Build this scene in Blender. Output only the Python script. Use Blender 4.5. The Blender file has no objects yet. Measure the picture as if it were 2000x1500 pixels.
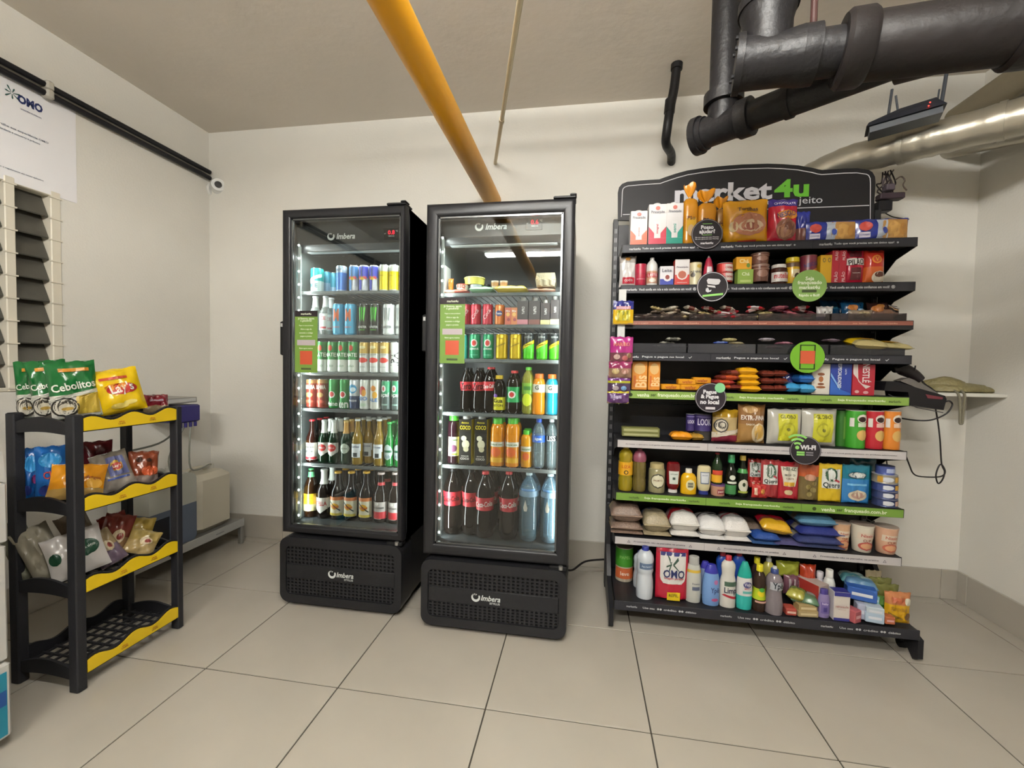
import bpy, math, random
from mathutils import Vector, Matrix
R0 = random.Random(7)
SC = bpy.context.scene
COL = SC.collection
# ---------------------------------------------------------------- camera
YAW, PITCH, ROLL, FPX, CH = -0.158195, 0.034729, 0.018170, 843.4, 1.28
_cy, _sy, _cp, _sp, _cr, _sr = math.cos(YAW), math.sin(YAW), math.cos(PITCH), math.sin(PITCH), math.cos(ROLL), math.sin(ROLL)
FW = Vector((_sy*_cp, _cy*_cp, -_sp)); RT = Vector((_cy, -_sy, 0)); UP = RT.cross(FW)
RT, UP = _cr*RT+_sr*UP, -_sr*RT+_cr*UP
cam = bpy.data.cameras.new('camera'); camo = bpy.data.objects.new('camera', cam); COL.objects.link(camo)
cam.sensor_width = 36; cam.lens = 36*FPX/2000; cam.clip_start = .02
m = Matrix.Identity(4)
for i in range(3): m[i][0] = RT[i]; m[i][1] = UP[i]; m[i][2] = -FW[i]
m.translation = (0, 0, CH); camo.matrix_world = m; SC.camera = camo
def ray(px, py): return RT*((px-1000)/FPX)-UP*((py-750)/FPX)+FW
def at(px, py, Y):
    d = ray(px, py); p = d*(Y/d.y); p.z += CH; return p
def onx(px, py, X):
    d = ray(px, py); p = d*(X/d.x); p.z += CH; return p
def dep(px, py, D):
    p = ray(px, py)*D; p.z += CH; return p
# ---------------------------------------------------------------- world, exposure, lights
vs = SC.view_settings; vs.view_transform = 'Standard'; vs.look = 'None'; vs.gamma = 1; vs.exposure = 0.75; vs.use_curve_mapping = False
w = bpy.data.worlds.new('world'); SC.world = w; w.use_nodes = True
w.node_tree.nodes['Background'].inputs[0].default_value = (.9, .88, .82, 1); w.node_tree.nodes['Background'].inputs[1].default_value = .25
def area(name, loc, sx, sy, power, color, rot=(0, 0, 0), spread=None):
    l = bpy.data.lights.new(name, 'AREA'); l.shape = 'RECTANGLE'; l.size = sx; l.size_y = sy; l.energy = power; l.color = color
    if spread: l.spread = spread
    o = bpy.data.objects.new(name, l); COL.objects.link(o); o.location = loc; o.rotation_euler = rot; return o
WARM = (1, .955, .86)
LP = [(-.64, -1.40), (-.1, .10)]          # twin-tube ceiling fixtures; the second is an unseen fill lamp, added
LZ = 2.72                                  # height of their tubes
LAMP = (230, 170)                           # radiance of the bare tubes of each fixture
# ---------------------------------------------------------------- materials
MC = {}
GAIN = [1.0]                                # paint reflectance scale for groups of goods
def lin(h):
    h = h.lstrip('#'); return tuple(((int(h[i:i+2], 16)/255+.055)/1.055)**2.4 if int(h[i:i+2], 16) > 10 else int(h[i:i+2], 16)/255/12.92 for i in (0, 2, 4))+(1,)
def ling(c): return tuple(x*GAIN[0] for x in lin(c)[:3])+(1,)
def mat(col, rough=.5, metal=0, bump=0, bscale=60, noise=0, nscale=8, emis=0, coat=0, key=''):
    k = (col, rough, metal, bump, bscale, noise, nscale, emis, coat, GAIN[0])
    if k in MC: return MC[k]
    M = bpy.data.materials.new('mat_'+col.strip('#')); M.use_nodes = True; nt = M.node_tree; b = nt.nodes['Principled BSDF']
    b.inputs['Base Color'].default_value = ling(col); b.inputs['Roughness'].default_value = rough; b.inputs['Metallic'].default_value = metal
    if sum(lin(col)[:3]) < .10 and not metal: b.inputs['Specular IOR Level'].default_value = .28
    if coat: b.inputs['Coat Weight'].default_value = coat; b.inputs['Coat Roughness'].default_value = .1
    if emis: b.inputs['Emission Color'].default_value = lin(col); b.inputs['Emission Strength'].default_value = emis
    if bump or noise:
        tc = nt.nodes.new('ShaderNodeTexCoord')
    if bump:
        n = nt.nodes.new('ShaderNodeTexNoise'); n.inputs['Scale'].default_value = bscale; n.inputs['Detail'].default_value = 4
        bp = nt.nodes.new('ShaderNodeBump'); bp.inputs['Strength'].default_value = bump; bp.inputs['Distance'].default_value = .01
        nt.links.new(tc.outputs['Object'], n.inputs['Vector']); nt.links.new(n.outputs['Fac'], bp.inputs['Height']); nt.links.new(bp.outputs['Normal'], b.inputs['Normal'])
    if noise:
        n2 = nt.nodes.new('ShaderNodeTexNoise'); n2.inputs['Scale'].default_value = nscale; n2.inputs['Detail'].default_value = 5
        mx = nt.nodes.new('ShaderNodeMixRGB'); mx.blend_type = 'MULTIPLY'; mx.inputs[1].default_value = ling(col)
        rp = nt.nodes.new('ShaderNodeMapRange'); rp.inputs[1].default_value = .3; rp.inputs[2].default_value = .7; rp.inputs[3].default_value = 1-noise; rp.inputs[4].default_value = 1
        nt.links.new(tc.outputs['Object'], n2.inputs['Vector']); nt.links.new(n2.outputs['Fac'], rp.inputs[0]); mx.inputs[0].default_value = 1
        nt.links.new(rp.outputs[0], mx.inputs[2]); nt.links.new(mx.outputs[0], b.inputs['Base Color'])
    MC[k] = M; return M
def clear(col, op=.25, rough=.08, ior=1.35):
    k = ('clear', col, op, rough, ior, GAIN[0])
    if k in MC: return MC[k]
    M = bpy.data.materials.new('clear_'+col.strip('#')); M.use_nodes = True; nt = M.node_tree; b = nt.nodes['Principled BSDF']; out = nt.nodes['Material Output']
    b.inputs['Base Color'].default_value = ling(col); b.inputs['Roughness'].default_value = rough
    t = nt.nodes.new('ShaderNodeBsdfTransparent'); c = lin(col); t.inputs[0].default_value = tuple(.35+.65*x for x in c[:3])+(1,)
    g = nt.nodes.new('ShaderNodeBsdfGlossy'); g.inputs['Roughness'].default_value = rough
    fr = nt.nodes.new('ShaderNodeFresnel'); fr.inputs[0].default_value = ior
    m1 = nt.nodes.new('ShaderNodeMixShader'); m1.inputs[0].default_value = op
    m2 = nt.nodes.new('ShaderNodeMixShader')
    nt.links.new(t.outputs[0], m1.inputs[1]); nt.links.new(b.outputs[0], m1.inputs[2])
    nt.links.new(fr.outputs[0], m2.inputs[0]); nt.links.new(m1.outputs[0], m2.inputs[1]); nt.links.new(g.outputs[0], m2.inputs[2]); nt.links.new(m2.outputs[0], out.inputs[0])
    MC[k] = M; return M
def glass_pane(op=.0):
    k = ('pane', op)
    if k in MC: return MC[k]
    M = bpy.data.materials.new('door_glass'); M.use_nodes = True; nt = M.node_tree; out = nt.nodes['Material Output']; nt.nodes.remove(nt.nodes['Principled BSDF'])
    t = nt.nodes.new('ShaderNodeBsdfTransparent'); t.inputs[0].default_value = (.93, .95, .94, 1)
    g = nt.nodes.new('ShaderNodeBsdfGlossy'); g.inputs['Roughness'].default_value = .0
    fr = nt.nodes.new('ShaderNodeFresnel'); fr.inputs[0].default_value = 1.5
    m2 = nt.nodes.new('ShaderNodeMixShader'); nt.links.new(fr.outputs[0], m2.inputs[0]); nt.links.new(t.outputs[0], m2.inputs[1]); nt.links.new(g.outputs[0], m2.inputs[2]); nt.links.new(m2.outputs[0], out.inputs[0])
    MC[k] = M; return M
# ---------------------------------------------------------------- mesh builder
class MB:
    def __init__(s): s.v = []; s.f = []; s.m = []; s.mats = []
    def mi(s, M):
        if M not in s.mats: s.mats.append(M)
        return s.mats.index(M)
    def add(s, vs, fs, M):
        o = len(s.v); k = s.mi(M); s.v += [tuple(v) for v in vs]
        for f in fs: s.f.append(tuple(o+i for i in f)); s.m.append(k)
        return s
    def box(s, a, b, M, bev=0):
        x0, y0, z0 = a; x1, y1, z1 = b
        if bev:
            e = bev; pts = []
            for z, i in ((z0, e), (z0+e, 0), (z1-e, 0), (z1, e)):
                c = e
                pts.append([(x0+i+c, y0+i, z), (x1-i-c, y0+i, z), (x1-i, y0+i+c, z), (x1-i, y1-i-c, z), (x1-i-c, y1-i, z), (x0+i+c, y1-i, z), (x0+i, y1-i-c, z), (x0+i, y0+i+c, z)])
            vs = [p for r in pts for p in r]; fs = [tuple(range(7, -1, -1)), tuple(range(24, 32))]
            for r in range(3):
                for i in range(8): j = (i+1) % 8; fs.append((r*8+i, r*8+j, r*8+8+j, r*8+8+i))
            return s.add(vs, fs, M)
        vs = [(x0, y0, z0), (x1, y0, z0), (x1, y1, z0), (x0, y1, z0), (x0, y0, z1), (x1, y0, z1), (x1, y1, z1), (x0, y1, z1)]
        return s.add(vs, [(3, 2, 1, 0), (4, 5, 6, 7), (0, 1, 5, 4), (1, 2, 6, 5), (2, 3, 7, 6), (3, 0, 4, 7)], M)
    def lathe(s, prof, M, n=24, c=(0, 0, 0), ax='z', bands=None):
        # prof: (r, z) ; bands: [(z_top, material)]
        rings = []
        def P(r, z, a):
            if ax == 'z': return (c[0]+r*math.cos(a), c[1]+r*math.sin(a), c[2]+z)
            if ax == 'y': return (c[0]+r*math.cos(a), c[1]+z, c[2]-r*math.sin(a))
            return (c[0]+z, c[1]+r*math.cos(a), c[2]+r*math.sin(a))
        for i in range(len(prof)-1):
            (r0, z0), (r1, z1) = prof[i], prof[i+1]
            vs = [P(r0, z0, 2*math.pi*k/n) for k in range(n)]+[P(r1, z1, 2*math.pi*k/n) for k in range(n)]
            rings.append((vs, (z0+z1)/2))
        o = len(s.v)
        for (r, z) in prof:
            s.v += [P(r, z, 2*math.pi*k/n) for k in range(n)]
        for i in range(len(prof)-1):
            zc = (prof[i][1]+prof[i+1][1])/2; MM = M
            if bands:
                for zt, bm in bands:
                    if zc <= zt: MM = bm; break
            k = s.mi(MM)
            for q in range(n):
                j = (q+1) % n; s.f.append((o+i*n+q, o+i*n+j, o+i*n+n+j, o+i*n+n+q)); s.m.append(k)
        for i, rev in ((0, True), (len(prof)-1, False)):
            if prof[i][0] > 1e-5:
                f = [o+i*n+q for q in range(n)]; f = f[::-1] if rev else f
                zc = prof[i][1]; MM = M
                if bands:
                    for zt, bm in bands:
                        if zc <= zt: MM = bm; break
                s.f.append(tuple(f)); s.m.append(s.mi(MM))
        return s
    def tube(s, pts, r, M, n=10, cap=True):
        pts = [Vector(p) for p in pts]; rr = r if isinstance(r, (list, tuple)) else [r]*len(pts)
        o = len(s.v); k = s.mi(M); ref = None
        for i, p in enumerate(pts):
            t = (pts[min(i+1, len(pts)-1)]-pts[max(i-1, 0)]).normalized()
            if ref is None:
                ref = t.orthogonal().normalized()
            ref = (ref-t*ref.dot(t)).normalized(); b = t.cross(ref)
            for q in range(n):
                a = 2*math.pi*q/n; s.v.append(tuple(p+(ref*math.cos(a)+b*math.sin(a))*rr[i]))
        for i in range(len(pts)-1):
            for q in range(n):
                j = (q+1) % n; s.f.append((o+i*n+q, o+i*n+j, o+i*n+n+j, o+i*n+n+q)); s.m.append(k)
        if cap:
            s.f.append(tuple(o+q for q in range(n))[::-1]); s.m.append(k)
            s.f.append(tuple(o+(len(pts)-1)*n+q for q in range(n))); s.m.append(k)
        return s
    def prism(s, poly, a, b, M, ax='y', Mside=None):
        n = len(poly)
        if ax == 'y': v0 = [(x, a, z) for x, z in poly]; v1 = [(x, b, z) for x, z in poly]
        elif ax == 'x': v0 = [(a, x, z) for x, z in poly]; v1 = [(b, x, z) for x, z in poly]
        else: v0 = [(x, y, a) for x, y in poly]; v1 = [(x, y, b) for x, y in poly]
        s.add(v0+v1, [tuple(range(n))[::1 if ax != 'z' else -1], tuple(range(2*n-1, n-1, -1))[::1 if ax != 'z' else -1]], M)
        return s.add(v0+v1, [(i, n+i, n+(i+1) % n, (i+1) % n) for i in range(n)], Mside or M)
    def build(s, name, parent=None, world=True, smooth=35, kind=None, label=None, loc=None):
        me = bpy.data.meshes.new(name)
        off = Vector((0, 0, 0))
        if parent is not None and world: off = wloc(parent)
        if loc is not None: off = Vector(loc)
        me.from_pydata([(v[0]-off.x, v[1]-off.y, v[2]-off.z) for v in s.v], [], s.f)
        for M in s.mats: me.materials.append(M)
        me.polygons.foreach_set('material_index', s.m)
        if smooth:
            me.polygons.foreach_set('use_smooth', [True]*len(s.f)); me.set_sharp_from_angle(angle=math.radians(smooth))
        me.update()
        o = bpy.data.objects.new(name, me); COL.objects.link(o)
        if parent is not None: o.parent = parent
        if loc is not None: o.location = loc
        if kind: o['kind'] = kind
        if label: o['label'] = label
        return o
def wloc(o):
    v = Vector((0, 0, 0))
    while o is not None: v += o.location; o = o.parent
    return v
def thing(name, label, cat, loc=(0, 0, 0), rot=(0, 0, 0), group=None):
    o = bpy.data.objects.new(name, None); COL.objects.link(o); o.location = loc; o.rotation_euler = rot; o.empty_display_size = .05
    o['label'] = label; o['category'] = cat
    if group: o['group'] = group
    return o
def tag(o, label, cat, group=None):
    o['label'] = label; o['category'] = cat
    if group: o['group'] = group
    return o
def root(name, kind='structure'):
    o = bpy.data.objects.new(name, None); COL.objects.link(o); o['kind'] = kind; return o
def arc(cx, cz, r, a0, a1, n=8): return [(cx+r*math.cos(math.radians(a0+(a1-a0)*i/n)), cz+r*math.sin(math.radians(a0+(a1-a0)*i/n))) for i in range(n+1)]
def rrect(x0, z0, x1, z1, r, n=5): return arc(x1-r, z0+r, r, -90, 0, n)+arc(x1-r, z1-r, r, 0, 90, n)+arc(x0+r, z1-r, r, 90, 180, n)+arc(x0+r, z0+r, r, 180, 270, n)
def smoothpath(pts, n=6):
    P = [Vector(p) for p in pts]; out = []
    for i in range(len(P)-1):
        p0, p1, p2, p3 = P[max(i-1, 0)], P[i], P[i+1], P[min(i+2, len(P)-1)]
        for k in range(n):
            t = k/n; out.append(.5*((2*p1)+(p2-p0)*t+(2*p0-5*p1+4*p2-p3)*t*t+(3*p1-p0-3*p2+p3)*t**3))
    return out+[P[-1]]
# ---------------------------------------------------------------- lettering
TC = {}
def text_geo(s, bold=0.02, shear=0):
    k = (s, bold, shear)
    if k in TC: return TC[k]
    c = bpy.data.curves.new('t', 'FONT'); c.body = s; c.offset = bold; c.shear = shear; c.resolution_u = 2; c.fill_mode = 'FRONT'
    o = bpy.data.objects.new('t', c); me = bpy.data.meshes.new_from_object(o)
    vs = [(v.co.x, v.co.y) for v in me.vertices]; fs = [tuple(p.vertices) for p in me.polygons]
    # face direction: keep all counter clockwise
    bpy.data.objects.remove(o); bpy.data.meshes.remove(me); bpy.data.curves.remove(c)
    if not vs: TC[k] = ([], [], 1, 1); return TC[k]
    x0 = min(v[0] for v in vs); x1 = max(v[0] for v in vs); y0 = min(v[1] for v in vs); y1 = max(v[1] for v in vs)
    vs = [(x-(x0+x1)/2, y-(y0+y1)/2) for x, y in vs]
    TC[k] = (vs, fs, x1-x0, y1-y0); return TC[k]
def slice_fill(poly, nv, nu):
    y0 = min(p[1] for p in poly); y1 = max(p[1] for p in poly); vs = []; fs = []
    for i in range(nv+1):
        y = y0+(y1-y0)*(.0005+.999*i/nv); xs = []
        for a in range(len(poly)):
            p, q = poly[a], poly[(a+1) % len(poly)]
            if (p[1] <= y) != (q[1] <= y): xs.append(p[0]+(q[0]-p[0])*(y-p[1])/(q[1]-p[1]))
        if not xs: xs = [poly[0][0]]
        a, b = min(xs), max(xs)
        for j in range(nu+1): vs.append((a+(b-a)*j/nu, y))
    for i in range(nv):
        for j in range(nu):
            o = i*(nu+1)+j; fs.append((o, o+1, o+nu+2, o+nu+1))
    return vs, fs
def decals(specs, W, H, surf, parent, label_name='printed_label', eps0=.0006):
    """prints laid on a product's own front surface; surf(x, z, eps) -> point in the thing's local space"""
    a = MB(); t = MB(); e = eps0
    for d in specs:
        e += .00025; k = d[0]; MM = mat(d[-1] if k in 'rdp' else d[5], .4)
        if k == 'r':
            _, u, v, w_, h_, c = d; poly = [((u-w_/2)*W, (v-h_/2)*H), ((u+w_/2)*W, (v-h_/2)*H), ((u+w_/2)*W, (v+h_/2)*H), ((u-w_/2)*W, (v+h_/2)*H)]; vs, fs = slice_fill(poly, max(2, int(h_*14)), max(3, int(w_*12)))
        elif k == 'd':
            _, u, v, rx, ry, c = d; poly = [((u+rx*math.cos(q*math.pi/12))*W, (v+ry*math.sin(q*math.pi/12))*H) for q in range(24)]; vs, fs = slice_fill(poly, 10, 8)
        elif k == 'p':
            poly = [(x*W, y*H) for x, y in d[1]]; vs, fs = slice_fill(poly, 10, 8)
        else:
            _, u, v, wf, s, c = d[:6]; ang = math.radians(d[6]) if len(d) > 6 else 0; hs = d[7] if len(d) > 7 else 1; sh = d[8] if len(d) > 8 else 0
            g, fs, tw, th = text_geo(s, .02, sh); sc = wf*W/max(tw, 1e-6); ca, sa = math.cos(ang), math.sin(ang)
            vs = [((x*ca-y*hs*sa)*sc+u*W, (x*sa+y*hs*ca)*sc+v*H) for x, y in g]
            t.add([surf(x, y, e+.0006) for x, y in vs], fs, MM); continue
        a.add([surf(x, y, e) for x, y in vs], fs, MM)
    if a.f: a.build(label_name, parent, world=False, smooth=0)
    if t.f: t.build('lettering', parent, world=False, smooth=0)
def flat_text(mb, s, cx, cz, y, width=None, height=None, M=None, bold=.02, shear=0, plane='y', rot=0):
    g, fs, tw, th = text_geo(s, bold, shear); sc = width/tw if width else height/th; ca, sa = math.cos(rot), math.sin(rot)
    sx = sc
    if width and height: sz = height/th
    else: sz = sc
    P = [((x*sx*ca-z*sz*sa), (x*sx*sa+z*sz*ca)) for x, z in g]
    if plane == 'y': mb.add([(cx+x, y, cz+z) for x, z in P], fs, M)
    elif plane == 'x': mb.add([(y, cx+x, cz+z) for x, z in P], fs, M)      # faces +X, reads along +Y
    elif plane == '-x': mb.add([(y, cx-x, cz+z) for x, z in P], fs, M)
    return mb
# ================================================================ ROOM
XL, XR, YB, YR, ZC = -2.731, 2.169, 2.826, -4.2, 2.965
plaster = mat('#d0cdc5', .85, 0, .12, 90, .05, 2.5)
ceilm = mat('#d6cec3', .9, 0, .25, 14, .07, 1.6)
WT = .15
# floor: grout bed plus every tile
fl = MB().box((XL-WT, YR-WT, -.06), (XR+WT, YB+WT, -.003), mat('#3a362f', .95)).build('floor'); fl['kind'] = 'structure'
tilem = mat('#a09a8f', .33, 0, .02, 300, .09, 3)
TX, TY, TS, G = -.326, 1.549, .601, .0028
tc = {}
i0 = math.floor((XL-TX)/TS); i1 = math.ceil((XR-TX)/TS); j0 = math.floor((YR-TY)/TS); j1 = math.ceil((YB-TY)/TS)
for i in range(i0, i1):
    for j in range(j0, j1):
        x0, x1 = max(TX+i*TS, XL), min(TX+(i+1)*TS, XR); y0, y1 = max(TY+j*TS, YR), min(TY+(j+1)*TS, YB)
        if x1-x0 < .01 or y1-y0 < .01: continue
        k = (round(x1-x0, 4), round(y1-y0, 4))
        if k not in tc:
            o = MB().box((G, G, -.012), (k[0]-G, k[1]-G, 0), tilem, .0006).build('tile', smooth=0, loc=(0, 0, 0)); tc[k] = o.data
        else: o = bpy.data.objects.new('tile', tc[k]); COL.objects.link(o)
        o.parent = fl; o.location = (x0, y0, 0)
def wall(name, a, b, M=plaster):
    o = MB().box(a, b, M).build(name, smooth=0); o['kind'] = 'structure'; return o
wall('wall_back', (XL-WT, YB, -.06), (XR+WT, YB+WT, ZC))
wall('wall_rear', (XL-WT, YR-WT, -.06), (XR+WT, YR, ZC), mat('#8d887d', .9))
wall('wall_right', (XR, YR, -.06), (XR+WT, YB, ZC))
wall('ceiling', (XL-WT, YR-WT, ZC), (XR+WT, YB+WT, ZC+.1), ceilm)
# left wall with the window opening
WY0, WY1, WZ0, WZ1 = .55, 1.90, 1.125, 2.16
lw = MB()
for a, b in (((YR, -.06), (WY0, ZC)), ((WY1, -.06), (YB, ZC)), ((WY0, -.06), (WY1, WZ0)), ((WY0, WZ1), (WY1, ZC))):
    lw.box((XL-WT, a[0], a[1]), (XL, b[0], b[1]), plaster)
lw = lw.build('wall_left', smooth=0); lw['kind'] = 'structure'
# skirting of tile pieces
bbm = mat('#a39d92', .4, 0, .02, 300, .06, 3)
def skirting(name, pts_axis, fixed, lo, hi, start, sgn):
    o = root(name)
    q = start
    while q < hi-.01:
        q1 = min(q+TS, hi); a = max(q, lo)
        if q1-a > .02:
            if pts_axis == 'x': MB().box((a+.001, fixed-.012, .0), (q1-.001, fixed, .17), bbm, .002).build('tile', o, smooth=0)
            elif sgn > 0: MB().box((fixed, a+.001, .0), (fixed+.012, q1-.001, .17), bbm, .002).build('tile', o, smooth=0)
            else: MB().box((fixed-.012, a+.001, .0), (fixed, q1-.001, .17), bbm, .002).build('tile', o, smooth=0)
        q += TS
    return o
skirting('baseboard_back', 'x', YB, XL, XR, TX-5*TS, 0)
skirting('baseboard_left', 'y', XL, YR, YB-.012, TY-10*TS, 1)
skirting('baseboard_right', 'y', XR, YR, YB-.012, TY-10*TS, -1)
# louvre window
wn = root('window_1'); wh = mat('#c9c3b4', .5)
glz = mat('#4c4a44', .25, 0, .1, 20, .25, 6)
f_ = MB().box((XL-.10, WY0, WZ0), (XL-.0, WY0+.03, WZ1), wh, .004).box((XL-.10, WY1-.045, WZ0), (XL+.004, WY1, WZ1), wh, .004).box((XL-.10, WY0, WZ1-.03), (XL+.002, WY1, WZ1), wh, .004).box((XL-.10, WY0, WZ0), (XL, WY1, WZ0+.02), wh, .004)
f_.build('window_frame', wn)
MB().box((XL-.09, 1.672, WZ0), (XL+.006, 1.712, WZ1), wh, .004).build('mullion', wn)
MB().box((XL-.09, 1.2, WZ0), (XL+.006, 1.24, WZ1), wh, .004).build('mullion', wn)
MB().box((XL-.155, WY0-.05, WZ0-.05), (XL-.152, WY1+.05, WZ1+.05), mat('#22211e', .9)).build('dark_backing', wn)
nl = 9; st = (WZ1-.03-WZ0-.02)/nl
for (ya, yb) in ((WY0+.032, 1.198), (1.242, 1.670), (1.714, WY1-.047)):
    for k in range(nl):
        z0 = WZ0+.02+k*st
        mb = MB(); p = [(XL-.012, z0), (XL-.010, z0+.006), (XL-.060, z0+st+.016), (XL-.064, z0+st+.012)]
        v0 = [(x, ya, z) for x, z in p]; v1 = [(x, yb, z) for x, z in p]
        mb.add(v0+v1, [(0, 1, 2, 3), (7, 6, 5, 4), (0, 4, 5, 1), (1, 5, 6, 2), (2, 6, 7, 3), (3, 7, 4, 0)], glz)
        mb.build('louvre_pane', wn, smooth=0)
for k in range(nl+1):
    z0 = WZ0+.02+k*st
    MB().box((XL-.004, 1.668, z0-.006), (XL+.010, 1.716, z0+.001), wh).build('louvre_clip', wn, smooth=0)
    MB().box((XL-.004, WY1-.049, z0-.006), (XL+.008, WY1+.003, z0+.001), wh).build('louvre_clip', wn, smooth=0)
# poster on the left wall
po = thing('laundry_poster', 'white laundry poster with dark blue heading above the louvre window', 'poster', (XL, 1.6, 2.1))
py0, py1 = 1.12, 1.975
q = onx(148, 397, XL); pz0 = q.z
mb = MB(); mb.box((XL+.0012, py0, pz0+.0), (XL+.0024, py1, 2.63), mat('#dad9dc', .6)); mb.build('paper', po, smooth=0)
nv = mat('#1d2a5c', .6); gy = mat('#5b6270', .6)
mb = MB()
c = onx(58, 203, XL); flat_text(mb, 'OMO', c.y, c.z, XL+.004, .10, .042, nv, .05, plane='x')
mb.build('lettering', po, smooth=0, label='dark blue heading'); mb = MB()
c = onx(60, 222, XL); flat_text(mb, 'LAVANDERIA PROFISSIONAL', c.y, c.z, XL+.004, .085, .006, nv, plane='x')
c = onx(50, 262, XL); flat_text(mb, 'Compartilhe sua experiência OMO', c.y-.03, c.z, XL+.004, .24, .012, gy, plane='x')
flat_text(mb, 'com a lavanderia e concorra a prêmios', c.y-.045, c.z-.022, XL+.004, .2, .011, gy, plane='x')
mb.build('lettering', po, smooth=0); mb = MB()
c = onx(45, 340, XL); flat_text(mb, 'consulte o regulamento em nosso aplicativo', c.y-.02, c.z, XL+.004, .2, .009, gy, plane='x')
mb.build('lettering', po, smooth=0); mb = MB()
c = onx(22, 182, XL)
for k in range(7):
    a = k*math.pi*2/7+.3; d = Vector((0, math.cos(a), math.sin(a))); p = Vector((XL+.004, c.y, c.z)); n = Vector((0, -d.z, d.y))
    r0, r1, w0 = .004, .03-.008*(k % 2), .0035
    mb.add([p+d*r0-n*.001, p+d*r1-n*w0, p+d*(r1+.006), p+d*r1+n*w0, p+d*r0+n*.001], [(0, 1, 2, 3, 4)], mat('#27504a', .6))
mb.build('star_emblem', po, smooth=0)
# two black pipes on the left wall with saddle clips
bp = mat('#17161a', .35)
for z, nm, lb in ((2.672, 'upper', 'upper black conduit pipe running along the left wall'), (2.630, 'lower', 'lower black conduit pipe running just above the camera dome')):
    t_ = thing('wall_pipe', lb, 'pipe', (XL+.03, 2.0, z), group='black conduits on the left wall')
    MB().tube([(XL+.026, YR+.05, z), (XL+.026, YB-.02, z)], .0150, bp, 14).build('pipe_run', t_)
    for yy in (-1.2, .3, 1.82):
        MB().box((XL+.0, yy, z-.024), (XL+.048, yy+.035, z+.024), mat('#a8a49a', .5), .008).build('saddle_clip', t_)
# dome camera
cc = thing('security_camera', 'white dome security camera at left end of black pipes', 'camera', (XL+.06, 2.72, 2.52))
wp = mat('#c9c9c6', .35)
c = onx(425, 368, XL+.05)
MB().lathe([(.05, 0), (.052, .01), (.045, .02)], wp, 24, (XL, c.y+.0, c.z-.01), 'x').build('mount_base', cc)
ball = [(  .055*math.sin(t*math.pi/12), .055-.055*math.cos(t*math.pi/12)) for t in range(13)]
b2 = MB().lathe(ball, wp, 20, (XL+.015, c.y, c.z), 'x').build('dome', cc)
d0 = Vector((XL+.07, c.y-.02, c.z+.01)); dr = Vector((.72, -.66, -.1)).normalized()
MB().tube([d0-dr*.05, d0+dr*.025, d0+dr*.04], [.047, .047, .042], wp, 20).build('camera_barrel', cc)
MB().tube([d0+dr*.038, d0+dr*.043], [.024, .023], mat('#0c0a10', .1), 20).build('lens', cc)
# ---------------------------------------------------------------- pipes
yel = mat('#dc9c10', .38, 0, .05, 40, .12, 3)
t_ = thing('gas_pipe', 'thick yellow painted pipe crossing overhead into the back wall', 'pipe', (-.6, YB, 2.39))
MB().tube([(-.602, YR+.02, 2.386), (-.602, YB+.01, 2.386)], .056, yel, 32).build('pipe_run', t_)
t_ = thing('thin_conduit', 'thin cream conduit slanting from ceiling to back wall', 'pipe', (-.5, 2.8, 2.6))
a = at(967, 320, YB+.005); b = dep(1016, 0, 1.35); d = (b-a)
mid = a+d*.43
MB().tube([a, a+d*1.6], .0105, mat('#c9bd9f', .5), 12).build('pipe_run', t_)
MB().tube([mid-d*.012, mid+d*.012], .0135, mat('#c9bd9f', .5), 12).build('coupling', t_)
blk = mat('#19181a', .45, 0, .35, 30, .3, 6)
blk2 = mat('#1a1616', .5, 0, .35, 25, .3, 6)
# short black downpipe on the wall
t_ = thing('drain_spout', 'short black drain pipe dropping from ceiling, bent into back wall', 'pipe', (.45, 2.55, 2.9))
a = at(1311, 318, YB+.01)
pts = smoothpath([(.478, 2.531, ZC), (.468, 2.535, 2.84), (.452, 2.54, 2.74), (.440, 2.545, 2.63), (.445, 2.60, 2.575), (a.x-.02, 2.74, a.z+.01), (a.x, a.y, a.z)], 5)
MB().tube(pts, .0245, blk, 16).build('pipe_run', t_)
MB().tube([(.478, 2.531, ZC), (.477, 2.531, ZC-.03)], .031, blk, 16).build('collar', t_)
MB().tube([(.452, 2.54, 2.78), (.447, 2.541, 2.71)], .0285, blk, 16).build('sleeve', t_)
# cast iron drains
BP0 = dep(1438, 128, 1.27); BPm = dep(1850, 72, 1.10); BD = (BPm-BP0).normalized()
def onbig(x): return BP0+BD*((x-BP0.x)/BD.x)
t_ = thing('drain_pipe', 'black cast iron drain assembly under the ceiling at upper right', 'pipe', BP0)
MB().tube([BP0, onbig(.70)], .060, blk, 28).build('pipe_run', t_)
MB().tube([onbig(.70), onbig(.745), onbig(XR-.01)], [.064, .080, .080], blk2, 32).build('wide_pipe_run', t_)
MB().tube([BP0-BD*.004, BP0+BD*.015], .078, blk, 28).build('end_flange', t_)
MB().tube([BP0+BD*.01, BP0+BD*.03, BP0+BD*.12, BP0+BD*.16], [.07, .068, .068, .075], blk, 28).build('tee_body', t_)
MB().tube([BP0+BD*.16, BP0+BD*.20], .0745, blk, 28).build('collar', t_)
MB().tube([onbig(.675), onbig(.685), onbig(.73), onbig(.74)], [.084, .093, .093, .086], blk2, 32).build('hub_collar', t_)
MB().tube([onbig(1.02), onbig(1.03), onbig(1.075), onbig(1.085)], [.084, .092, .092, .084], blk2, 32).build('hub_collar', t_)
for k in range(6):
    a_ = k*math.pi/3+.2; u = BD.orthogonal().normalized(); w_ = BD.cross(u); p = BP0+(u*math.cos(a_)+w_*math.sin(a_))*.066
    MB().tube([p-BD*.011, p+BD*.004], .006, blk, 8).build('bolt', t_)
vx = onbig(.505)
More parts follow.
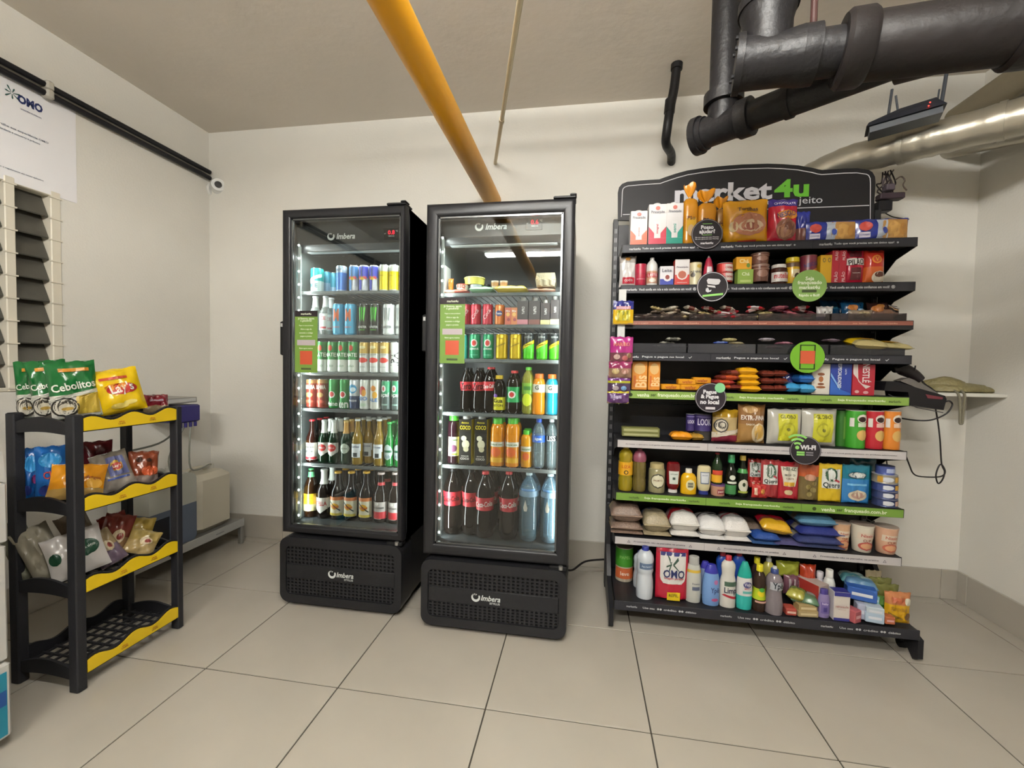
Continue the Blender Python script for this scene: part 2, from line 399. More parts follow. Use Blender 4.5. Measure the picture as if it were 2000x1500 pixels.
MB().tube([(vx.x, vx.y, vx.z), (vx.x, vx.y, vx.z+.10), (vx.x, vx.y, vx.z+.14)], [.062, .064, .074], blk, 28).build('branch', t_)
MB().tube([(vx.x, vx.y, vx.z+.14), (vx.x, vx.y, vx.z+.17)], .078, blk, 28).build('collar', t_)
MB().tube([(vx.x, vx.y, vx.z+.12), (vx.x, vx.y, ZC)], .054, blk, 28).build('riser', t_)
hx = onbig(.615)
MB().tube([(hx.x, hx.y, hx.z+.02), (hx.x, hx.y, ZC)], .0085, mat('#3a2320', .6), 10).build('hanger_rod', t_)
MB().tube([hx-BD*.012, hx+BD*.012], .066, blk2, 28).build('hanger_band', t_)
LP0 = dep(1364, 266, 1.62); LE = onbig(.93); LD = (LE-LP0).normalized()
MB().tube([LP0, LE], .047, blk, 28).build('branch_pipe', t_)
MB().tube([LP0-LD*.012, LP0+LD*.012], .066, blk, 28).build('end_flange', t_)
MB().tube([LP0+LD*.012, LP0+LD*.03], .058, blk, 28).build('end_cap', t_)
MB().tube([LP0+LD*.03, LP0+LD*.13, LP0+LD*.15], [.052, .052, .058], blk, 28).build('tee_body', t_)
MB().tube([LP0+LD*.15, LP0+LD*.19], .0625, blk, 28).build('collar', t_)
v = LP0+LD*.09
MB().tube([v, (v.x, v.y, v.z+.09)], .051, blk, 28).build('branch', t_)
MB().tube([(v.x, v.y, v.z+.075), (v.x, v.y, v.z+.115)], .066, blk, 28).build('collar', t_)
MB().tube([(v.x, v.y, v.z+.08), (v.x, v.y, ZC)], .048, blk, 28).build('riser', t_)
h = LP0+LD*.30
MB().tube([h-LD*.01, h+LD*.01], .052, blk2, 28).build('hanger_band', t_)
MB().tube([(h.x, h.y, h.z+.03), (h.x, h.y, h.z+.14)], .006, blk2, 8).box((h.x-.02, h.y-.006, h.z+.045), (h.x+.02, h.y+.006, h.z+.065), blk2).build('hanger_clamp', t_)
MB().tube([LE-LD*.13, LE-LD*.02], [.060, .072], blk2, 28).build('wye_collar', t_)
# silver duct and neighbours
duc = mat('#b3aea0', .32, .75, .5, 9, .1, 5)
D0 = dep(1590, 330, 2.46); D1 = dep(2010, 224, 1.84); DD = (D1-D0).normalized()
t_ = thing('silver_duct', 'crinkled silver foil duct rising to the right behind gondola', 'duct', D0)
s_ = (YB+.0-D0.y)/DD.y; L = (XR-.12-D0.x)/DD.x
s_ += .07
pts = [D0+DD*(s_+(L-s_)*i/40)-Vector((0, 0,   .06*max(0, 1-i/9)**1.5)) for i in range(41)]
MB().tube(pts, [.078+.003*R0.uniform(-1, 1) for _ in pts], duc, 24).build('foil_sleeve', t_)
for f in (.36, .68):
    p = D0+DD*(L*f); MB().tube([p-DD*.012, p+DD*.012], .0825, duc, 24).build('joint_band', t_)
t_ = thing('beige_duct', 'beige wrapped duct along right wall above the silver duct', 'duct', (2.05, YB, 2.72))
MB().tube([(2.05, YB, 2.72), (2.05, YR+.02, 2.72)], .07, mat('#8f8570', .8, 0, .3, 20, .15, 6), 24).build('pipe_run', t_)
t_ = thing('thin_duct', 'thin foil pipe under the silver duct near right wall', 'duct', (1.9, 2.6, 2.1))
a = dep(1800, 309, 2.55); b = dep(2010, 264, 2.1); d = (b-a).normalized()
MB().tube([a-d*.2, b], .032, duc, 16).build('pipe_run', t_)
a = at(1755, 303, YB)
o = MB().box((a.x, YB-.10, a.z), (XR, YB, a.z+.11), mat('#4d4536', .9, 0, .2, 30)).build('recess_shade_1', smooth=0); o['kind'] = 'structure'  # solid box; the dark of the duct opening is put into its colour
# router on the duct
ra = dep(1688, 277, 2.16); rb = dep(1838, 236, 2.0)
rd = (rb-ra).normalized(); rn = Vector((rd.y, -rd.x, 0)).normalized(); ru = rd.cross(rn); ru = -ru if ru.z < 0 else ru; rl = (rb-ra).length
if rn.y > 0: rn = -rn
t_ = thing('wifi_router', 'black internet router with antennas sitting on silver duct', 'router', ra)
ru = ru*1.35
def obox(mb, o, a, b, M):
    vs = []
    for z in (a[2], b[2]):
        for x, y in ((a[0], a[1]), (b[0], a[1]), (b[0], b[1]), (a[0], b[1])): vs.append(o+rd*x+rn*y+ru*z)
    return mb.add(vs, [(3, 2, 1, 0), (4, 5, 6, 7), (0, 1, 5, 4), (1, 2, 6, 5), (2, 3, 7, 6), (3, 0, 4, 7)], M)
rbk = mat('#22242c', .4); rgr = mat('#3b4048', .45)
obox(MB(), ra, (.012, .02, -.008), (rl-.012, .115, .012), rgr).build('lower_case', t_)
mb = MB(); o = ra
vs = [o+rd*x+rn*y+ru*z for x, y, z in ((0, .008, .014), (rl, .008, .014), (rl, .125, .014), (0, .125, .014), (.01, .012, .028), (rl-.01, .012, .034), (rl-.02, .115, .034), (.01, .115, .028), (rl*.45, .02, .05), (rl-.03, .02, .052), (rl-.03, .10, .052), (rl*.45, .10, .05))]
mb.add(vs, [(3, 2, 1, 0), (0, 1, 5, 4), (1, 2, 6, 5), (2, 3, 7, 6), (3, 0, 4, 7), (4, 5, 9, 8), (5, 6, 10, 9), (6, 7, 11, 10), (7, 4, 8, 11), (8, 9, 10, 11)], rbk); mb.build('upper_case', t_, smooth=0)
for x, hgt, lean, r in ((.055, .035, -.02, .003), (.085, .17, .015, .006), (.13, .125, -.02, .0045), (rl-.02, .10, .01, .0035), (rl-.005, .19, .02, .0075)):
    p = ra+rd*x+rn*.02+ru*.03; MB().tube([p, p+Vector((lean, 0, hgt))], r, rgr, 8).build('antenna', t_)
for x, y, c_ in ((rl-.055, .126, '#ff2a20'), (rl-.060, .1262, '#ff2a20'), (rl*.47, .10, '#6a7bff'), (rl*.50, .10, '#6a7bff')):
    p = ra+rd*x+rn*(y if y > .12 else .09)+ru*(.032 if y > .12 else .051)
    if c_ == '#ff2a20' and y > .1261: p = p-ru*.010
    MB().lathe([(0, -.003), (.0032, 0), (0, .003)], mat(c_, .5, emis=6), 8, p).build('indicator_light', t_)
# tangle and adapters behind the header
t_ = thing('power_strip', 'dark power strip with plugged adapters right of the black header', 'power strip', at(1735, 385, 2.6))
c = at(1738, 384, 2.6)
MB().box((c.x-.06, c.y-.03, c.z-.02), (c.x+.055, c.y+.02, c.z+.012), mat('#33282e', .5), .004).build('strip_body', t_)
c2 = at(1722, 404, 2.6); MB().box((c2.x-.03, c2.y-.03, c2.z-.03), (c2.x+.035, c2.y+.02, c2.z+.025), bp, .004).build('adapter', t_)
c3 = at(1740, 368, 2.6); MB().box((c3.x-.03, c3.y-.02, c3.z-.015), (c3.x+.01, c3.y+.02, c3.z+.02), mat('#4a4048', .5), .004).build('plug', t_)
MB().box((c2.x-.0, c2.y+.02, c2.z-.02), (c2.x+.03, YB, c2.z+.02), bp).build('wall_bracket', t_)
def cable(pts, r, M, label, cat='cable', name='cable'):
    return tag(MB().tube(smoothpath(pts, 6), r, M, 8).build(name), label, cat)
cab = mat('#1b1818', .5)
rr = random.Random(3); tg = MB()
for k in range(9):
    x0, y0 = 1716+rr.uniform(0, 34), 330+rr.uniform(0, 12)
    pts = [at(x0, y0, 2.62), at(x0+rr.uniform(-12, 14), y0+rr.uniform(12, 26), 2.58+rr.uniform(0, .06)), at(x0+rr.uniform(-14, 16), y0+rr.uniform(25, 40), 2.6+rr.uniform(0, .06)), at(1738+rr.uniform(-14, 14), 384, 2.6)]
    tg.tube(smoothpath(pts, 5), .0035, mat(['#1b1818', '#4a4146', '#2c2426'][k % 3], .5), 6)
o = tg.build('cable_tangle'); tag(o, 'tangle of dark cables between silver duct and power strip', 'cables')
cable([at(1748, 352, 2.6), at(1760, 345, 2.6), at(1767, 352, 2.6), at(1764, 362, 2.6), at(1771, 372, 2.6)], .0035, mat('#4c4038', .5), 'stray curled cable end poking out right of the tangle')
cable([at(1716, 408, 2.62), at(1717, 430, 2.62), at(1722, 414, 2.7), at(1745, 424, 2.75), at(1775, 428, 2.8)], .003, cab, 'thin dark cable drooping right from the adapter to wall')
# ---------------------------------------------------------------- ceiling lamp fixtures out of view, the second added for fill
for i, (x, y) in enumerate(LP):
    t_ = thing('ceiling_light', ['twin tube ceiling lamp at the rear of the room', 'unseen twin tube fill lamp added over the middle of the room'][i], 'lamp', (x, y, ZC))
    MB().box((x-.62, y-.03, LZ+.03), (x+.62, y+.03, LZ+.07), mat('#dddddd', .4), .01).build('lamp_housing', t_)
    for s in (-.5, .5): MB().tube([(x+s, y, LZ+.06), (x+s, y, ZC)], .005, mat('#999999', .4), 8).build('hanger_rod', t_)
    for s in (-1, 1): MB().tube([(x-.59, y+s*.05, LZ), (x+.59, y+s*.05, LZ)], .014, mat('#fffef8', .3, emis=LAMP[i]), 12).build('light_tube', t_)
GAIN[0] = .74
# ================================================================ SNACK RACK (left)
rp = mat('#26262a', .5, 0, .1, 200); rfx, rbx, ry0, ry1 = -1.879, -2.20, 1.335, 1.785
rk = thing('snack_rack', 'black plastic snack rack with four shelves and yellow wavy strips', 'rack', (-2.04, 1.56, 0))
for x0, x1, y0, y1 in ((rfx-.042, rfx, ry0, ry0+.036), (rfx-.042, rfx, ry1-.03, ry1), (rbx, rbx+.042, ry0, ry0+.036), (rbx, rbx+.042, ry1-.03, ry1)):
    MB().box((x0, y0, 0), (x1, y1, 1.075), rp, .004).build('post', rk)
ylw = mat('#e8c414', .45); rim = mat('#1f1f23', .5)
def wave(t): return .030+.012*math.cos(t*2*math.pi*2.4-1.0)+.006*t
SHZ = [1.012, .702, .382, .062]
for zi, z in enumerate(SHZ):
    sh = root('shelf', 'thing'); del sh['kind']; sh.parent = rk; sh.location = (0, 0, z)
    n = 28; ya, yb = ry0+.036, ry1-.03
    top = [(ya+(yb-ya)*i/n, z+.012+wave(i/n)+.008) for i in range(n+1)]
    for xx, nm in ((rfx-.012, 'front_rim'), (rbx+.004, 'rear_rim')):
        MB().prism([(ya, z-.004)]+[(yb, z-.004)]+top[::-1], xx, xx+.009, rim, 'x').build(nm, sh)
    MB().prism([(ya, z)]+[(yb, z)]+[(y, q-.008) for y, q in top][::-1], rfx-.0029, rfx-.0005, ylw, 'x').build('yellow_strip', sh)
    for f in (.36, .70):
        mb = MB(); y = ya+(yb-ya)*f; flat_text(mb, 'elma', y, z+.022, rfx+.0008, .022, .006, mat('#b03a20', .5), plane='x'); flat_text(mb, 'CHIPS', y, z+.013, rfx+.0008, .028, .007, mat('#8a4a1c', .5), plane='x')
        mb.build('lettering', sh, smooth=0)
    for yy, nm in ((ry0+.006, 'side_rim'), (ry1-.016, 'side_rim')):
        xa, xb = rbx+.042, rfx-.042; tp = [(xa+(xb-xa)*i/12, z+.03+.022*math.sin(math.pi*i/12)) for i in range(13)]
        MB().prism([(xa, z-.014)]+[(xa+(xb-xa)*i/12, z-.014+.008*math.sin(math.pi*i/12)) for i in range(1, 12)]+[(xb, z-.014)]+tp[::-1], yy, yy+.010, rim, 'y').build(nm, sh)
    mb = MB(); z += (.026, .008, .008, 0)[zi]
    for i in range(9):
        y = ya+.01+(yb-ya-.026)*i/8; mb.box((rbx+.012, y, z), (rfx-.012, y+.008, z+.008), rp)
    for i in range(7):
        x = rbx+.02+(rfx-rbx-.05)*i/6; mb.box((x, ya-.02, z-.002), (x+.008, yb+.01, z+.006), rp)
    g = mb.build('grid_floor', sh, smooth=0); g['kind'] = 'stuff'
# ================================================================ washing machine at far left
wm = thing('washing_machine', 'white washing machine edge at far left beside snack rack', 'appliance', (-2.15, .8, 0))
wmx, wy0, wy1 = -1.835, .45, 1.118; wc = mat('#c4c2bd', .35); wz = onx(12, 940, wmx).z
seams = [(.035, onx(16, 1292, wmx).z), (onx(16, 1292, wmx).z, onx(14, 1062, wmx).z), (onx(14, 1062, wmx).z, wz)]
wyy = [wy1, onx(20, 1175, wmx).y, onx(17, 1000, wmx).y]
for i, (a, b) in enumerate(seams):
    MB().box((wmx-.6, wy0, a+.002), (wmx-(.006 if i == 1 else 0), wyy[i], b-.002), wc, .008).build('side_panel', wm)
MB().prism([(wy0, wz), (wyy[2]-.002, wz), (onx(6, 884, wmx).y, wz+.10), (wy0, wz+.10)], wmx-.6, wmx-.004, wc, 'x').build('control_panel', wm)
MB().box((wmx-.004, wy1-.30, .05), (wmx+.0012, wy1-.014, seams[0][1]-.03), mat('#1e86a0', .4)).build('teal_label', wm, label='teal and blue printed label')
MB().box((wmx-.004, wy1-.30, .15), (wmx+.0016, wy1-.016, .20), mat('#1b4f96', .4)).build('blue_band', wm)
for yy in (wy0+.05, wy1-.06): MB().lathe([(.022, 0), (.022, .036)], rp, 14, (wmx-.05, yy, 0)).build('foot', wm)
# ================================================================ dosing bench with jerrycans
bx, by0, by1 = -2.36, 1.93, 2.72; bz = onx(485, 1010, bx).z
mt = mat('#a9a7a2', .35, .6); 
bn = thing('dosing_bench', 'low grey metal bench holding two jerrycans in left corner', 'bench', ((XL+bx)/2, 2.3, 0))
MB().box((XL+.02, by0, bz-.012), (bx, by1, bz), mt).build('bench_top', bn)
MB().box((bx-.004, by0, bz-.045), (bx+.002, by1, bz+.008), mat('#b9b9b6', .4, .2), .001).build('front_rail', bn)
MB().box((bx+.002, by0+.22, bz-.03), (bx+.0035, by0+.26, bz-.018), bp).box((bx+.002, by0+.55, bz-.026), (bx+.0035, by0+.61, bz-.020), mat('#8a8a88')).build('rail_slot', bn)
for x in (XL+.02, bx-.028):
    for y in (by0+.0, by1-.028): MB().box((x, y, 0), (x+.028, y+.028, bz-.012), mt, .003).build('leg', bn)
def jerry(y0, y1, h, M, liquid, label):
    t = thing('jerrycan', label, 'canister', ((XL+bx)/2, (y0+y1)/2, bz)); x0, x1 = XL+.06, bx-.03
    P_ = rrect(y0, bz+.001, y1, bz+h, .035)
    if liquid:
        zl = bz+h*.55
        MB().prism(rrect(y0, bz+.001, y1, zl+.03, .03)[:6]+[(y1, zl), (y0, zl)]+rrect(y0, bz+.001, y1, zl+.03, .03)[18:], x0, x1, mat(liquid, .4), 'x').build('liquid_part', t, label='blue liquid showing through the lower half')
        MB().prism([(y0, zl), (y1, zl)]+arc(y1-.05, bz+h-.05, .05, 0, 90)+arc(y0+.05, bz+h-.05, .05, 90, 180), x0, x1, M, 'x').build('body', t)
        MB().box((x1, y0+.02, bz+.06), (x1+.0015, y0+.12, bz+.2), mat('#20242e', .5)).build('dark_label', t)
    else: MB().box((x0, y0, bz+.001), (x1, y1, bz+h), M, .035).build('body', t)
    MB().tube(smoothpath([((x0+x1)/2, y0+.05, bz+h-.01), ((x0+x1)/2, y0+.07, bz+h+.02), ((x0+x1)/2, y1-.11, bz+h+.02), ((x0+x1)/2, y1-.09, bz+h-.01)], 4), .012, M, 10).build('handle', t)
    MB().lathe([(.025, 0), (.025, .03), (.022, .034)], mat('#d0cdc2', .4), 18, ((x0+x1)/2, y1-.05, bz+h-.005)).build('cap', t)
jerry(2.06, 2.365, .43, mat('#bdbeb4', .35), '#5f6a7c', 'translucent jerrycan half full of blue liquid on metal bench')
jerry(2.375, 2.66, .385, mat('#ccc5b2', .4), None, 'cream white jerrycan at the corner end of metal bench')
# pump panel and hoses
pp = thing('dosing_pump', 'purple dosing pump box hanging from a metal wall bracket', 'pump', (XL, 2.2, 1.1))
c0 = onx(385, 775, -2.50); c1 = onx(322, 775, -2.50)
MB().box((XL, c1.y, c0.z-.035), (-2.50, c0.y, c0.z), mt, .002).build('wall_bracket', pp)
MB().box((-2.50, c1.y+.02, c0.z-.028), (-2.498, c0.y-.01, c0.z-.006), mat('#c8c8c6', .4)).build('white_plate', pp)
MB().box((XL+.02, c0.y-.15, c0.z-.16), (-2.485, c0.y+.012, c0.z-.048), mat('#2b2370', .35), .008).build('pump_body', pp)
for i in range(4): MB().tube([(-2.49, c0.y-.13+i*.035, c0.z-.16), (-2.49, c0.y-.13+i*.035, c0.z-.19)], .009, mat('#2b2370', .35), 10).build('nozzle', pp)
hs = mat('#8f9188', .4)
cable([(-2.5, c0.y-.13, c0.z-.18), (-2.52, c0.y-.25, c0.z-.27), (-2.6, c0.y-.5, c0.z-.30), (-2.66, c0.y-.7, c0.z-.31)], .006, mat('#55574f', .4), 'dark dosing hose running left from the purple pump', 'hose', 'hose')
cable([(-2.5, c0.y-.09, c0.z-.18), (-2.5, c0.y-.2, c0.z-.36), (-2.52, c0.y-.16, c0.z-.5), (-2.54, 2.31, bz+.45)], .005, hs, 'grey dosing hose dropping from pump to blue jerrycan', 'hose', 'hose')
cable([(-2.49, c0.y-.06, c0.z-.18), (-2.45, c0.y-.1, c0.z-.45), (-2.5, c0.y+.1, bz+.42), (-2.545, 2.60, bz+.385)], .005, hs, 'grey dosing hose dropping to cream corner jerrycan', 'hose', 'hose')
# ================================================================ FRIDGES
def perforated(mb, x0, z0, x1, z1, nx, nz, y, depth, M, skip=()):
    sx = (x1-x0)/nx; sz = (z1-z0)/nz; hx, hz = sx*.28, sz*.28
    xs = [x0]; zs = [z0]
    for i in range(nx): c = x0+sx*(i+.5); xs += [c-hx, c+hx]
    xs.append(x1)
    for j in range(nz): c = z0+sz*(j+.5); zs += [c-hz, c+hz]
    zs.append(z1); nxx = len(xs); vs = [(x, y, z) for z in zs for x in xs]+[(x, y+depth, z) for z in zs for x in xs]; N = nxx*len(zs); fs = []
    for j in range(len(zs)-1):
        for i in range(nxx-1):
            a = j*nxx+i; q = (a, a+1, a+1+nxx, a+nxx)
            if i % 2 and j % 2: fs += [(q[0], q[1], q[1]+N, q[0]+N)[::-1], (q[1], q[2], q[2]+N, q[1]+N)[::-1], (q[2], q[3], q[3]+N, q[2]+N)[::-1], (q[3], q[0], q[0]+N, q[3]+N)[::-1]]
            else: fs.append(q)
    mb.add(vs, fs, M)
fblk = mat('#222225', .38, 0, .05, 250); fdk = mat('#141416', .5); lit = mat('#d8dcda', .4)
def emblem(mb, cx, cz, y, r, M):
    mb.add([(cx+r*math.cos(t), y, cz+r*math.sin(t)) for t in [math.radians(a) for a in range(150, 400, 15)]]+[(cx+r*.62*math.cos(t), y, cz+r*.15+r*.62*math.sin(t)) for t in [math.radians(a) for a in range(385, 150, -15)]], [tuple(range(33))], M)
    for a in (60, 95, 130): mb.add([(cx-r*.2+r*.75*math.cos(math.radians(a+k))*(1 if k else .6), y, cz+r*.1+r*.75*math.sin(math.radians(a+k))*(1 if k else .6)) for k in (-12, 12)]+[(cx-r*.2+r*.35*math.cos(math.radians(a)), y, cz+r*.1+r*.35*math.sin(math.radians(a)))], [(0, 1, 2)], M)
def fridge(label, X0, X1, YF, ZD0, ZT, gx0, gx1, gz0, gz1, zb, shelves, temp, hd_z, lw):
    t = thing('drinks_fridge', label, 'fridge', ((X0+X1)/2, YF+.35, 0), group='black glass door drinks fridges'); D = .66; yb = YF+D
    yc = YF+.055                                   # cabinet front plane behind the door
    cb = MB()                                      # open-front cabinet
    cb.box((X0+.005, yc, ZD0-.01), (gx0-.03, yb, ZT-.005), fblk).box((gx1+.03, yc, ZD0-.01), (X1-.005, yb, ZT-.005), fblk).box((gx0-.03, yc, gz1+.01), (gx1+.03, yb, ZT-.005), fblk).box((gx0-.03, yc, ZD0-.01), (gx1+.03, yb, gz0-.01), fblk).box((gx0-.03, yb-.05, gz0-.01), (gx1+.03, yb, gz1+.01), fblk)
    cb.build('cabinet', t, smooth=0)
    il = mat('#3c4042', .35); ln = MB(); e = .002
    ln.box((gx0-.03, yc+.002, gz0-.01), (gx0-.018, yb-.05, gz1+.01), mat('#6d7473', .3)).box((gx1+.018, yc+.002, gz0-.01), (gx1+.03, yb-.05, gz1+.01), il).box((gx0-.018, yb-.062, gz0-.01), (gx1+.018, yb-.05, gz1+.01), il).box((gx0-.018, yc+.002, gz0-.01), (gx1+.018, yb-.062, gz0-.002), il).box((gx0-.018, yc+.002, gz1+.002), (gx1+.018, yb-.062, gz1+.01), il)  # left wall takes a lighter grey, its lit look put into the colour
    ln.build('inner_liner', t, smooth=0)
    dr = root('door'); del dr['kind']; dr.parent = t; dr.location = (0, 0, (ZD0+ZT)/2)
    w_ = MB(); lp = []
    for k_, yy in ((0, yc-.003), (0, YF+.012), (.18, YF+.002), (.30, YF), (.78, YF+.002), (.94, YF+.008), (1, YF+.018), (1, yc-.003)):
        a0, a1, c0, c1 = X0+(gx0-X0)*k_, X1+(gx1-X1)*k_, ZD0+(gz0-ZD0)*k_, ZT+(gz1-ZT)*k_; lp += [(a0, yy, c0), (a1, yy, c0), (a1, yy, c1), (a0, yy, c1)]
    w_.add(lp, [(r_*4+q, r_*4+(q+1) % 4, r_*4+4+(q+1) % 4, r_*4+4+q) for r_ in range(7) for q in range(4)]+[(28, 29, 1, 0), (29, 30, 2, 1), (30, 31, 3, 2), (31, 28, 0, 3)], fblk)
    w_.build('door_frame', dr)
    iw = MB(); al = mat('#77797a', .25, .8)
    for a, b in (((gx0-.002, gz0), (gx0+.007, gz1)), ((gx1-.007, gz0), (gx1+.002, gz1)), ((gx0, gz1-.007), (gx1, gz1+.002)), ((gx0, gz0-.002), (gx1, gz0+.007))): iw.box((a[0], YF+.016, a[1]), (b[0], YF+.024, b[1]), al)
    iw.build('glass_trim', dr, smooth=0)
    MB().box((gx0, YF+.018, gz0), (gx1, YF+.022, gz1), glass_pane()).build('door_glass', dr, smooth=0)
    hz = at(550, 660, YF).z if X0 < -1 else at(828, 650, YF).z
    hb = MB().box((X0-.022, YF+.015, hz-.09), (X0+.006, YF+.06, hz+.09), fdk, .006); hb.build('handle', dr)
    MB().box((X0-.014, YF+.0125, hz+.06), (X0-.003, YF+.0165, hz+.078), mat('#b9b9b9', .5)).build('handle_sticker', dr, smooth=0)
    MB().box((X1-.10, YF+.004, ZT), (X1+.002, YF+.09, ZT+.012), fdk, .003).box((X1-.025, YF, ZT+.010), (X1+.004, YF+.05, ZT+.020), fdk, .003).build('top_hinge', t)
    MB().box((X1-.085, YF+.0, ZD0-.022), (X1-.002, YF+.05, ZD0-.004), fdk, .003).lathe([(.010, 0), (.010, .016)], mt, 12, (X1-.03, YF+.005, ZD0-.018)).build('bottom_hinge', t)
    # header light panel
    hp = root('header_panel'); del hp['kind']; hp.parent = t; hp.location = (0, 0, hd_z)
    y0 = YF+.075
    MB().prism([(y0, gz1+.0), (y0, hd_z+.03), (y0+.035, hd_z), (y0+.06, hd_z), (y0+.06, gz1)], gx0-.016, gx1+.016, mat('#2a2c2e', .3), 'x').build('panel', hp, smooth=0)
    MB().box((gx0+.03, y0+.03, hd_z-.004), (gx1-.03, y0+.06, hd_z+.002), mat('#8e9496', .3), .001).build('lower_edge', hp)
    mb = MB(); cx, cz = lw
    emblem(mb, cx-.062, cz+.001, y0-.002, .021, lit); flat_text(mb, 'Imbera', cx+.022, cz, y0-.002, .105, .030, lit, .02, .25); mb.build('lettering', hp, smooth=0)
    dx = at(765 if X0 < -1 else 1044, 455, y0).x; dz = at(765 if X0 < -1 else 1044, 455 if X0 < -1 else 435, y0).z
    MB().box((dx-.042, y0-.003, dz-.035), (dx+.036, y0-.0005, dz+.026), mat('#1a1b1c', .3), .001).build('temperature_display', hp)
    mb = MB(); flat_text(mb, temp, dx, dz+.002, y0-.0045, .036, .021, mat('#ff1030', .5, emis=1.6), .0); mb.build('red_digits', hp, smooth=0)
    mb = MB(); flat_text(mb, '°C', dx+.03, dz+.008, y0-.0045, .012, None, lit); flat_text(mb, 'TEMPERATURA', dx, dz-.017, y0-.0045, .034, .005, lit); flat_text(mb, 'SET', dx-.034, dz-.004, y0-.0045, .010, None, lit); mb.build('lettering', hp, smooth=0)
    # led strips behind the door
    wl = mat('#f2fff8', .3, emis=6)
    for sx, x in ((1, gx0+.012), (-1, gx1-.004)):
        if sx == 1:
            st = root('led_strip'); del st['kind']; st.parent = t; st.location = (0, 0, 1)
            MB().box((x-.018, YF+.075, gz0+.01), (x-.004, YF+.088, hd_z+.05), mat('#c6ccca', .35), .002).build('strip_base', st)
            mb = MB(); n = 22 
            for i in range(n): z = gz0+.03+(hd_z-gz0)*i/(n-1); mb.box((x-.015, YF+.071, z-.004), (x-.007, YF+.076, z+.004), wl)
            g = mb.build('led_dots', st, smooth=0); g['kind'] = 'stuff'
        area('fridge_led', (x-.004*sx, YF+.083, (gz0+hd_z)/2), .012, hd_z-gz0-.02, FR_POW if sx == 1 else FR_POW*.45, (.93, 1, .97), Matrix(((0, 0, -sx*.64), (0, 1, 0), (0, 0, 0))).to_euler(), None).matrix_world = led_mat(x-.002*sx, YF+.084, (gz0+hd_z)/2, sx)
    area('fridge_top_led', ((gx0+gx1)/2, YF+.15, hd_z-.01), gx1-gx0-.06, .02, FR_POW*.3, (.93, 1, .97))
    # wire shelves
    wr = mat('#8a8e8e', .3, .7)
    for z in shelves:
        mb = MB()
        for i in range(19): x = gx0-.012+(gx1-gx0+.024)*i/18; mb.tube([(x, YF+.125, z-.004), (x, yb-.07, z-.004)], .0018, wr, 6, False)
        mb.tube([(gx0-.016, YF+.125, z-.004), (gx1+.016, YF+.125, z-.004)], .004, wr, 8).tube([(gx0-.016, YF+.125, z-.017), (gx1+.016, YF+.125, z-.017)], .003, wr, 8).tube([(gx0-.016, yb-.075, z-.006), (gx1+.016, yb-.075, z-.006)], .004, wr, 8).box((gx0-.016, YF+.119, z-.016), (gx1+.016, YF+.1205, z-.001), clear('#9aa0a0', .45))
        mb.build('wire_shelf', t)
    # lower grille
    g = root('base_grille'); del g['kind']; g.parent = t; g.location = (0, 0, zb+.15)
    gy = YF-.008; gt = ZD0-.018
    outer = rrect(X0-.004, zb, X1+.002, gt, .05, 8)
    MB().prism(outer, gy+.018, YF+.13, fblk).build('grille_housing', g)
    inner = rrect(X0+.032, zb+.045, X1-.034, gt-.048, .03, 8); n = len(outer)
    mb = MB(); mb.add([(x, gy+.0, z) for x, z in [( (a[0]*.97+b[0]*.03), (a[1]*.97+b[1]*.03)) for a, b in zip(outer, inner)]]+[(x, gy+.0, z) for x, z in inner]+[(x, gy+.02, z) for x, z in outer]+[(x, gy+.014, z) for x, z in inner], [(i, (i+1) % n, n+(i+1) % n, n+i) for i in range(n)]+[(2*n+i, 2*n+(i+1) % n, (i+1) % n, i) for i in range(n)]+[(n+i, n+(i+1) % n, 3*n+(i+1) % n, 3*n+i) for i in range(n)], fblk); mb.build('grille_rim', g)
    mz = (zb+.045+gt-.048)/2
    mb = MB(); perforated(mb, X0+.034, mz+.032, X1-.036, gt-.05, 28, 5, gy+.006, .008, fblk); mb.build('upper_vents', g, smooth=0)
    mb = MB(); perforated(mb, X0+.034, zb+.047, X1-.036, mz-.042, 28, 5, gy+.006, .008, fblk); mb.build('lower_vents', g, smooth=0)
    MB().box((X0+.033, gy+.003, mz-.042), (X1-.035, gy+.017, mz+.032), fblk, .003).build('name_band', g)
    MB().box((X0+.033, gy+.014, zb+.046), (X1-.035, gy+.0178, gt-.05), mat('#070708', .8)).build('dark_recess', g, smooth=0)
    mb = MB(); q = at(667 if X0 < -1 else 951, 1122 if X0 < -1 else 1160, gy); emblem(mb, q.x-.055, mz-.002, gy+.0018, .022, lit); flat_text(mb, 'Imbera', q.x+.018, mz-.002, gy+.0018, .095, .027, lit, .02, .25); flat_text(mb, 'STYLUS', q.x+.038, mz-.025, gy+.0018, .05, .010, lit); mb.build('lettering', g, smooth=0)
    # body below and feet
    MB().box((X0+.008, YF+.131, zb+.03), (X1-.006, yb, ZD0-.012), fblk).build('motor_case', t, smooth=0)
    for x in (X0+.07, X1-.05):
        for y in (YF+.06, yb-.06): MB().lathe([(.022, 0), (.024, .008), (.012, .012), (.012, zb+.035)], fdk, 14, (x, y, 0)).build('foot', t)
    return t
def led_mat(x, y, z, sx):
    dz = Vector((-sx*.62, -.78, 0)).normalized()     # lamp's local +Z (it shines along -Z), towards the inside
    ay = Vector((0, 0, 1)); ax = ay.cross(dz); m = Matrix.Identity(4)
    for i in range(3): m[i][0] = ax[i]; m[i][1] = ay[i]; m[i][2] = dz[i]
    m.translation = (x, y, z); return m
FR_POW = 4.6
F1Z = [1.685, 1.449, 1.246, 1.045, .739, .447]; F2Z = [1.658, 1.50, 1.328, 1.056, .786, .445]
y1f, y2f = 2.05, 1.995
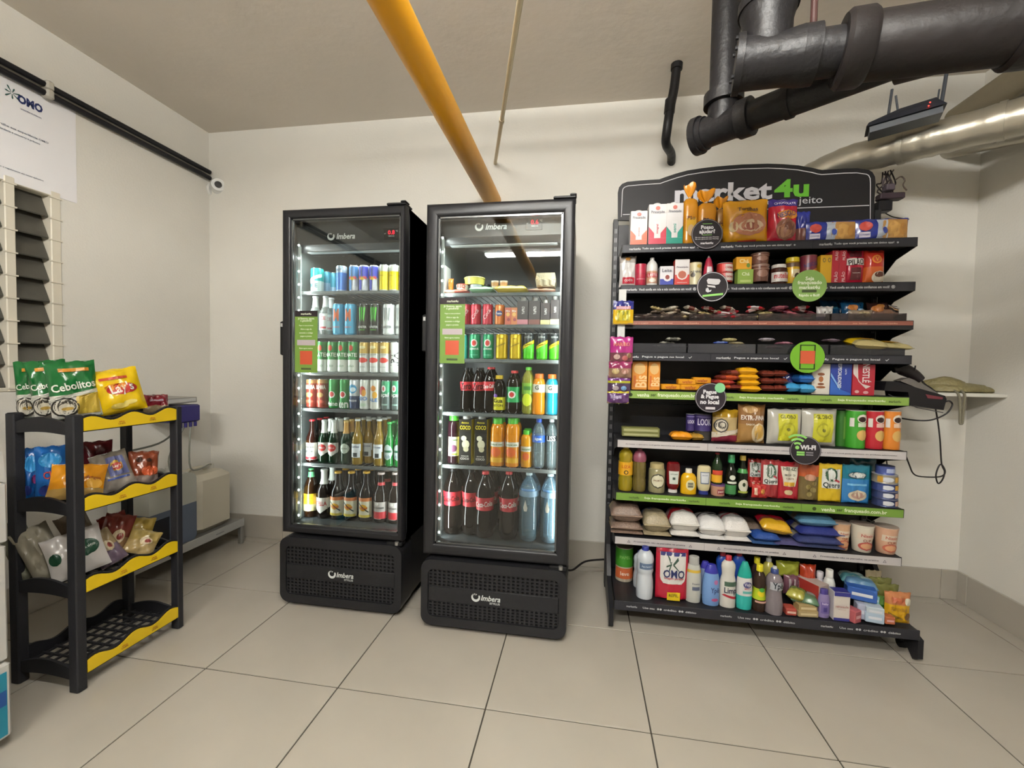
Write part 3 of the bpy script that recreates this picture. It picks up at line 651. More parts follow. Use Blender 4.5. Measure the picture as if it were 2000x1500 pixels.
f1 = fridge('left drinks fridge with black frame, full of beer and energy cans', -1.556, -.878, y1f, .39, 2.085, -1.508, -.906, .43, 2.04, .02, F1Z[:5], '0.8', at(680, 489, y1f+.09).z, (at(667, 461, y1f+.07).x, at(667, 461, y1f+.07).z))
f2 = fridge('right drinks fridge with black frame, cola bottles on its bottom shelf', -.748, -.043, y2f, .365, 2.06, -.690, -.098, .42, 2.00, .02, F2Z[:5], '0.6', at(980, 475, y2f+.09).z, (at(960, 442, y2f+.07).x, at(960, 442, y2f+.07).z))
def sticker(px0, py0, px1, py1, Y, label):
    a = at(px0, py0, Y); b = at(px1, py1, Y); t = thing('payment_sticker', label, 'sticker', ((a.x+b.x)/2, Y, b.z), group='green stickers on the fridge doors'); W, H = b.x-a.x, a.z-b.z; cx = (a.x+b.x)/2
    MB().box((a.x, Y, b.z), (b.x, Y+.001, a.z), mat('#6f9439', .5)).build('green_card', t, smooth=0)
    MB().box((a.x, Y-.0006, a.z-H*.095), (b.x, Y+.0002, a.z), mat('#2a2226', .5)).build('dark_header', t, smooth=0)
    MB().box((cx-W*.27, Y-.0006, b.z+H*.13), (cx+W*.27, Y+.0002, b.z+H*.35), mat('#c4502e', .5)).build('red_square', t, smooth=0)
    MB().box((cx-W*.4, Y-.0006, b.z+H*.44), (cx+W*.4, Y+.0002, b.z+H*.53), mat('#b5a9ad', .5)).build('pale_button', t, smooth=0)
    MB().box((cx-W*.22, Y-.0006, b.z+H*.045), (cx+W*.22, Y+.0002, b.z+H*.075), mat('#3d4a24', .5)).build('dark_button', t, smooth=0)
    mb = MB(); l = mat('#dfe6cc', .5)
    for s, v, w_ in (('market4u', .95, .45), ('Já fizemos, agora', .87, .72), ('é geladinha!', .835, .5), ('Pegue os seus produtos', .76, .62), ('Abra o app do', .70, .5), ('escaneie o código', .64, .6), ('pague e pronto', .585, .5), ('Baixe agora mesmo', .39, .6)): flat_text(mb, s, cx, b.z+H*v, Y-.0012, W*w_, None, l)
    mb.build('lettering', t, smooth=0)
sticker(576, 607, 620, 728, y1f+.0155, 'green payment sticker on the left drinks fridge door'); sticker(860, 582, 907, 710, y2f+.0155, 'green payment sticker on the right drinks fridge door')
cable([(-.06, 2.45, .14), (-.02, 2.50, .12), (.05, 2.60, .13), (.15, 2.66, .125), (.25, 2.70, .12)], .006, cab, 'black power cord running from right fridge behind the gondola')
# ================================================================ GONDOLA
gk = mat('#1f1f23', .42, 0, .05, 200); gk2 = mat('#2c2c32', .42)
GX0, GX1, GYF, GYB, GBF = .188, 1.502, 2.26, 2.52, 2.15
gd = thing('gondola_shelving', 'black market gondola with nine loaded shelves and arched header', 'shelving', ((GX0+GX1)/2, 2.4, 0))
GZ = [1.915, 1.713, 1.536, 1.376, 1.184, .932, .660, .432]
for i, z0 in enumerate((.10, .35, .60, .85, 1.10, 1.35, 1.60, 1.85)):
    MB().box((GX0, GYB, z0+.001), (GX1-.03, GYB+.012, z0+.249), gk, .0015).build('back_panel', gd)
for x in (GX0-.028, GX1-.03):
    u = MB().box((x, GYB-.01, .03), (x+.028, GYB+.05, 2.13), gk, .002); 
    for k in range(38): u.box((x+.008, GYB-.0112, .2+k*.05), (x+.012, GYB-.0098, .225+k*.05), mat('#77777a', .4)).box((x+.016, GYB-.0112, .2+k*.05), (x+.020, GYB-.0098, .225+k*.05), mat('#77777a', .4))
    u.build('upright', gd)
STR = {0: (gk2, '#c9c9cc'), 1: (gk2, '#c9c9cc'), 2: (mat('#8d5244', .5), '#c99a80'), 3: (gk2, '#c9c9cc'), 4: (mat('#7f9f45', .5), '#e4ecd0'), 5: (mat('#bdb8b8', .5), '#4a464c'), 6: (mat('#6f9436', .5), '#e4ecd0'), 7: (mat('#bbb6b6', .5), '#56525a')}
TXT = {0: [('market4u', .055, -.16, 0), ('Tudo que você precisa em um único app!', .25, .0, 0), ('°', .008, .14, 0)], 1: [('market4u', .05, -.17, 0), ('Você confia em nós e nós confiamos em você!', .25, -.01, 0), ('®', .016, .13, 0)],
       2: [('Pegue e pague', .09, -.13, 0), ('no local', .06, 0, 0), ('market4u', .07, .12, 0)], 3: [('market4u', .065, -.16, 0), ('Pegue e pague no local', .20, -.01, 0), ('✓', .016, .12, 0)],
       4: [('market4u', .05, -.13, 1), ('Seja franqueado market4u', .20, .02, 0), ('market4u', .05, .16, 1)], 5: [('Ao baixar o aplicativo você ganha descontos em produtos selecionados', .36, 0, 0)],
       6: [('market4u', .05, -.13, 1), ('Seja franqueado market4u', .20, .02, 0), ('market4u', .05, .16, 1)], 7: [('Proximidade não se percebe, se pratica', .25, 0, 0), ('△', .016, -.15, 0), ('△', .016, .15, 0)]}
def third_text(k, y, z, h, cols, s_):
    xs = [GX0+(GX1-GX0)*f for f in (.17, .5, .83)]
    for q, cx in enumerate(xs):
        mb = MB()
        if (k == 4 and q == 0) or (k == 6 and q == 2):
            flat_text(mb, 'venha', cx-.10, z, y, .06, None, mat(cols, .5)); flat_text(mb, 'ser', cx-.05, z, y, .025, None, mat('#33421a', .5)); flat_text(mb, 'franqueado.com.br', cx+.06, z, y, .18, None, mat(cols, .5))
            mb.add([(cx-.16+.009*math.cos(a*.6), y, z+.009*math.sin(a*.6)) for a in range(10)], [tuple(range(10))], mat('#33421a', .5)); mb.build('lettering', s_, smooth=0); continue
        for s, w_, dx, dk in TXT[k]: flat_text(mb, s, cx+dx, z, y, w_, h if w_ > .03 else None, mat('#3f5220' if dk else cols, .5))
        mb.build('lettering', s_, smooth=0)
for k, z in enumerate(GZ):
    s = root('shelf'); del s['kind']; s.parent = gd; s.location = (0, 0, z)
    MB().box((GX0+.004, GYF+.003, z-.028), (GX1-.004, GYB-.012, z-.002), gk, .002).build('tray', s)
    h = .024 if k == 2 else .042
    MB().box((GX0, GYF-.004, z-.042), (GX1, GYF+.003, z+.0), gk, .001).build('front_rail', s)
    M_, c_ = STR[k]
    for q in range(3):
        xa = GX0+.004+(GX1-GX0-.008)*q/3; xb = GX0+.004+(GX1-GX0-.008)*(q+1)/3
        MB().box((xa+.0004, GYF-.0065, z-h+.001), (xb-.0004, GYF-.0042, z-.003), M_, .0008).build('price_strip', s)
    third_text(k, GYF-.0076, z-h/2-.002, {5: .006, 7: .009, 2: .006}.get(k, .012), c_, s)
    for x in (GX0+.0005, GX1-.0035):
        MB().prism([(GYF+.003, z-.042), (GYF+.003, z-.002), (GYB-.011, z-.002), (GYB-.011, z-.13), (GYB-.05, z-.13), (GYB-.13, z-.072)], x, x+.003, gk, 'x').build('bracket', s, smooth=0)
    if k in (2, 3):                                    # low clear trays with dividers
        for q in range(4):
            xa = GX0+.012+(GX1-GX0-.03)*q/4; xb = xa+(GX1-GX0-.03)/4-.006; cm = clear('#8a7a78', .07) if k == 2 else clear('#5c5c62', .4 if q < 2 else .15); hh = .034 if k == 2 else .046
            mb = MB().box((xa, GYF+.006, z), (xb, GYF+.008, z+hh), cm).box((xa, GYF+.006, z), (xa+.002, GYB-.02, z+hh), cm).box((xb-.002, GYF+.006, z), (xb, GYB-.02, z+hh), cm).box((xa, GYF+.006, z-.001), (xb, GYB-.02, z+.001), cm)
            mb.build('clear_bin', s, smooth=0)
# base
b_ = root('base'); del b_['kind']; b_.parent = gd; b_.location = (0, 0, .1)
BZ = .150
MB().box((GX0+.004, GBF+.004, BZ-.03), (GX1+.01, GYB-.012, BZ-.002), gk, .002).build('base_deck', b_)
MB().box((GX0, GBF-.003, BZ-.046), (GX1+.014, GBF+.004, BZ+.0), gk2, .002).build('front_rail', b_)
for f in (.17, .5, .83):
    cx = GX0+(GX1-GX0)*f; mb = MB()
    for s, w_, dx in (('market4u', .05, -.14), ('Use seu', .055, -.06), ('●●', .022, -.01), ('crédito', .06, .04), ('●●', .022, .09), ('débito', .05, .135)): flat_text(mb, s, cx+dx, BZ-.022, GBF-.0042, w_, .010, mat('#b9b9bc', .5))
    mb.build('lettering', b_, smooth=0)
for x in (GX0-.024, GX1+.010):
    MB().prism([(GBF+.0, .105), (GBF, .02), (GBF+.03, 0), (GBF+.06, .03), (GYB-.04, .045), (GYB+.02, .045), (GYB+.02, .52), (GYB-.015, .52), (GYB-.05, .30), (GYB-.16, .17)], x, x+.022, gk, 'x').build('side_foot', b_, smooth=0)
cx = at(1765, 1245, 2.27).x
MB().box((cx-.03, 2.24, .045), (cx+.012, 2.30, .10), gk, .003).tube([(cx-.02, 2.27, .024), (cx+.006, 2.27, .024)], .024, mat('#101011', .6), 18).build('caster', b_)
# header board
hd = root('header_board'); del hd['kind']; hd.parent = gd; hd.location = (0, 0, 2.2)
HY = 2.50
hp = [(1207, 430), (1207, 375), (1209, 366), (1215, 359), (1225, 355), (1250, 352.5), (1288, 350), (1299, 346), (1320, 339), (1342, 333), (1370, 328.5), (1400, 325), (1450, 321), (1500, 319.5), (1530, 320.5), (1560, 323), (1588, 328), (1600, 331), (1606, 332), (1620, 331), (1650, 329), (1675, 328.5), (1696, 331.6), (1704, 336), (1709, 345), (1710, 356), (1706, 438)]
O = [at(px, py, HY) for px, py in hp]; poly = [(p.x, p.z) for p in O]
MB().prism(poly[::-1], HY, HY+.014, mat('#1c1a1d', .5)).build('board', hd, smooth=0)
cxh, czh = (poly[0][0]+poly[-1][0])/2, 2.23; n = len(poly)
def inset(d):
    out = []
    for i in range(n):
        a, b, c = Vector(poly[i-1]), Vector(poly[i]), Vector(poly[(i+1) % n]); nn = Vector((0, 0))
        for u, v in ((a, b), (b, c)):
            t_ = (v-u).normalized(); nn += Vector((t_.y, -t_.x))
        nn.normalize(); out.append(tuple(b+nn*d))
    return out
i0_, i1_ = inset(.022), inset(.026); mb = MB()
mb.add([(x, HY-.0012, z) for x, z in i0_]+[(x, HY-.0012, z) for x, z in i1_], [(i, i+1, n+i+1, n+i) for i in range(n-1)], mat('#cfcdd0', .5)); mb.build('white_outline', hd, smooth=0)
zz = at(1500, 445, HY).z; xa = at(1584, 420, HY).x; xb = at(1697, 413, HY).x
mb = MB(); mb.box((GX0+.02, HY-.001, 2.148), (xb, HY, 2.152), mat('#cfcdd0', .5)); mb.build('lower_outline', hd, smooth=0)
a = at(1318, 372, HY); b = at(1508, 372, HY); c = at(1512, 368, HY); d = at(1580, 362, HY)
mb = MB(); lz = at(1440, 372, HY).z
flat_text(mb, 'market', (a.x+b.x)/2, lz-.006, HY-.003, b.x-a.x, .098, mat('#d2d0d6', .45), .035); mb.build('lettering', hd, smooth=0, label='white rounded letters')
mb = MB(); flat_text(mb, '4u', (c.x+d.x)/2, lz-.002, HY-.003, d.x-c.x, .095, mat('#62b32a', .45), .035); mb.build('lettering', hd, smooth=0, label='green letters')
mb = MB(); e = at(1606, 392, HY); flat_text(mb, 'do seu jeito', e.x-.15, e.z, HY-.003, .30, .048, mat('#c9c7cc', .45), .005); mb.build('lettering', hd, smooth=0)
# round shelf signs
def round_sign(label, px, py, rpx, Y, base_c, rim_c):
    c = at(px, py, Y); r = at(px+rpx, py, Y).x-c.x; t = thing('round_sign', label, 'sign', (c.x, Y, c.z), group='round signs clipped to the shelf edges')
    MB().lathe([(r, 0), (r, .003)], mat(base_c, .45), 48, (c.x, Y, c.z), 'y').build('sign_disc', t, smooth=30)
    if rim_c:
        mb = MB(); m_ = mat(rim_c, .45)
        mb.add([(c.x+q*math.cos(k*math.pi/30), Y-.0006, c.z+q*math.sin(k*math.pi/30)) for q in (r*.93, r*.965) for k in range(60)], [(k, 60+k, 60+(k+1) % 60, (k+1) % 60) for k in range(60)], m_); mb.build('rim_line', t, smooth=0)
    MB().box((c.x-.006, Y+.003, c.z-.012), (c.x+.006, GYF-.0068 if Y < GYF-.012 else Y+.006, c.z+.012), clear('#9a9a9a', .4)).build('clip', t, smooth=0)
    return t, c, r
SY = GYF-.016; wt = mat('#d6d4d8', .45); lg = mat('#8fd06a', .45)
t, c, r = round_sign('black round help sign in front of the bread bags, top shelf', 1381, 457, 31, SY, '#2b262b', '#8a868c')
mb = MB(); flat_text(mb, 'Posso', c.x, c.z+r*.45, SY-.001, r*.8, None, wt, .04); flat_text(mb, 'ajudar?', c.x, c.z+r*.13, SY-.001, r*1.0, None, wt, .04)
for v in (-.22, -.34): flat_text(mb, 'Fale com a gente pelo nosso WhatsApp', c.x, c.z+r*v, SY-.001, r*1.5, None, wt)
flat_text(mb, 'market4u', c.x, c.z-r*.6, SY-.001, r*.8, None, wt, .03); mb.build('lettering', t, smooth=0)
MB().box((c.x-r*.3, SY-.001, c.z+r*.66), (c.x+r*.3, SY, c.z+r*.69), lg).box((c.x-r*.3, SY-.001, c.z-r*.08), (c.x+r*.3, SY, c.z-r*.05), lg).build('green_lines', t, smooth=0)
t, c, r = round_sign('black round sign with a white surveillance camera drawing', 1391.5, 560, 31, SY, '#2b262b', '#d0ced2')
mb = MB(); y = SY-.001
def quad(pts, M): mb.add([(c.x+u*r, y, c.z+v*r) for u, v in pts], [tuple(range(len(pts)))], M)
quad([(-.38, .42), (-.30, .55), (.42, .50), (.50, .38), (.40, .16), (.2, .12), (-.3, .2)], wt); quad([(-.36, .12), (.15, .06), (.2, -.08), (-.3, .0)], wt); quad([(-.42, -.12), (-.28, -.05), (-.2, -.25), (-.05, -.2), (-.1, -.32), (-.3, -.38), (-.42, -.3)], wt)
mb.build('camera_drawing', t, smooth=0)
MB().add([(c.x+u*r, y, c.z+v*r) for u, v in ((-.62, -.55), (.68, -.42), (.68, -.56), (-.62, -.68))], [(0, 1, 2, 3)], lg).build('green_line', t, smooth=0)
t, c, r = round_sign('pale green round franchise sign on the second shelf edge', 1581, 558, 34, SY, '#84ab58', None)
mb = MB()
for s, v, w_ in (('Seja', .42, .5), ('franqueado', .17, 1.4), ('market4u', -.1, 1.2), ('Rápido e fácil!', -.62, 1.2)): flat_text(mb, s, c.x, c.z+r*v, SY-.001, r*w_, None, mat('#e6efd6', .5), .03)
mb.build('lettering', t, smooth=0); MB().box((c.x-r*.42, SY-.001, c.z-r*.42), (c.x+r*.42, SY, c.z-r*.26), mat('#3d4a2a', .5)).build('dark_button', t, smooth=0)
t, c, r = round_sign('bright green round sign with a phone outline drawing', 1577, 697.5, 34, SY, '#6aa61e', None)
mb = MB(); dk = mat('#1f3312', .5); y = SY-.001
for a, b in (((-.45, -.78), (-.38, .78)), ((.38, -.78), (.45, .78)), ((-.45, .72), (.45, .78)), ((-.45, -.78), (.45, -.72))): mb.box((c.x+a[0]*r, y, c.z+a[1]*r), (c.x+b[0]*r, y+.001, c.z+b[1]*r), dk)
mb.build('phone_outline', t, smooth=0); MB().box((c.x-.42*r, y-.001, c.z-.42*r), (c.x+.42*r, y+.0005, c.z+.40*r), mat('#c0502c', .5)).build('red_square', t, smooth=0)
t, c, r = round_sign('black round pick and pay sign on the fifth shelf edge', 1388, 777, 31, SY, '#2d262e', '#9a969c')
mb = MB()
for s, v, w_ in (('Pegue', .36, .85), ('& Pague', .05, 1.15), ('no local', -.28, 1.2)): flat_text(mb, s, c.x-r*.06, c.z+r*v, SY-.001, r*w_, None, wt, .05)
mb.build('lettering', t, smooth=0); MB().box((c.x-r*.3, SY-.001, c.z-r*.78), (c.x+r*.3, SY, c.z-r*.62), mat('#cfc9ce', .5)).build('pale_button', t, smooth=0)
q = at(1406, 757.5, SY); MB().lathe([(r*.33, -.002), (r*.33, 0)], mat('#7fc48c', .5), 24, (q.x, SY-.001, q.z), 'y').build('green_badge', t)
t, c, r = round_sign('black round internet sign with green signal arcs', 1573, 880, 31, SY, '#2b262b', '#8a868c')
mb = MB(); flat_text(mb, 'WI-FI', c.x+r*.15, c.z+r*.22, SY-.001, r*1.0, None, wt, .05); mb.build('lettering', t, smooth=0)
mb = MB().box((c.x-.55*r, SY-.001, c.z-.2*r), (c.x-.05*r, SY, c.z-.08*r), lg).box((c.x-.55*r, SY-.001, c.z-.36*r), (c.x-.05*r, SY, c.z-.24*r), lg).box((c.x+.05*r, SY-.001, c.z-.18*r), (c.x+.5*r, SY, c.z-.10*r), mat('#8a868c', .5)).box((c.x+.05*r, SY-.001, c.z-.34*r), (c.x+.5*r, SY, c.z-.26*r), mat('#8a868c', .5)); mb.build('small_bars', t, smooth=0)
q = at(1557, 874, SY); mb = MB()
for q0, q1 in ((.24, .38), (.52, .66), (.80, .94)):
    A = [math.radians(50+80*k/12) for k in range(13)]
    mb.add([(q.x+r*s_*math.cos(a), yy, q.z+r*s_*math.sin(a)) for yy in (SY-.001, SY+.002) for s_ in (q0, q1) for a in A], [(k, k+1, 14+k, 13+k) for k in range(12)]+[(26+k, 39+k, 40+k, 27+k) for k in range(12)]+[(13+k, 14+k, 40+k, 39+k) for k in range(12)], lg)
mb.lathe([(r*.13, -.001), (r*.13, .001)], lg, 14, (q.x, SY, q.z-.0), 'y'); mb.build('signal_arcs', t, smooth=0)
# corner shelf, till terminal, scanner
sx = at(1835, 766, YB).x; fy = onx(1968, 775, XR).y
cs = MB().box((1.80, fy, 1.178), (XR, YB, 1.197), mat('#dcd9d0', .45), .002).build('corner_shelf', smooth=0); tag(cs, 'small white corner shelf right of the gondola', 'shelf')
# ================================================================ PRODUCTS
PR = []
def pfl(profile, W, H): return [(r*W/2, z*H) for r, z in profile]
def rad(prof, z):
    if z <= prof[0][1]: return prof[0][0]
    for (r0, z0), (r1, z1) in zip(prof, prof[1:]):
        if z0 <= z <= z1 and z1 > z0: return r0+(r1-r0)*(z-z0)/(z1-z0)
    return prof[-1][0]
PF = {
 'can': [(.0, .012), (.70, .012), (.80, 0), (.84, .004), (1, .045), (1, .30), (1, .60), (1, .925), (.88, .975)],
 'slim': [(.0, .01), (.70, .01), (.82, 0), (1, .03), (1, .30), (1, .50), (1, .70), (1, .945), (.90, .985)],
 'beer': [(0, .01), (.80, .008), (.93, 0), (1, .02), (1, .08), (1, .25), (1, .40), (1, .52), (.94, .585), (.72, .66), (.52, .73), (.44, .80), (.41, .90), (.40, .94), (.44, .945), (.44, .965)],
 'stubby': [(0, .01), (.85, .008), (.95, 0), (1, .02), (1, .30), (1, .55), (.93, .66), (.66, .76), (.44, .83), (.36, .93), (.36, .97)],
 'pet': [(0, .02), (.55, .015), (.80, 0), (.93, .03), (1, .09), (1, .30), (.97, .46), (1, .56), (1, .68), (.93, .76), (.72, .84), (.45, .90), (.30, .93), (.29, .955)],
 'cola': [(0, .02), (.55, .015), (.82, 0), (.95, .04), (1, .12), (.98, .30), (.90, .42), (.90, .50), (.97, .58), (1, .64), (.97, .72), (.80, .80), (.55, .88), (.36, .93), (.32, .955)],
 'juice': [(0, .01), (.85, .008), (.96, 0), (1, .03), (1, .40), (1, .72), (.97, .80), (.82, .86), (.62, .89), (.62, .90)],
 'sport': [(0, .01), (.82, .008), (.93, 0), (1, .04), (1, .30), (.93, .42), (.97, .52), (1, .62), (.98, .74), (.80, .84), (.60, .88), (.60, .90)],
 'oil': [(0, .01), (.85, .01), (.95, 0), (1, .04), (1, .28), (.93, .32), (1, .36), (1, .66), (.93, .70), (1, .75), (.96, .84), (.70, .92), (.36, .96), (.34, .975)],
 'jar': [(0, .01), (.85, .008), (.96, 0), (1, .04), (1, .40), (1, .74), (.93, .81), (.80, .84), (.80, .86)],
 'tub': [(0, 0), (.88, 0), (.92, .02), (.96, .5), (1, .92), (1, .93)],
 'tin': [(0, 0), (.97, 0), (1, .03), (.98, .07), (.98, .5), (.98, .93), (1, .97)],
 'tube': [(0, 0), (.98, 0), (1, .02), (1, .3), (1, .6), (1, .94), (1.0, .95)],
 'squeeze': [(0, .0), (.62, .0), (.64, .02), (.64, .12), (.80, .16), (.95, .30), (1, .55), (1, .85), (.92, .96), (.70, 1.0), (0, 1.0)],
 'squeeze_up': [(0, .01), (.88, .008), (.98, 0), (1, .05), (1, .30), (1, .55), (.93, .68), (.72, .78), (.42, .83), (.40, .84)],
 'bleach': [(0, .01), (.85, .0), (.93, 0), (.97, .06), (1, .20), (.97, .34), (.86, .46), (.88, .50), (.97, .54), (.95, .60), (.94, .70), (1, .76), (.93, .84), (.66, .91), (.36, .94)],
 'cleaner': [(0, .01), (.88, .0), (.98, 0), (1, .05), (1, .30), (1, .48), (.92, .56), (.80, .62), (.84, .70), (.92, .77), (.86, .84), (.58, .90), (.36, .91)],
 'soap': [(0, .01), (.85, .0), (.95, 0), (1, .08), (1, .22), (.86, .38), (.80, .48), (.92, .62), (.88, .74), (.62, .82), (.36, .86), (.34, .88)],
 'oval': [(0, .01), (.80, .0), (.92, 0), (1, .12), (1, .40), (.96, .60), (.84, .76), (.74, .82)],
 'cup': [(0, 0), (.74, 0), (.78, .02), (.86, .5), (.97, .94), (1, .95), (1, .99)],
 'drop': [(0, 0), (.85, 0), (1, .05), (.95, .3), (.78, .6), (.50, .85), (.30, .93)],
}
def vessel(t, W, H, prof='can', col='#888888', bands=None, dec=(), cap=None, top=None, metal=0, rough=.35, cl=None, label=None, flat=1.0, part='body', sub=None):
    """cap=(z0,z1,rfrac,colour) ; bands=[(frac,colour)] ; label=(z0,z1,colour) wrapped band proud of the body"""
    P = pfl(PF[prof], W, H); Mm = clear(*cl) if cl else mat(col, rough, metal)
    # extra rings at band edges so that colours end cleanly
    if bands:
        for f, _ in bands:
            z = f*H
            if P[0][1] < z < P[-1][1] and all(abs(z-q[1]) > 1e-5 for q in P):
                for i in range(len(P)-1):
                    if P[i][1] < z < P[i+1][1]: P.insert(i+1, (rad(P, z), z)); break
    b = MB(); b.lathe(P, Mm, 24, bands=[(f*H, mat(c, rough, metal)) for f, c in bands] if bands else None)
    def fl(o):
        if flat != 1.0: o.scale = (1, flat, 1)
        return o
    fl(b.build(part, t, world=False))
    if prof in ('can', 'slim'):
        r, z = P[-1]; fl(MB().lathe([(r+.0004, z-.001), (r+.0006, z+.0018), (r-.001, z+.0022), (r-.002, z-.001), (0, z-.001)], mat('#b9bbbd', .25, .9), 24).tube([(0, -r*.1, z+.001), (0, -r*.6, z+.0015)], .003, mat('#b9bbbd', .25, .9), 6).build('lid', t, world=False))
    if top: fl(MB().lathe([(P[-1][0]*.98, 0), (P[-1][0]*.98, .003)], mat(top, .4), 24, (0, 0, P[-1][1]-.001)).build('lid', t, world=False))
    if label:
        z0, z1, c = label[:3]; zs = [z0*H]+[q[1] for q in P if z0*H < q[1] < z1*H]+[z1*H]
        fl(MB().lathe([(rad(P, z)+.0006, z) for z in zs], mat(c, .4), 28).build('label_band', t, world=False))
    if cap:
        for cp in (cap if isinstance(cap, list) else [cap]):
            z0, z1, rf, c = cp[:4]; rt = cp[4] if len(cp) > 4 else rf*.96
            fl(MB().lathe([(0, z0*H), (rf*W/2, z0*H), (rf*W/2, z0*H+(z1-z0)*H*.1), (rt*W/2, z1*H-.0015), (rt*W/2*.93, z1*H), (0, z1*H)], mat(c, .4), 20).build('cap' if z0 > .3 or prof == 'squeeze' else 'base_cap', t, world=False))
    def surf(x, z, e):
        r = rad(P, z)+e+.0007; x = max(-r*.97, min(r*.97, x)); return (x, -flat*math.sqrt(max(r*r-x*x, 1e-9)), z)
    if dec: decals(dec, W, H, surf, t)
def box_p(t, W, H, D=.05, col='#cccccc', side=None, topc=None, dec=(), cap=None, bev=.0012, rough=.45):
    m = MB().box((-W/2, -D/2, 0), (W/2, D/2, H), mat(col, rough), bev)
    if topc: m.box((-W/2+bev, -D/2+bev, H-.0005), (W/2-bev, D/2-bev, H+.0006), mat(topc, rough))
    m.build('carton', t, world=False)
    if side:
        MB().box((-W/2-.0005, -D/2+.002, .001), (-W/2+.0005, D/2-.002, H-.001), mat(side, rough)).box((W/2-.0005, -D/2+.002, .001), (W/2+.0005, D/2-.002, H-.001), mat(side, rough)).build('side_print', t, world=False, smooth=0)
    if cap: MB().lathe([(cap[1]*W/2, H), (cap[1]*W/2, H+cap[0]*H), (cap[1]*W/2*.9, H+cap[0]*H+.001), (0, H+cap[0]*H+.001)], mat(cap[2], .4), 18).build('cap', t, world=False)
    if dec: decals(dec, W, H, lambda x, z, e: (x, -D/2-e, z), t)
def bag(t, W, H, D=.06, bands=(('1', '#cc8800'),), dec=(), seed=1, seal=.05, full=.5, rough=.22, cl=None, wr=.006, tie=None, squash=1, pinch=.06, name='pouch', bottom=False):
    """pillow bag standing up; bands [(v_top, colour)]"""
    r = random.Random(seed); NU, NV = 16, 22; ph = [r.uniform(0, 6.28) for _ in range(8)]
    def th(u, v):      # half thickness, u in -1..1, v 0..1
        if bottom: ev = 1-max(0, (v-.0))**3.0; ev = max(ev, 0)**.6
        else: ev = max(0, 1-abs(2*v-1)**2.6)**.55
        eu = max(0, 1-abs(u)**2.4)**.55
        return D/2*(eu*ev)*(.92+.08*math.sin(3*u+ph[0])*math.cos(4*v+ph[1]))
    def wrk(u, v, s):
        k = max(0, 1-abs(u)**4)
        return wr*k*(.5*math.sin(7*u+5*v+ph[2]+s)+.3*math.sin(13*v-6*u+ph[3]+s*2)+.25*math.sin(19*u+ph[4])*math.sin(11*v+ph[5]))*min(1, 6*min(v+.02, 1.02-v))
    def hw(v):
        e = abs(2*v-1); return W/2*(1-pinch*(1-e**2)) if not bottom else W/2*(1-pinch*(.3+.7*v)*(1-v)*2)
    def front(x, z, e):
        v = max(0, min(1, z/H)); u = max(-1, min(1, x/hw(v))); return (x, -(th(u, v)+wrk(u, v, 0)+e+.0012), z)
    vs = []; fs = []; mi = []; zs = [i/NV for i in range(NV+1)]
    for s in (0, 1):
        for v in zs:
            for j in range(NU+1):
                u = -1+2*j/NU; y = th(u, v)+wrk(u, v, s*3); edge = abs(u) > .999 or v < 1e-6 or v > .9999
                if edge: y = .0006
                vs.append((u*hw(v), -y if s == 0 else y, v*H+(0 if v < .99 else .003*math.sin(9*u+ph[6]))))
    n1 = (NU+1)*(NV+1); m = MB(); mats_ = [(f, (clear(*c) if isinstance(c, tuple) else mat(c, rough))) for f, c in bands]
    for s in (0, 1):
        for i in range(NV):
            vc = (i+.5)/NV; MM = mats_[-1][1]
            for f, q in mats_:
                if vc <= f: MM = q; break
            for j in range(NU):
                a = s*n1+i*(NU+1)+j; f = (a, a+1, a+NU+2, a+NU+1); fs.append((f if s == 0 else f[::-1], MM))
    m.v = vs
    for f, MM in fs: m.f.append(f); m.m.append(m.mi(MM))
    o = m.build(name, t, world=False, smooth=60)
    if seal:
        sm = mats_[-1][1]
        mb = MB()
        for z0 in (([H*(1-seal), H] if not bottom else [H*(1-seal)]) and ([0, H-.008] if not bottom else [H-.008])):
            for q in range(3): mb.box((-W/2*.97, -.0022, z0+.001+q*.0028), (W/2*.97, .0022, z0+.0022+q*.0028), sm)
        mb.build('crimped_seal', t, world=False, smooth=0)
    if dec: decals(dec, W, H, front, t)
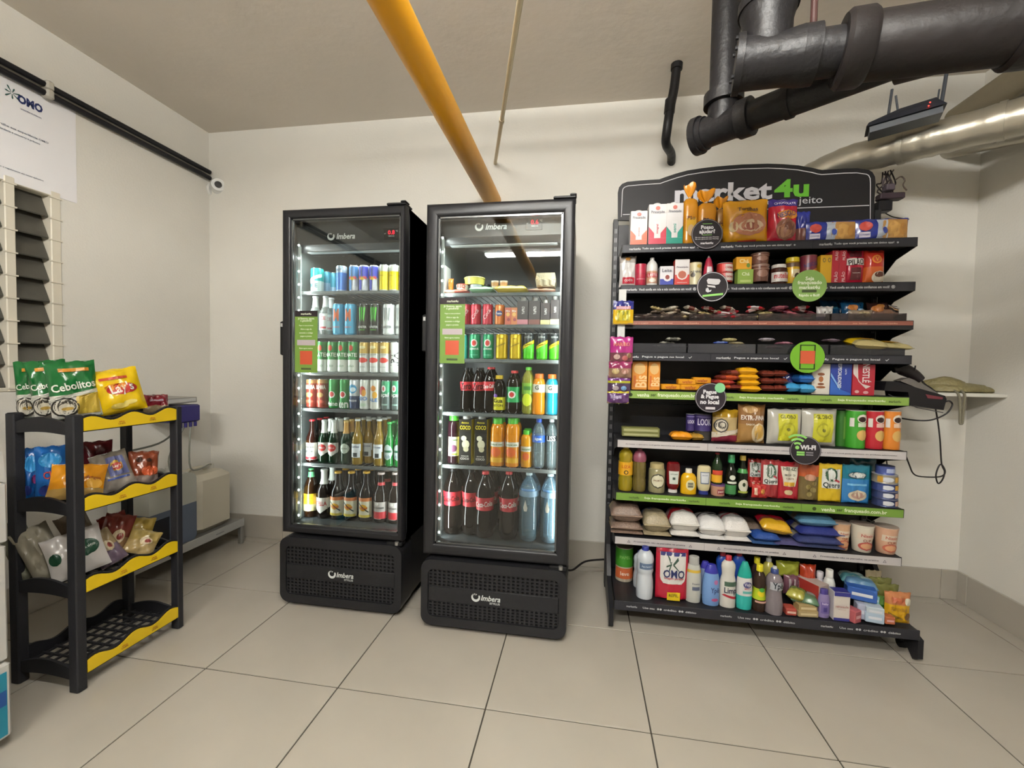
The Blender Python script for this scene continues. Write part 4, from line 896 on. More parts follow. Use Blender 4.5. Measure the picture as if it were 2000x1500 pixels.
def bread(t, W, H, D=.09, c1='#c9871c', c2='#e39417', seed=1, dec=()):
    hb = H*.76; m = MB(); P = [(0, 0), (.86, 0), (.95, .04), (1, .12), (.97, .5), (1, .8), (.93, .92), (.6, .98), (.2, 1.0), (.12, 1.03)]
    r = random.Random(seed); n = 24; ph = r.uniform(0, 6); v = []; 
    def sup(a, rr): 
        c, s = math.cos(a), math.sin(a); k = (abs(c)**4+abs(s)**4)**-.25; return (c*k*rr*W/2, s*k*rr*D/2)
    for rr, z in P: 
        for q in range(n):
            a = 2*math.pi*q/n; k = 1+.03*math.sin(5*a+ph+z*9); x, y = sup(a, rr*k); v.append((x, y, z*hb))
    m.add(v, [(i*n+q, i*n+(q+1) % n, i*n+n+(q+1) % n, i*n+n+q) for i in range(len(P)-1) for q in range(n)], mat(c1, .25)); m.build('loaf_bag', t, world=False, smooth=50)
    m = MB(); v = []; zz = [(.12, 1.02), (.30, 1.07), (.62, 1.15), (.84, 1.24), (.86, 1.29)]
    for rr, z in zz:
        for q in range(n): a = 2*math.pi*q/n; k = 1+.18*math.sin(4*a+ph); v.append((rr*k*math.cos(a)*W/2, rr*k*math.sin(a)*D/3, z*hb+.01*rr*math.sin(3*a+ph)))
    m.add(v, [(i*n+q, i*n+(q+1) % n, i*n+n+(q+1) % n, i*n+n+q) for i in range(len(zz)-1) for q in range(n)], mat(c2, .3)); m.build('gathered_top', t, world=False, smooth=50)
    MB().lathe([(W*.075, hb*1.01), (W*.09, hb*1.03), (W*.075, hb*1.05)], mat('#c9c2b4', .4), 12).build('tie', t, world=False)
    decals([('r', 0, .42, .62, .26, '#d9a81e'), ('d', 0, .30, .22, .12, '#c9a878'), ('t', 0, .55, .5, 'Pão', '#5a2f12')]+list(dec), W, hb, lambda x, z, e: (x, -D/2*1.0-e-.004, z), t)
def lying(t, W, H, D=.12, bands=(('1', '#999999'),), dec=(), seed=1, **k):
    """soft pack lying flat: W wide, H high (thickness), D deep. child node turned so that the front faces up"""
    r = random.Random(seed); NU, NV = 12, 12; ph = [r.uniform(0, 6.28) for _ in range(6)]; m = MB(); vs = []
    pw = k.get('pw', 5)
    def th(u, v): return H*.5*(max(0, 1-abs(u)**pw)**.5)*(max(0, 1-abs(v)**pw)**.5)*(1+.06*math.sin(4*u+ph[0])*math.sin(5*v+ph[1]))
    for s in (1, -1):
        for i in range(NV+1):
            for j in range(NU+1):
                u, v = -1+2*j/NU, -1+2*i/NV; tt = th(u, v)*(1 if s > 0 else .92)
                vs.append((u*W/2*(1-.03*(1-v*v)), v*D/2, H*.5+s*tt+.0025*math.sin(9*u+ph[2]+v*5)*(1-abs(u))*(1 if s > 0 else 0)))
    m.v = vs; n1 = (NU+1)*(NV+1); rough = k.get('rough', .25)
    for s in (0, 1):
        for i in range(NV):
            for j in range(NU):
                a = s*n1+i*(NU+1)+j; f = (a, a+1, a+NU+2, a+NU+1); c = bands[-1][1]; vc = (j+.5)/NU if k.get('along') else (i+.5)/NV
                for q, cc in bands:
                    if vc <= float(q): c = cc; break
                m.f.append(f if s == 0 else f[::-1]); m.m.append(m.mi(clear(*c) if isinstance(c, tuple) else mat(c, rough, 0, k.get('bump', 0), 220, k.get('spk', 0), 150)))
    m.build('soft_pack', t, world=False, smooth=60)
    if k.get('fin', True):
        MB().box((-W/2*.96, -D/2-.004, H*.47), (W/2*.96, -D/2+.003, H*.53), mat(bands[0][1] if not isinstance(bands[0][1], tuple) else '#aaaaaa', rough)).build('end_seal', t, world=False, smooth=0)
    if dec: decals(dec, W, D, lambda x, y, e: (x, y-D/2, H*.5+th(max(-1, min(1, x/(W/2))), max(-1, min(1, (y-D/2)/(D/2))))+e+.002), t)
class Row:
    def __init__(s, Y, z, loc, zm=9): s.Y = Y; s.z = z; s.loc = loc; s.zm = zm
def put(row, name, desc, cat, x0, x1, pt, fn, *a, y=0, z=None, rz=0, back=0, bot=None, rx=0, ry=0, tw=None, **k):
    Y = row.Y+y; zz = row.z if z is None else z; p0 = at(x0, pt, Y); p1 = at(x1, pt, Y); W = p1.x-p0.x
    if bot is not None: zz = max(row.z, at((x0+x1)/2, bot, Y).z)
    H = min((p0.z+p1.z)/2, row.zm)-zz; t = thing(name, desc, cat, ((p0.x+p1.x)/2, Y, zz), (rx, ry, rz)); fn(t, W, H, *a, **k)
    PR.append([t, desc, cat, row.loc, 0])
    for b in range(back):
        c = clone(t); c.location.y += (b+1)*max(W*1.02, .055); c.location.x += random.Random(int(x0)*7+b).uniform(-.003, .003); PR.append([c, desc, cat, row.loc, b+1])
    return t
def clone(t):
    c = t.copy(); COL.objects.link(c)
    for ch in list(t.children):
        d = ch.copy(); COL.objects.link(d); d.parent = c
    return c
B = lambda *s: list(s)
# ---------------------------------------------------------------- left fridge
F = y1f+.165
rA = Row(F, F1Z[0]+.001, 'top shelf of left fridge'); rB = Row(F, F1Z[1]+.001, 'second shelf of left fridge'); rC = Row(F, F1Z[2]+.001, 'third shelf of left fridge')
rD = Row(F, F1Z[3]+.001, 'fourth shelf of left fridge'); rE = Row(F, F1Z[4]+.001, 'fifth shelf of left fridge'); rF = Row(F, .432, 'floor of left fridge')
for a_, b_ in ((rB, rA), (rC, rB), (rD, rC), (rE, rD), (rF, rE)): a_.zm = b_.z-.022
can = vessel; K = 'drink can'
put(rA, 'drink_can', 'pale mint drink can by the light strip', 'can', 595, 608, 533, can, 'slim', '#7fc8b4', y=.07, dec=B(('r', 0, .45, .5, .3, '#a8dccb')))
put(rA, 'drink_can', 'teal and white drink can', 'can', 609, 631, 525, can, 'slim', '#dfeeea', bands=[(.45, '#cfe4e0'), (.99, '#1fb3b0')], metal=.2, dec=B(('p', [(-.5, .35), (.5, .6), (.5, .75), (-.5, .5)], '#e4f2f0'), ('t', 0, .25, .6, 'ICE', '#2a6d78')))
put(rA, 'drink_can', 'blue teal drink can set back', 'can', 632, 645, 531, can, 'slim', '#2c7f9c', bands=[(.5, '#7fa6c4'), (.99, '#2c8ba6')], y=.08, metal=.2)
put(rA, 'drink_can', 'small turquoise drink can set back', 'can', 646, 657, 533, can, 'slim', '#2b93ac', bands=[(.35, '#8fb2d0'), (.99, '#2b8faa')], y=.10, metal=.2)
put(rA, 'energy_drink', 'blue energy drink can with silver top', 'can', 658, 677, 520, can, 'slim', '#3b74c9', bands=[(.06, '#9fb4cf'), (.72, '#3f78cc'), (.99, '#a9bccd')], metal=.4, dec=B(('t', 0, .8, .5, 'FIT', '#5a6a80')))
def rb(c1, c2): return dict(prof='slim', col='#b9c0cc', metal=.4, bands=[(.99, '#b9c0cc')], dec=B(('p', [(-.5, .05), (-.05, .05), (-.05, .45), (-.5, .45)], c2), ('p', [(.0, .5), (.5, .5), (.5, .93), (.0, .93)], c1), ('p', [(0, .05), (.5, .05), (.5, .2), (0, .2)], '#c6cad2'), ('p', [(-.5, .55), (-.1, .55), (-.1, .93), (-.5, .93)], c1), ('d', 0, .48, .3, .06, '#d8b020'), ('p', [(-.42, .44), (-.1, .50), (-.12, .57), (-.42, .55)], '#c2283a'), ('p', [(.42, .44), (.1, .50), (.12, .57), (.42, .55)], '#c2283a')))
put(rA, 'energy_drink', 'light blue and silver energy drink can', 'can', 684, 701, 519, can, **rb('#3a86cc', '#3a86cc'))
put(rA, 'energy_drink', 'navy and silver energy drink can', 'can', 703, 721, 519, can, **rb('#2b3cc0', '#2a2fb0'))
put(rA, 'energy_drink', 'navy and silver energy drink can', 'can', 723, 740, 519, can, **rb('#2738bd', '#2a2fb0'))
for a in (742, 761, 780): put(rA, 'energy_drink', 'yellow energy drink can with silver top', 'can', a, a+18, 518, can, 'slim', '#e3cf1c', bands=[(.05, '#c9ccc2'), (.74, '#e6d21a'), (.99, '#c9ccc2')], metal=.3, dec=B(('r', 0, .58, .8, .02, '#b79a10')))
ig = dict(prof='beer', cl=('#cfd8d4', .35, .05), cap=(.955, 1, .5, '#e0e4e2'))
for a in (606, 626, 637): put(rB, 'mixed_drink_bottle', 'clear bottled vodka cooler with white neck', 'bottle', a, a+21, 578+(4 if a == 637 else 0), can, label=(.72, .95, '#dfe6e2'), dec=B(('r', .0, .33, .72, .42, '#dfe4e2'), ('r', 0, .18, .6, .05, '#c23a4a'), ('t', 0, .42, .55, 'ICE', '#c23a4a')), y=(.05 if a == 637 else 0), **ig)
for a in (652, 675): put(rB, 'energy_drink', 'sky blue tall energy drink can', 'can', a, a+21, 593, can, 'can', '#4aa3cc', metal=.25, dec=B(('t', 0, .62, .5, 'M', '#c7653a', 0, 2.0), ('t', 0, .24, .6, 'ENERGY', '#d8652e')))
for a in (702, 724): put(rB, 'energy_drink', 'black tall energy drink can with green claw', 'can', a, a+20, 594, can, 'can', '#141614', metal=.2, dec=B(('p', [(-.32, .88), (-.16, .88), (-.12, .5), (-.2, .42)], '#43b52a'), ('p', [(-.07, .88), (.07, .88), (.04, .5), (-.02, .42)], '#43b52a'), ('p', [(.16, .88), (.32, .88), (.2, .42), (.12, .5)], '#43b52a'), ('t', 0, .25, .8, 'MONSTER', '#c9cec9', 0, 1.6), ('t', 0, .16, .6, 'ENERGY', '#58b03c')))
for a in (749, 774): put(rB, 'energy_drink', 'white tall energy drink can with grey claw', 'can', a, a+23, 594, can, 'can', '#d4d8d6', metal=.2, dec=B(('p', [(-.30, .86), (-.16, .86), (-.12, .5), (-.2, .42)], '#8d9495'), ('p', [(-.07, .86), (.07, .86), (.04, .5), (-.02, .42)], '#8d9495'), ('p', [(.16, .86), (.30, .86), (.2, .42), (.12, .5)], '#8d9495'), ('t', 0, .25, .8, 'MONSTER', '#6a7072', 0, 1.6)))
for a in (601, 621, 641, 661, 681): put(rC, 'beer_can', 'green and white tall can with red crest', 'can', a, a+19, 667, can, 'slim', '#2f7f42', bands=[(.40, '#dfe6de'), (.99, '#2f8a42')], metal=.15, dec=B(('p', [(-.5, .36), (.5, .50), (.5, .40), (-.5, .39)], '#2f8a42'), ('t', 0, .56, .98, 'MATE', '#e6efe4', 0, 1.3), ('d', 0, .78, .2, .1, '#c2452e'), ('t', 0, .20, .6, 'LEÃO', '#7aa083')))
for a in (703, 723, 743): put(rC, 'beer_can', 'gold and white beer can with red seal', 'can', a, a+19, 668, can, 'slim', '#d8dcd4', bands=[(.42, '#dcdfdc'), (.62, '#cfd4cf'), (.99, '#c2a24e')], metal=.2, dec=B(('d', 0, .40, .45, .09, '#cf3a30'), ('d', 0, .82, .3, .05, '#e3d9a6'), ('t', 0, .58, .7, 'CHOPP', '#8a8a84'), ('t', 0, .18, .6, 'BRAHMA', '#a8acaa')))
put(rC, 'beer_can', 'white beer can with black vertical letters', 'can', 763, 781, 668, can, 'slim', '#dcdfdc', metal=.1, dec=B(('t', .1, .45, 1.4, 'IPA', '#2a2d30', 90), ('t', -.3, .6, .9, 'BREW', '#8a5a5a', 90)))
for a in (600, 621): put(rD, 'beer_can', 'bronze red beer can with white letters', 'can', a, a+20, 740, can, 'slim', '#a24a38', bands=[(.25, '#a04638'), (.6, '#94392e'), (.85, '#9a4232'), (.99, '#b98a5a')], metal=.35, dec=B(('t', 0, .72, .9, 'BRAHMA', '#e4dcd2', 0, 2.4), ('d', 0, .45, .3, .09, '#c29a5a'), ('d', 0, .22, .35, .06, '#c7553f')))
for a, s in ((644, 'Heine'), (665, 'ken')): put(rD, 'beer_can', 'green beer can with red star', 'can', a, a+19, 740, can, 'slim', '#1f8a3e', metal=.3, dec=B(('d', 0, .47, .3, .12, '#e0e6e0'), ('d', 0, .48, .22, .09, '#c2302e'), ('t', 0, .16, .95, s, '#e6efe6', 0, 1.5)))
put(rD, 'beer_can', 'silver and navy beer can with blue swirl', 'can', 684, 703, 741, can, 'slim', '#cdd6dc', bands=[(.44, '#2b3f66'), (.99, '#cfd8de')], metal=.3, dec=B(('d', 0, .68, .38, .16, '#3f9ac9'), ('d', .05, .66, .26, .08, '#cfe0ea'), ('t', 0, .28, .7, 'FRESH', '#d8e0e8')))
put(rD, 'beer_can', 'white beer can with red parrot print', 'can', 704, 723, 741, can, 'slim', '#d6d9d2', metal=.15, dec=B(('d', -.05, .62, .32, .16, '#c2433a'), ('d', .1, .55, .2, .12, '#d8973a'), ('t', 0, .36, .8, 'RIO', '#4a7fc0'), ('r', 0, .15, .6, .1, '#bcd0b8')))
put(rD, 'beer_can', 'white beer can with orange and blue print', 'can', 724, 743, 741, can, 'slim', '#d9d9cf', metal=.15, dec=B(('d', 0, .7, .25, .1, '#d08a3c'), ('d', .15, .48, .22, .12, '#e0a83a'), ('t', 0, .32, .8, 'ALE', '#4a7fc0')))
for a in (746, 766): put(rD, 'beer_can', 'green topped grey beer can with white letters', 'can', a, a+18, 743, can, 'slim', '#56605e', bands=[(.5, '#566663'), (.99, '#379a6c')], metal=.2, dec=B(('d', -.1, .72, .25, .12, '#e0e4e0'), ('t', -.1, .72, .25, '8', '#c0303a'), ('t', 0, .5, .9, 'açaí', '#e2e8e4'), ('r', 0, .18, .6, .05, '#8fb0a4')))
gd_ = dict(prof='beer', rough=.08)
put(rE, 'beer_bottle', 'dark beer bottle with red cap and paper label', 'bottle', 600, 621, 819, can, col='#2a120c', cap=(.96, 1, .5, '#c22a34'), label=(.06, .46, '#d8d4cc'), dec=B(('r', 0, .10, 1, .06, '#c0303a'), ('t', 0, .36, .7, 'TEMPRA', '#3a3f48'), ('t', 0, .26, .6, 'pilsen', '#5a6068')), back=2, **gd_)
for a, f, nk in ((624, 0, '#d8dcd6'), (643, 0, '#d8dcd6')): put(rE, 'beer_bottle', 'dark green beer bottle with white foil neck', 'bottle', a, a+20, 820, can, col='#0e2a18', cap=[(.955, 1, .5, '#cfd4cf')], label=(.70, .96, nk), dec=B(('p', [(-.5, .48), (.5, .48), (.5, .26), (0, .16), (-.5, .26)], '#dcd9d2'), ('d', 0, .36, .38, .09, '#c2302e'), ('t', 0, .36, .6, 'STELLA', '#e8e0da')), back=2, **gd_)
put(rE, 'beer_bottle', 'dark green beer bottle with gold foil neck', 'bottle', 667, 687, 821, can, col='#10301c', cap=[(.955, 1, .5, '#c9a85a')], label=(.70, .96, '#c9963c'), dec=B(('d', .05, .36, .4, .12, '#b9c4b4'), ('t', .05, .36, .55, 'EXTRA', '#3f5240')), back=2, **gd_)
for a in (689, 711, 731): put(rE, 'beer_bottle', 'clear golden beer bottle with white label', 'bottle', a, a+20, 818, can, cl=('#b9962c', .55, .05), cap=(.955, 1, .5, '#cfd4d0'), dec=B(('r', 0, .38, .9, .16, '#d5dade'), ('r', 0, .24, .8, .16, '#d5dade'), ('r', 0, .22, .4, .09, '#3a3f40'), ('t', 0, .40, .7, 'Corona', '#2d3f6a')), back=2, y=(.05 if a == 711 else 0), prof='beer')
for a in (752, 771): put(rE, 'beer_bottle', 'green beer bottle with silver oval label', 'bottle', a, a+18, 824, can, cl=('#1f8a3a', .75, .06), cap=(.955, 1, .52, '#3fae52'), dec=B(('d', 0, .32, .46, .18, '#b9c8c6'), ('r', 0, .34, .8, .05, '#2d6a4a'), ('t', 0, .22, .5, '0.0', '#6a8a9a')), back=2, prof='beer')
put(rF, 'beer_bottle', 'brown stubby bottle with broad yellow label', 'bottle', 596, 621, 914, can, col='#241408', prof='stubby', rough=.08, cap=(.965, 1, .4, '#3f9a5a'), label=(.82, .93, '#5fae7a'), dec=B(('r', 0, .38, .96, .22, '#e3b321'), ('r', 0, .20, .96, .14, '#d6cf9a'), ('t', 0, .40, .7, 'BOHEMIA', '#c27a16')), y=.0)
def big_beer(a, b, tp, desc, capc, dec, back=1, **k): put(rF, 'beer_bottle', desc, 'bottle', a, b, tp, can, col='#150e0c', prof='beer', rough=.07, cap=(.96, 1, .5, capc), dec=dec, back=back, **k)
big_beer(621, 647, 916, 'green bottle with white foil neck', '#d8dcd6', B(('p', [(-.5, .43), (.5, .43), (.5, .22), (0, .10), (-.5, .22)], '#dedbd4'), ('t', 0, .31, .8, 'STELLA', '#c2302e', 0, 1.6)), label=(.70, .96, '#d8dcd6'))
for a in (648, 674, 703): big_beer(a, a+26, 920, 'brown bottle with orange and cream label', '#d8a828', B(('r', 0, .28, .98, .40, '#dcd6bc'), ('r', 0, .445, .98, .07, '#d27a3a'), ('d', 0, .28, .28, .07, '#e0a81a'), ('p', [(-.35, .36), (.35, .18), (.38, .20), (-.32, .38)], '#2a2a28'), ('r', 0, .11, .9, .05, '#d6c04a'), ('t', 0, .27, .6, 'Original', '#c2452a')))
for a in (732, 760): big_beer(a, a+26, 922, 'dark bottle with grey and red label', '#c9b8b4', B(('p', [(-.5, .42), (.5, .42), (.5, .14), (.2, .07), (-.5, .07)], '#b9b2ae'), ('r', 0, .15, .98, .14, '#cf3540'), ('t', 0, .30, .8, 'BUDWEISER', '#3a3638'), ('d', -.1, .38, .14, .035, '#e6e0dc')), label=(.74, .80, '#cf4a50'))
# ---------------------------------------------------------------- right fridge
F = y2f+.17
qA = Row(F, F2Z[0]+.001, 'top shelf of right fridge'); qB = Row(F, F2Z[1]+.001, 'second shelf of right fridge'); qC = Row(F, F2Z[2]+.001, 'third shelf of right fridge')
qD = Row(F, F2Z[3]+.001, 'fourth shelf of right fridge'); qE = Row(F, F2Z[4]+.001, 'fifth shelf of right fridge'); qF = Row(F, .424, 'floor of right fridge')
for a_, b_ in ((qB, qA), (qC, qB), (qD, qC), (qE, qD), (qF, qE)): a_.zm = b_.z-.022
put(qA, 'price_card', 'white price card leaning at the left side', 'card', 867, 875, 522, box_p, D=.10, col='#d8dad6', y=.05)
put(qA, 'frozen_pack', 'orange pack behind the white card', 'pack', 876, 886, 545, bag, D=.04, bands=[(1, '#d8843a')], seed=4, y=.04)
put(qA, 'food_tub', 'small tub with red lid and white body', 'tub', 892, 915, 556, can, 'tub', '#d9d4c2', bands=[(.5, '#d8d2c0')], cap=(.86, 1, 1.04, '#c2402c'), dec=B(('t', 0, .5, .7, 'REQ', '#c24030')), z=F2Z[0]+.02)
put(qA, 'margarine_tub', 'yellow margarine tub on another tub', 'tub', 908, 947, 543, can, 'tub', '#cfc65a', bands=[(.9, '#d4cb62')], cap=(.84, 1, 1.05, '#dcd67a'), y=.03, bot=558)
put(qA, 'food_tub', 'grey tub with black lid', 'tub', 917, 942, 553, can, 'tub', '#a9b0b8', cap=(.84, 1, 1.05, '#33363c'), y=.02, bot=572)
put(qA, 'dark_tub', 'black round container half hidden', 'tub', 943, 958, 556, can, 'tub', '#2e3034', cap=(.84, 1, 1.05, '#1f2023'), y=.05)
for a in (959, 976): put(qA, 'yogurt_pot', 'white lidded yogurt pot on its side', 'pot', a, a+16, 550, can, 'cup', '#c9b9a4', top='#d9d6cf', y=.03, bot=564, label=(.3, .8, '#b98a5a'))
put(qA, 'cheese_pack', 'green sliced cheese pack lying flat', 'pack', 920, 967, 562, lying, D=.10, bands=[(1, '#8fb994')], seed=3)
put(qA, 'cheese_pack', 'yellow sliced cheese pack lying flat', 'pack', 968, 1032, 560, lying, D=.10, bands=[(1, '#d8c25a')], seed=5)
put(qA, 'ham_pack', 'pink ham pack lying flat at the right', 'pack', 1033, 1086, 566, lying, D=.10, bands=[(1, '#d2a08a')], seed=6)
put(qA, 'ham_pack', 'thin pink pack lying flat at the left', 'pack', 866, 919, 568, lying, D=.10, bands=[(.5, '#d8b09a'), (1, '#c9695a')], seed=7, along=1)
def eggs(t, W, H):
    for i, (z0, z1) in enumerate(((0, .48), (.50, 1))):
        m = MB(); m.prism([(-W/2, z0*H+(.3*H if i else 0)*0), (W/2, z0*H), (W/2*.88, z1*H), (-W/2*.88, z1*H)] if i else [(-W/2*.88, z0*H), (W/2*.88, z0*H), (W/2, z1*H), (-W/2, z1*H)], -.05, .05, mat('#b5ab90', .9, 0, .4, 120)); m.build('tray_half', t, world=False)
    m = MB()
    for i in range(3): x = (-.3+.3*i)*W; m.lathe([(.004, 0), (.010, .002), (.012, H*.4), (.006, H*.46)], mat('#a89e84', .9), 10, (x, -.05, H*.04))
    m.build('egg_cups', t, world=False)
put(qA, 'egg_carton', 'grey pulp egg carton at the right end', 'carton', 1048, 1087, 537, eggs, y=.03, bot=563)
for a in (900, 920, 943): put(qB, 'soda_can', 'pinkish red cola can', 'can', a, a+20, 594, can, 'can', '#b93846', metal=.35, dec=B(('t', 0, .5, 1.0, 'Coca', '#dcb4b4', 60, 1, .3)))
put(qB, 'soda_can', 'orange soda can', 'can', 967, 986, 595, can, 'can', '#d27a3c', bands=[(.99, '#cf7a40')], metal=.3, dec=B(('d', 0, .55, .35, .14, '#35427a'), ('t', 0, .55, .6, 'Fanta', '#e6e2da')))
for a, c in ((988, '#c2604a'), (1000, '#c97a4a')): put(qB, 'snack_box', 'small patterned red and orange snack box', 'box', a, a+12, 602, box_p, D=.05, col=c, dec=B(('d', 0, .6, .3, .12, '#e0b060'), ('d', .1, .3, .25, .1, '#8a2c3a'), ('t', 0, .8, .7, 'Mix', '#ecdcd0')))
for a, b_x, tp, c in ((1012, 1033, 582, '#c07a84'), (1034, 1056, 582, '#7a4a44'), (1057, 1075, 586, '#cfc08a'), (1076, 1093, 580, '#dcd6ac')): put(qB, 'protein_carton', 'dark milk drink carton with white screw cap', 'carton', a, b_x, tp+7, box_p, D=.05, col='#3a3234', cap=(.15, .5, '#d8d6d2'), dec=B(('r', 0, .12, 1, .2, c), ('t', .05, .6, .7, 'YoPRO', '#d6d2cf', 90, 1.6)))
put(qC, 'soda_can', 'dark teal can behind the sticker', 'can', 905, 915, 653, can, 'can', '#1f8a7c', metal=.3, y=.03)
for a in (918, 944): put(qC, 'soda_can', 'green guarana can with red berry', 'can', a, a+21, 652, can, 'can', '#1f8a5c', metal=.3, dec=B(('d', 0, .62, .3, .16, '#d6cfc6'), ('d', 0, .62, .2, .11, '#c23a34'), ('t', 0, .40, .8, 'GUARANÁ', '#e0e6de', 0, 1.3), ('r', 0, .15, .7, .04, '#58b08a')))
for a in (969, 996): put(qC, 'soda_can', 'yellow tonic water can', 'can', a, a+23, 652, can, 'can', '#cfae1c', metal=.45, dec=B(('t', 0, .55, .8, 'Schweppes', '#7a6412', 25), ('r', 0, .8, .4, .05, '#a88c14')))
for a in (1022, 1048, 1073): put(qC, 'soda_can', 'black can with yellow slash and green base', 'can', a, a+22, 652, can, 'can', '#23282a', bands=[(.30, '#4fc41e'), (.99, '#2b3032')], metal=.25, dec=B(('p', [(-.5, .28), (.5, .28), (.5, .62), (-.5, .40)], '#4fc41e'), ('p', [(-.5, .38), (.5, .62), (.5, .76), (-.5, .52)], '#e3cf1a'), ('t', 0, .56, .7, 'Schweppes', '#2a2e18', 18), ('t', 0, .85, .6, 'CITRUS', '#b9c0bc')))
def coke(a, b, tp, row, lab, capc, back=1, sig='Coca-Cola', sc='#e8dcd8', lz=(.48, .68), desc='', **k): put(row, 'cola_bottle', desc, 'bottle', a, b, tp, can, 'cola', '#100a08', rough=.06, cap=(.955, 1, .36, capc), label=(lz[0], lz[1], lab), dec=B(('t', 0, (lz[0]+lz[1])/2, .85, sig, sc, 6, 1.9, .3)), back=back, **k)
for a in (900, 923): coke(a, a+24, 718, qD, '#b92430', '#1c1a1c', desc='small zero sugar cola bottle with black cap', sig='Zero', sc='#2a1012')
coke(944, 970, 717, qD, '#c02a34', '#c8303a', desc='small cola bottle with red cap')
put(qD, 'guarana_bottle', 'dark bottle with yellow label and yellow cap', 'bottle', 963, 988, 733, can, 'pet', '#17100c', rough=.08, cap=(.90, 1, .62, '#d6b428'), label=(.08, .42, '#d6cf24'), dec=B(('t', 0, .33, .7, 'Gua', '#2a2410'), ('t', 0, .2, .75, 'VITON', '#3a3012'), ('d', -.2, .46, .16, .05, '#6a3a9a')))
put(qD, 'guarana_bottle', 'dark bottle with green label and red cap', 'bottle', 990, 1017, 724, can, 'cola', '#1a120a', rough=.08, cap=(.94, 1, .38, '#c83a3a'), label=(.26, .62, '#1f9a52'), dec=B(('d', -.05, .44, .28, .09, '#e0dcd6'), ('d', -.05, .44, .18, .06, '#c2302c')), back=1)
put(qD, 'tea_bottle', 'clear lime green drink bottle with green cap', 'bottle', 1020, 1043, 717, can, 'pet', cl=('#b9b94a', .5, .06), cap=(.935, 1, .42, '#63c23a'), label=(.42, .66, '#7fae3a'), dec=B(('d', 0, .3, .4, .14, '#c9d62a'), ('r', 0, .55, .6, .08, '#3f7a2a')), back=1)
put(qD, 'sports_drink', 'orange sports drink with orange cap', 'bottle', 1040, 1066, 730, can, 'sport', '#e08a18', rough=.15, cap=(.89, 1, .66, '#e0702a'), label=(.54, .74, '#d9d4c4'), dec=B(('t', -.1, .66, .3, 'G', '#4a4a44')), back=1)
put(qD, 'sports_drink', 'blue sports drink with orange cap', 'bottle', 1066, 1091, 731, can, 'sport', '#2a98b4', rough=.15, cap=(.89, 1, .66, '#e0702a'), label=(.54, .74, '#d0d4cc'), dec=B(('t', -.1, .66, .3, 'G', '#4a4a44')), back=1)
put(qE, 'juice_bottle', 'dark grape juice bottle with green cap', 'bottle', 875, 899, 810, can, 'juice', '#2a141c', rough=.08, cap=(.89, 1, .72, '#4ac23a'), dec=B(('r', .1, .36, .8, .40, '#cfcdbc'), ('d', .1, .32, .28, .08, '#7a4a6a'), ('t', .1, .5, .6, 'Natural', '#4a7a3a'), ('r', .1, .2, .6, .03, '#9ab83a')))
for a in (900, 930): put(qE, 'coconut_water', 'black and yellow coconut water carton', 'carton', a, a+24, 818, box_p, D=.06, col='#23201c', side='#d6c41c', cap=(.08, .6, '#d8d8d6'), dec=B(('r', 0, .86, 1, .24, '#2b261c'), ('t', 0, .82, .85, 'COCO', '#dcc81e', 0, 1.5), ('t', 0, .93, .6, 'ducoco', '#d6c42a'), ('d', .05, .45, .30, .10, '#cfc9ac'), ('d', -.1, .58, .22, .06, '#d8d4bc'), ('d', .08, .34, .22, .06, '#bfb898'), ('t', 0, .19, .6, 'ÁGUA DE', '#d0ccc4'), ('t', 0, .13, .7, 'COCO', '#e0dcd6')), back=1)
for a in (959, 988): put(qE, 'juice_bottle', 'tall orange juice bottle with green cap', 'bottle', a, a+28, 816, can, 'juice', '#e08e1c', rough=.15, cap=(.88, 1, .72, '#5ab83c'), dec=B(('r', 0, .46, .96, .10, '#d8d4c6'), ('d', -.05, .30, .34, .10, '#e0641e'), ('r', 0, .13, .9, .10, '#e6b01e'), ('t', 0, .46, .75, 'natural one', '#4a7a3a')), back=1)
put(qE, 'juice_bottle', 'short orange juice bottle with green cap', 'bottle', 1018, 1040, 840, can, 'juice', '#e6a018', rough=.15, cap=(.86, 1, .66, '#5ac23c'), dec=B(('r', 0, .50, .96, .14, '#d8d4c6'), ('d', 0, .30, .3, .11, '#e0641e'), ('t', 0, .5, .75, 'natural', '#4a7a3a')), back=1)
wb = dict(prof='pet', cl=('#c6dce2', .16, .05, 1.45))
put(qE, 'water_bottle', 'water bottle with blue cap and blue label', 'bottle', 1040, 1066, 815, can, cap=(.92, 1, .42, '#2a58c8'), label=(.52, .66, '#2f62c0'), dec=B(('t', 0, .59, .5, 'água', '#dce4ee')), **wb)
put(qE, 'water_bottle', 'water bottle with black striped label', 'bottle', 1066, 1090, 816, can, cap=(.93, 1, .42, '#c9cfd2'), label=(.56, .66, '#22262a'), dec=B(('t', 0, .61, .7, 'LISS', '#d6dade', 0, 1.3)), **wb)
coke(867, 903, 914, qF, '#c02836', '#1c1a1c', back=1, desc='large zero sugar cola bottle', sig='Coca-Cola', sc='#3a0e12', lz=(.44, .66))
coke(904, 937, 916, qF, '#c02836', '#1c1a1c', back=1, desc='large zero sugar cola bottle', sig='Coca-Cola', sc='#3a0e12', lz=(.44, .66))
for a in (930, 976): coke(a, a+37, 920, qF, '#c2303c', '#d0363c', back=2, desc='large cola bottle with red cap', lz=(.42, .62), y=-.02)
for a in (1015, 1057): put(qF, 'water_bottle', 'large clear water bottle with white drop mark', 'bottle', a, a+38, 914, can, dec=B(('p', [(-.22, .50), (-.12, .62), (0, .50), (-.04, .45), (-.18, .45)], '#d8d2c6'), ('r', 0, .76, .7, .03, '#5a8ac0')), label=(.66, .74, '#7f9cb4'), cap=(.955, 1, .34, '#b9d0da'), back=1, y=-.02, prof='pet', cl=('#a9cfe2', .2, .05, 1.5))
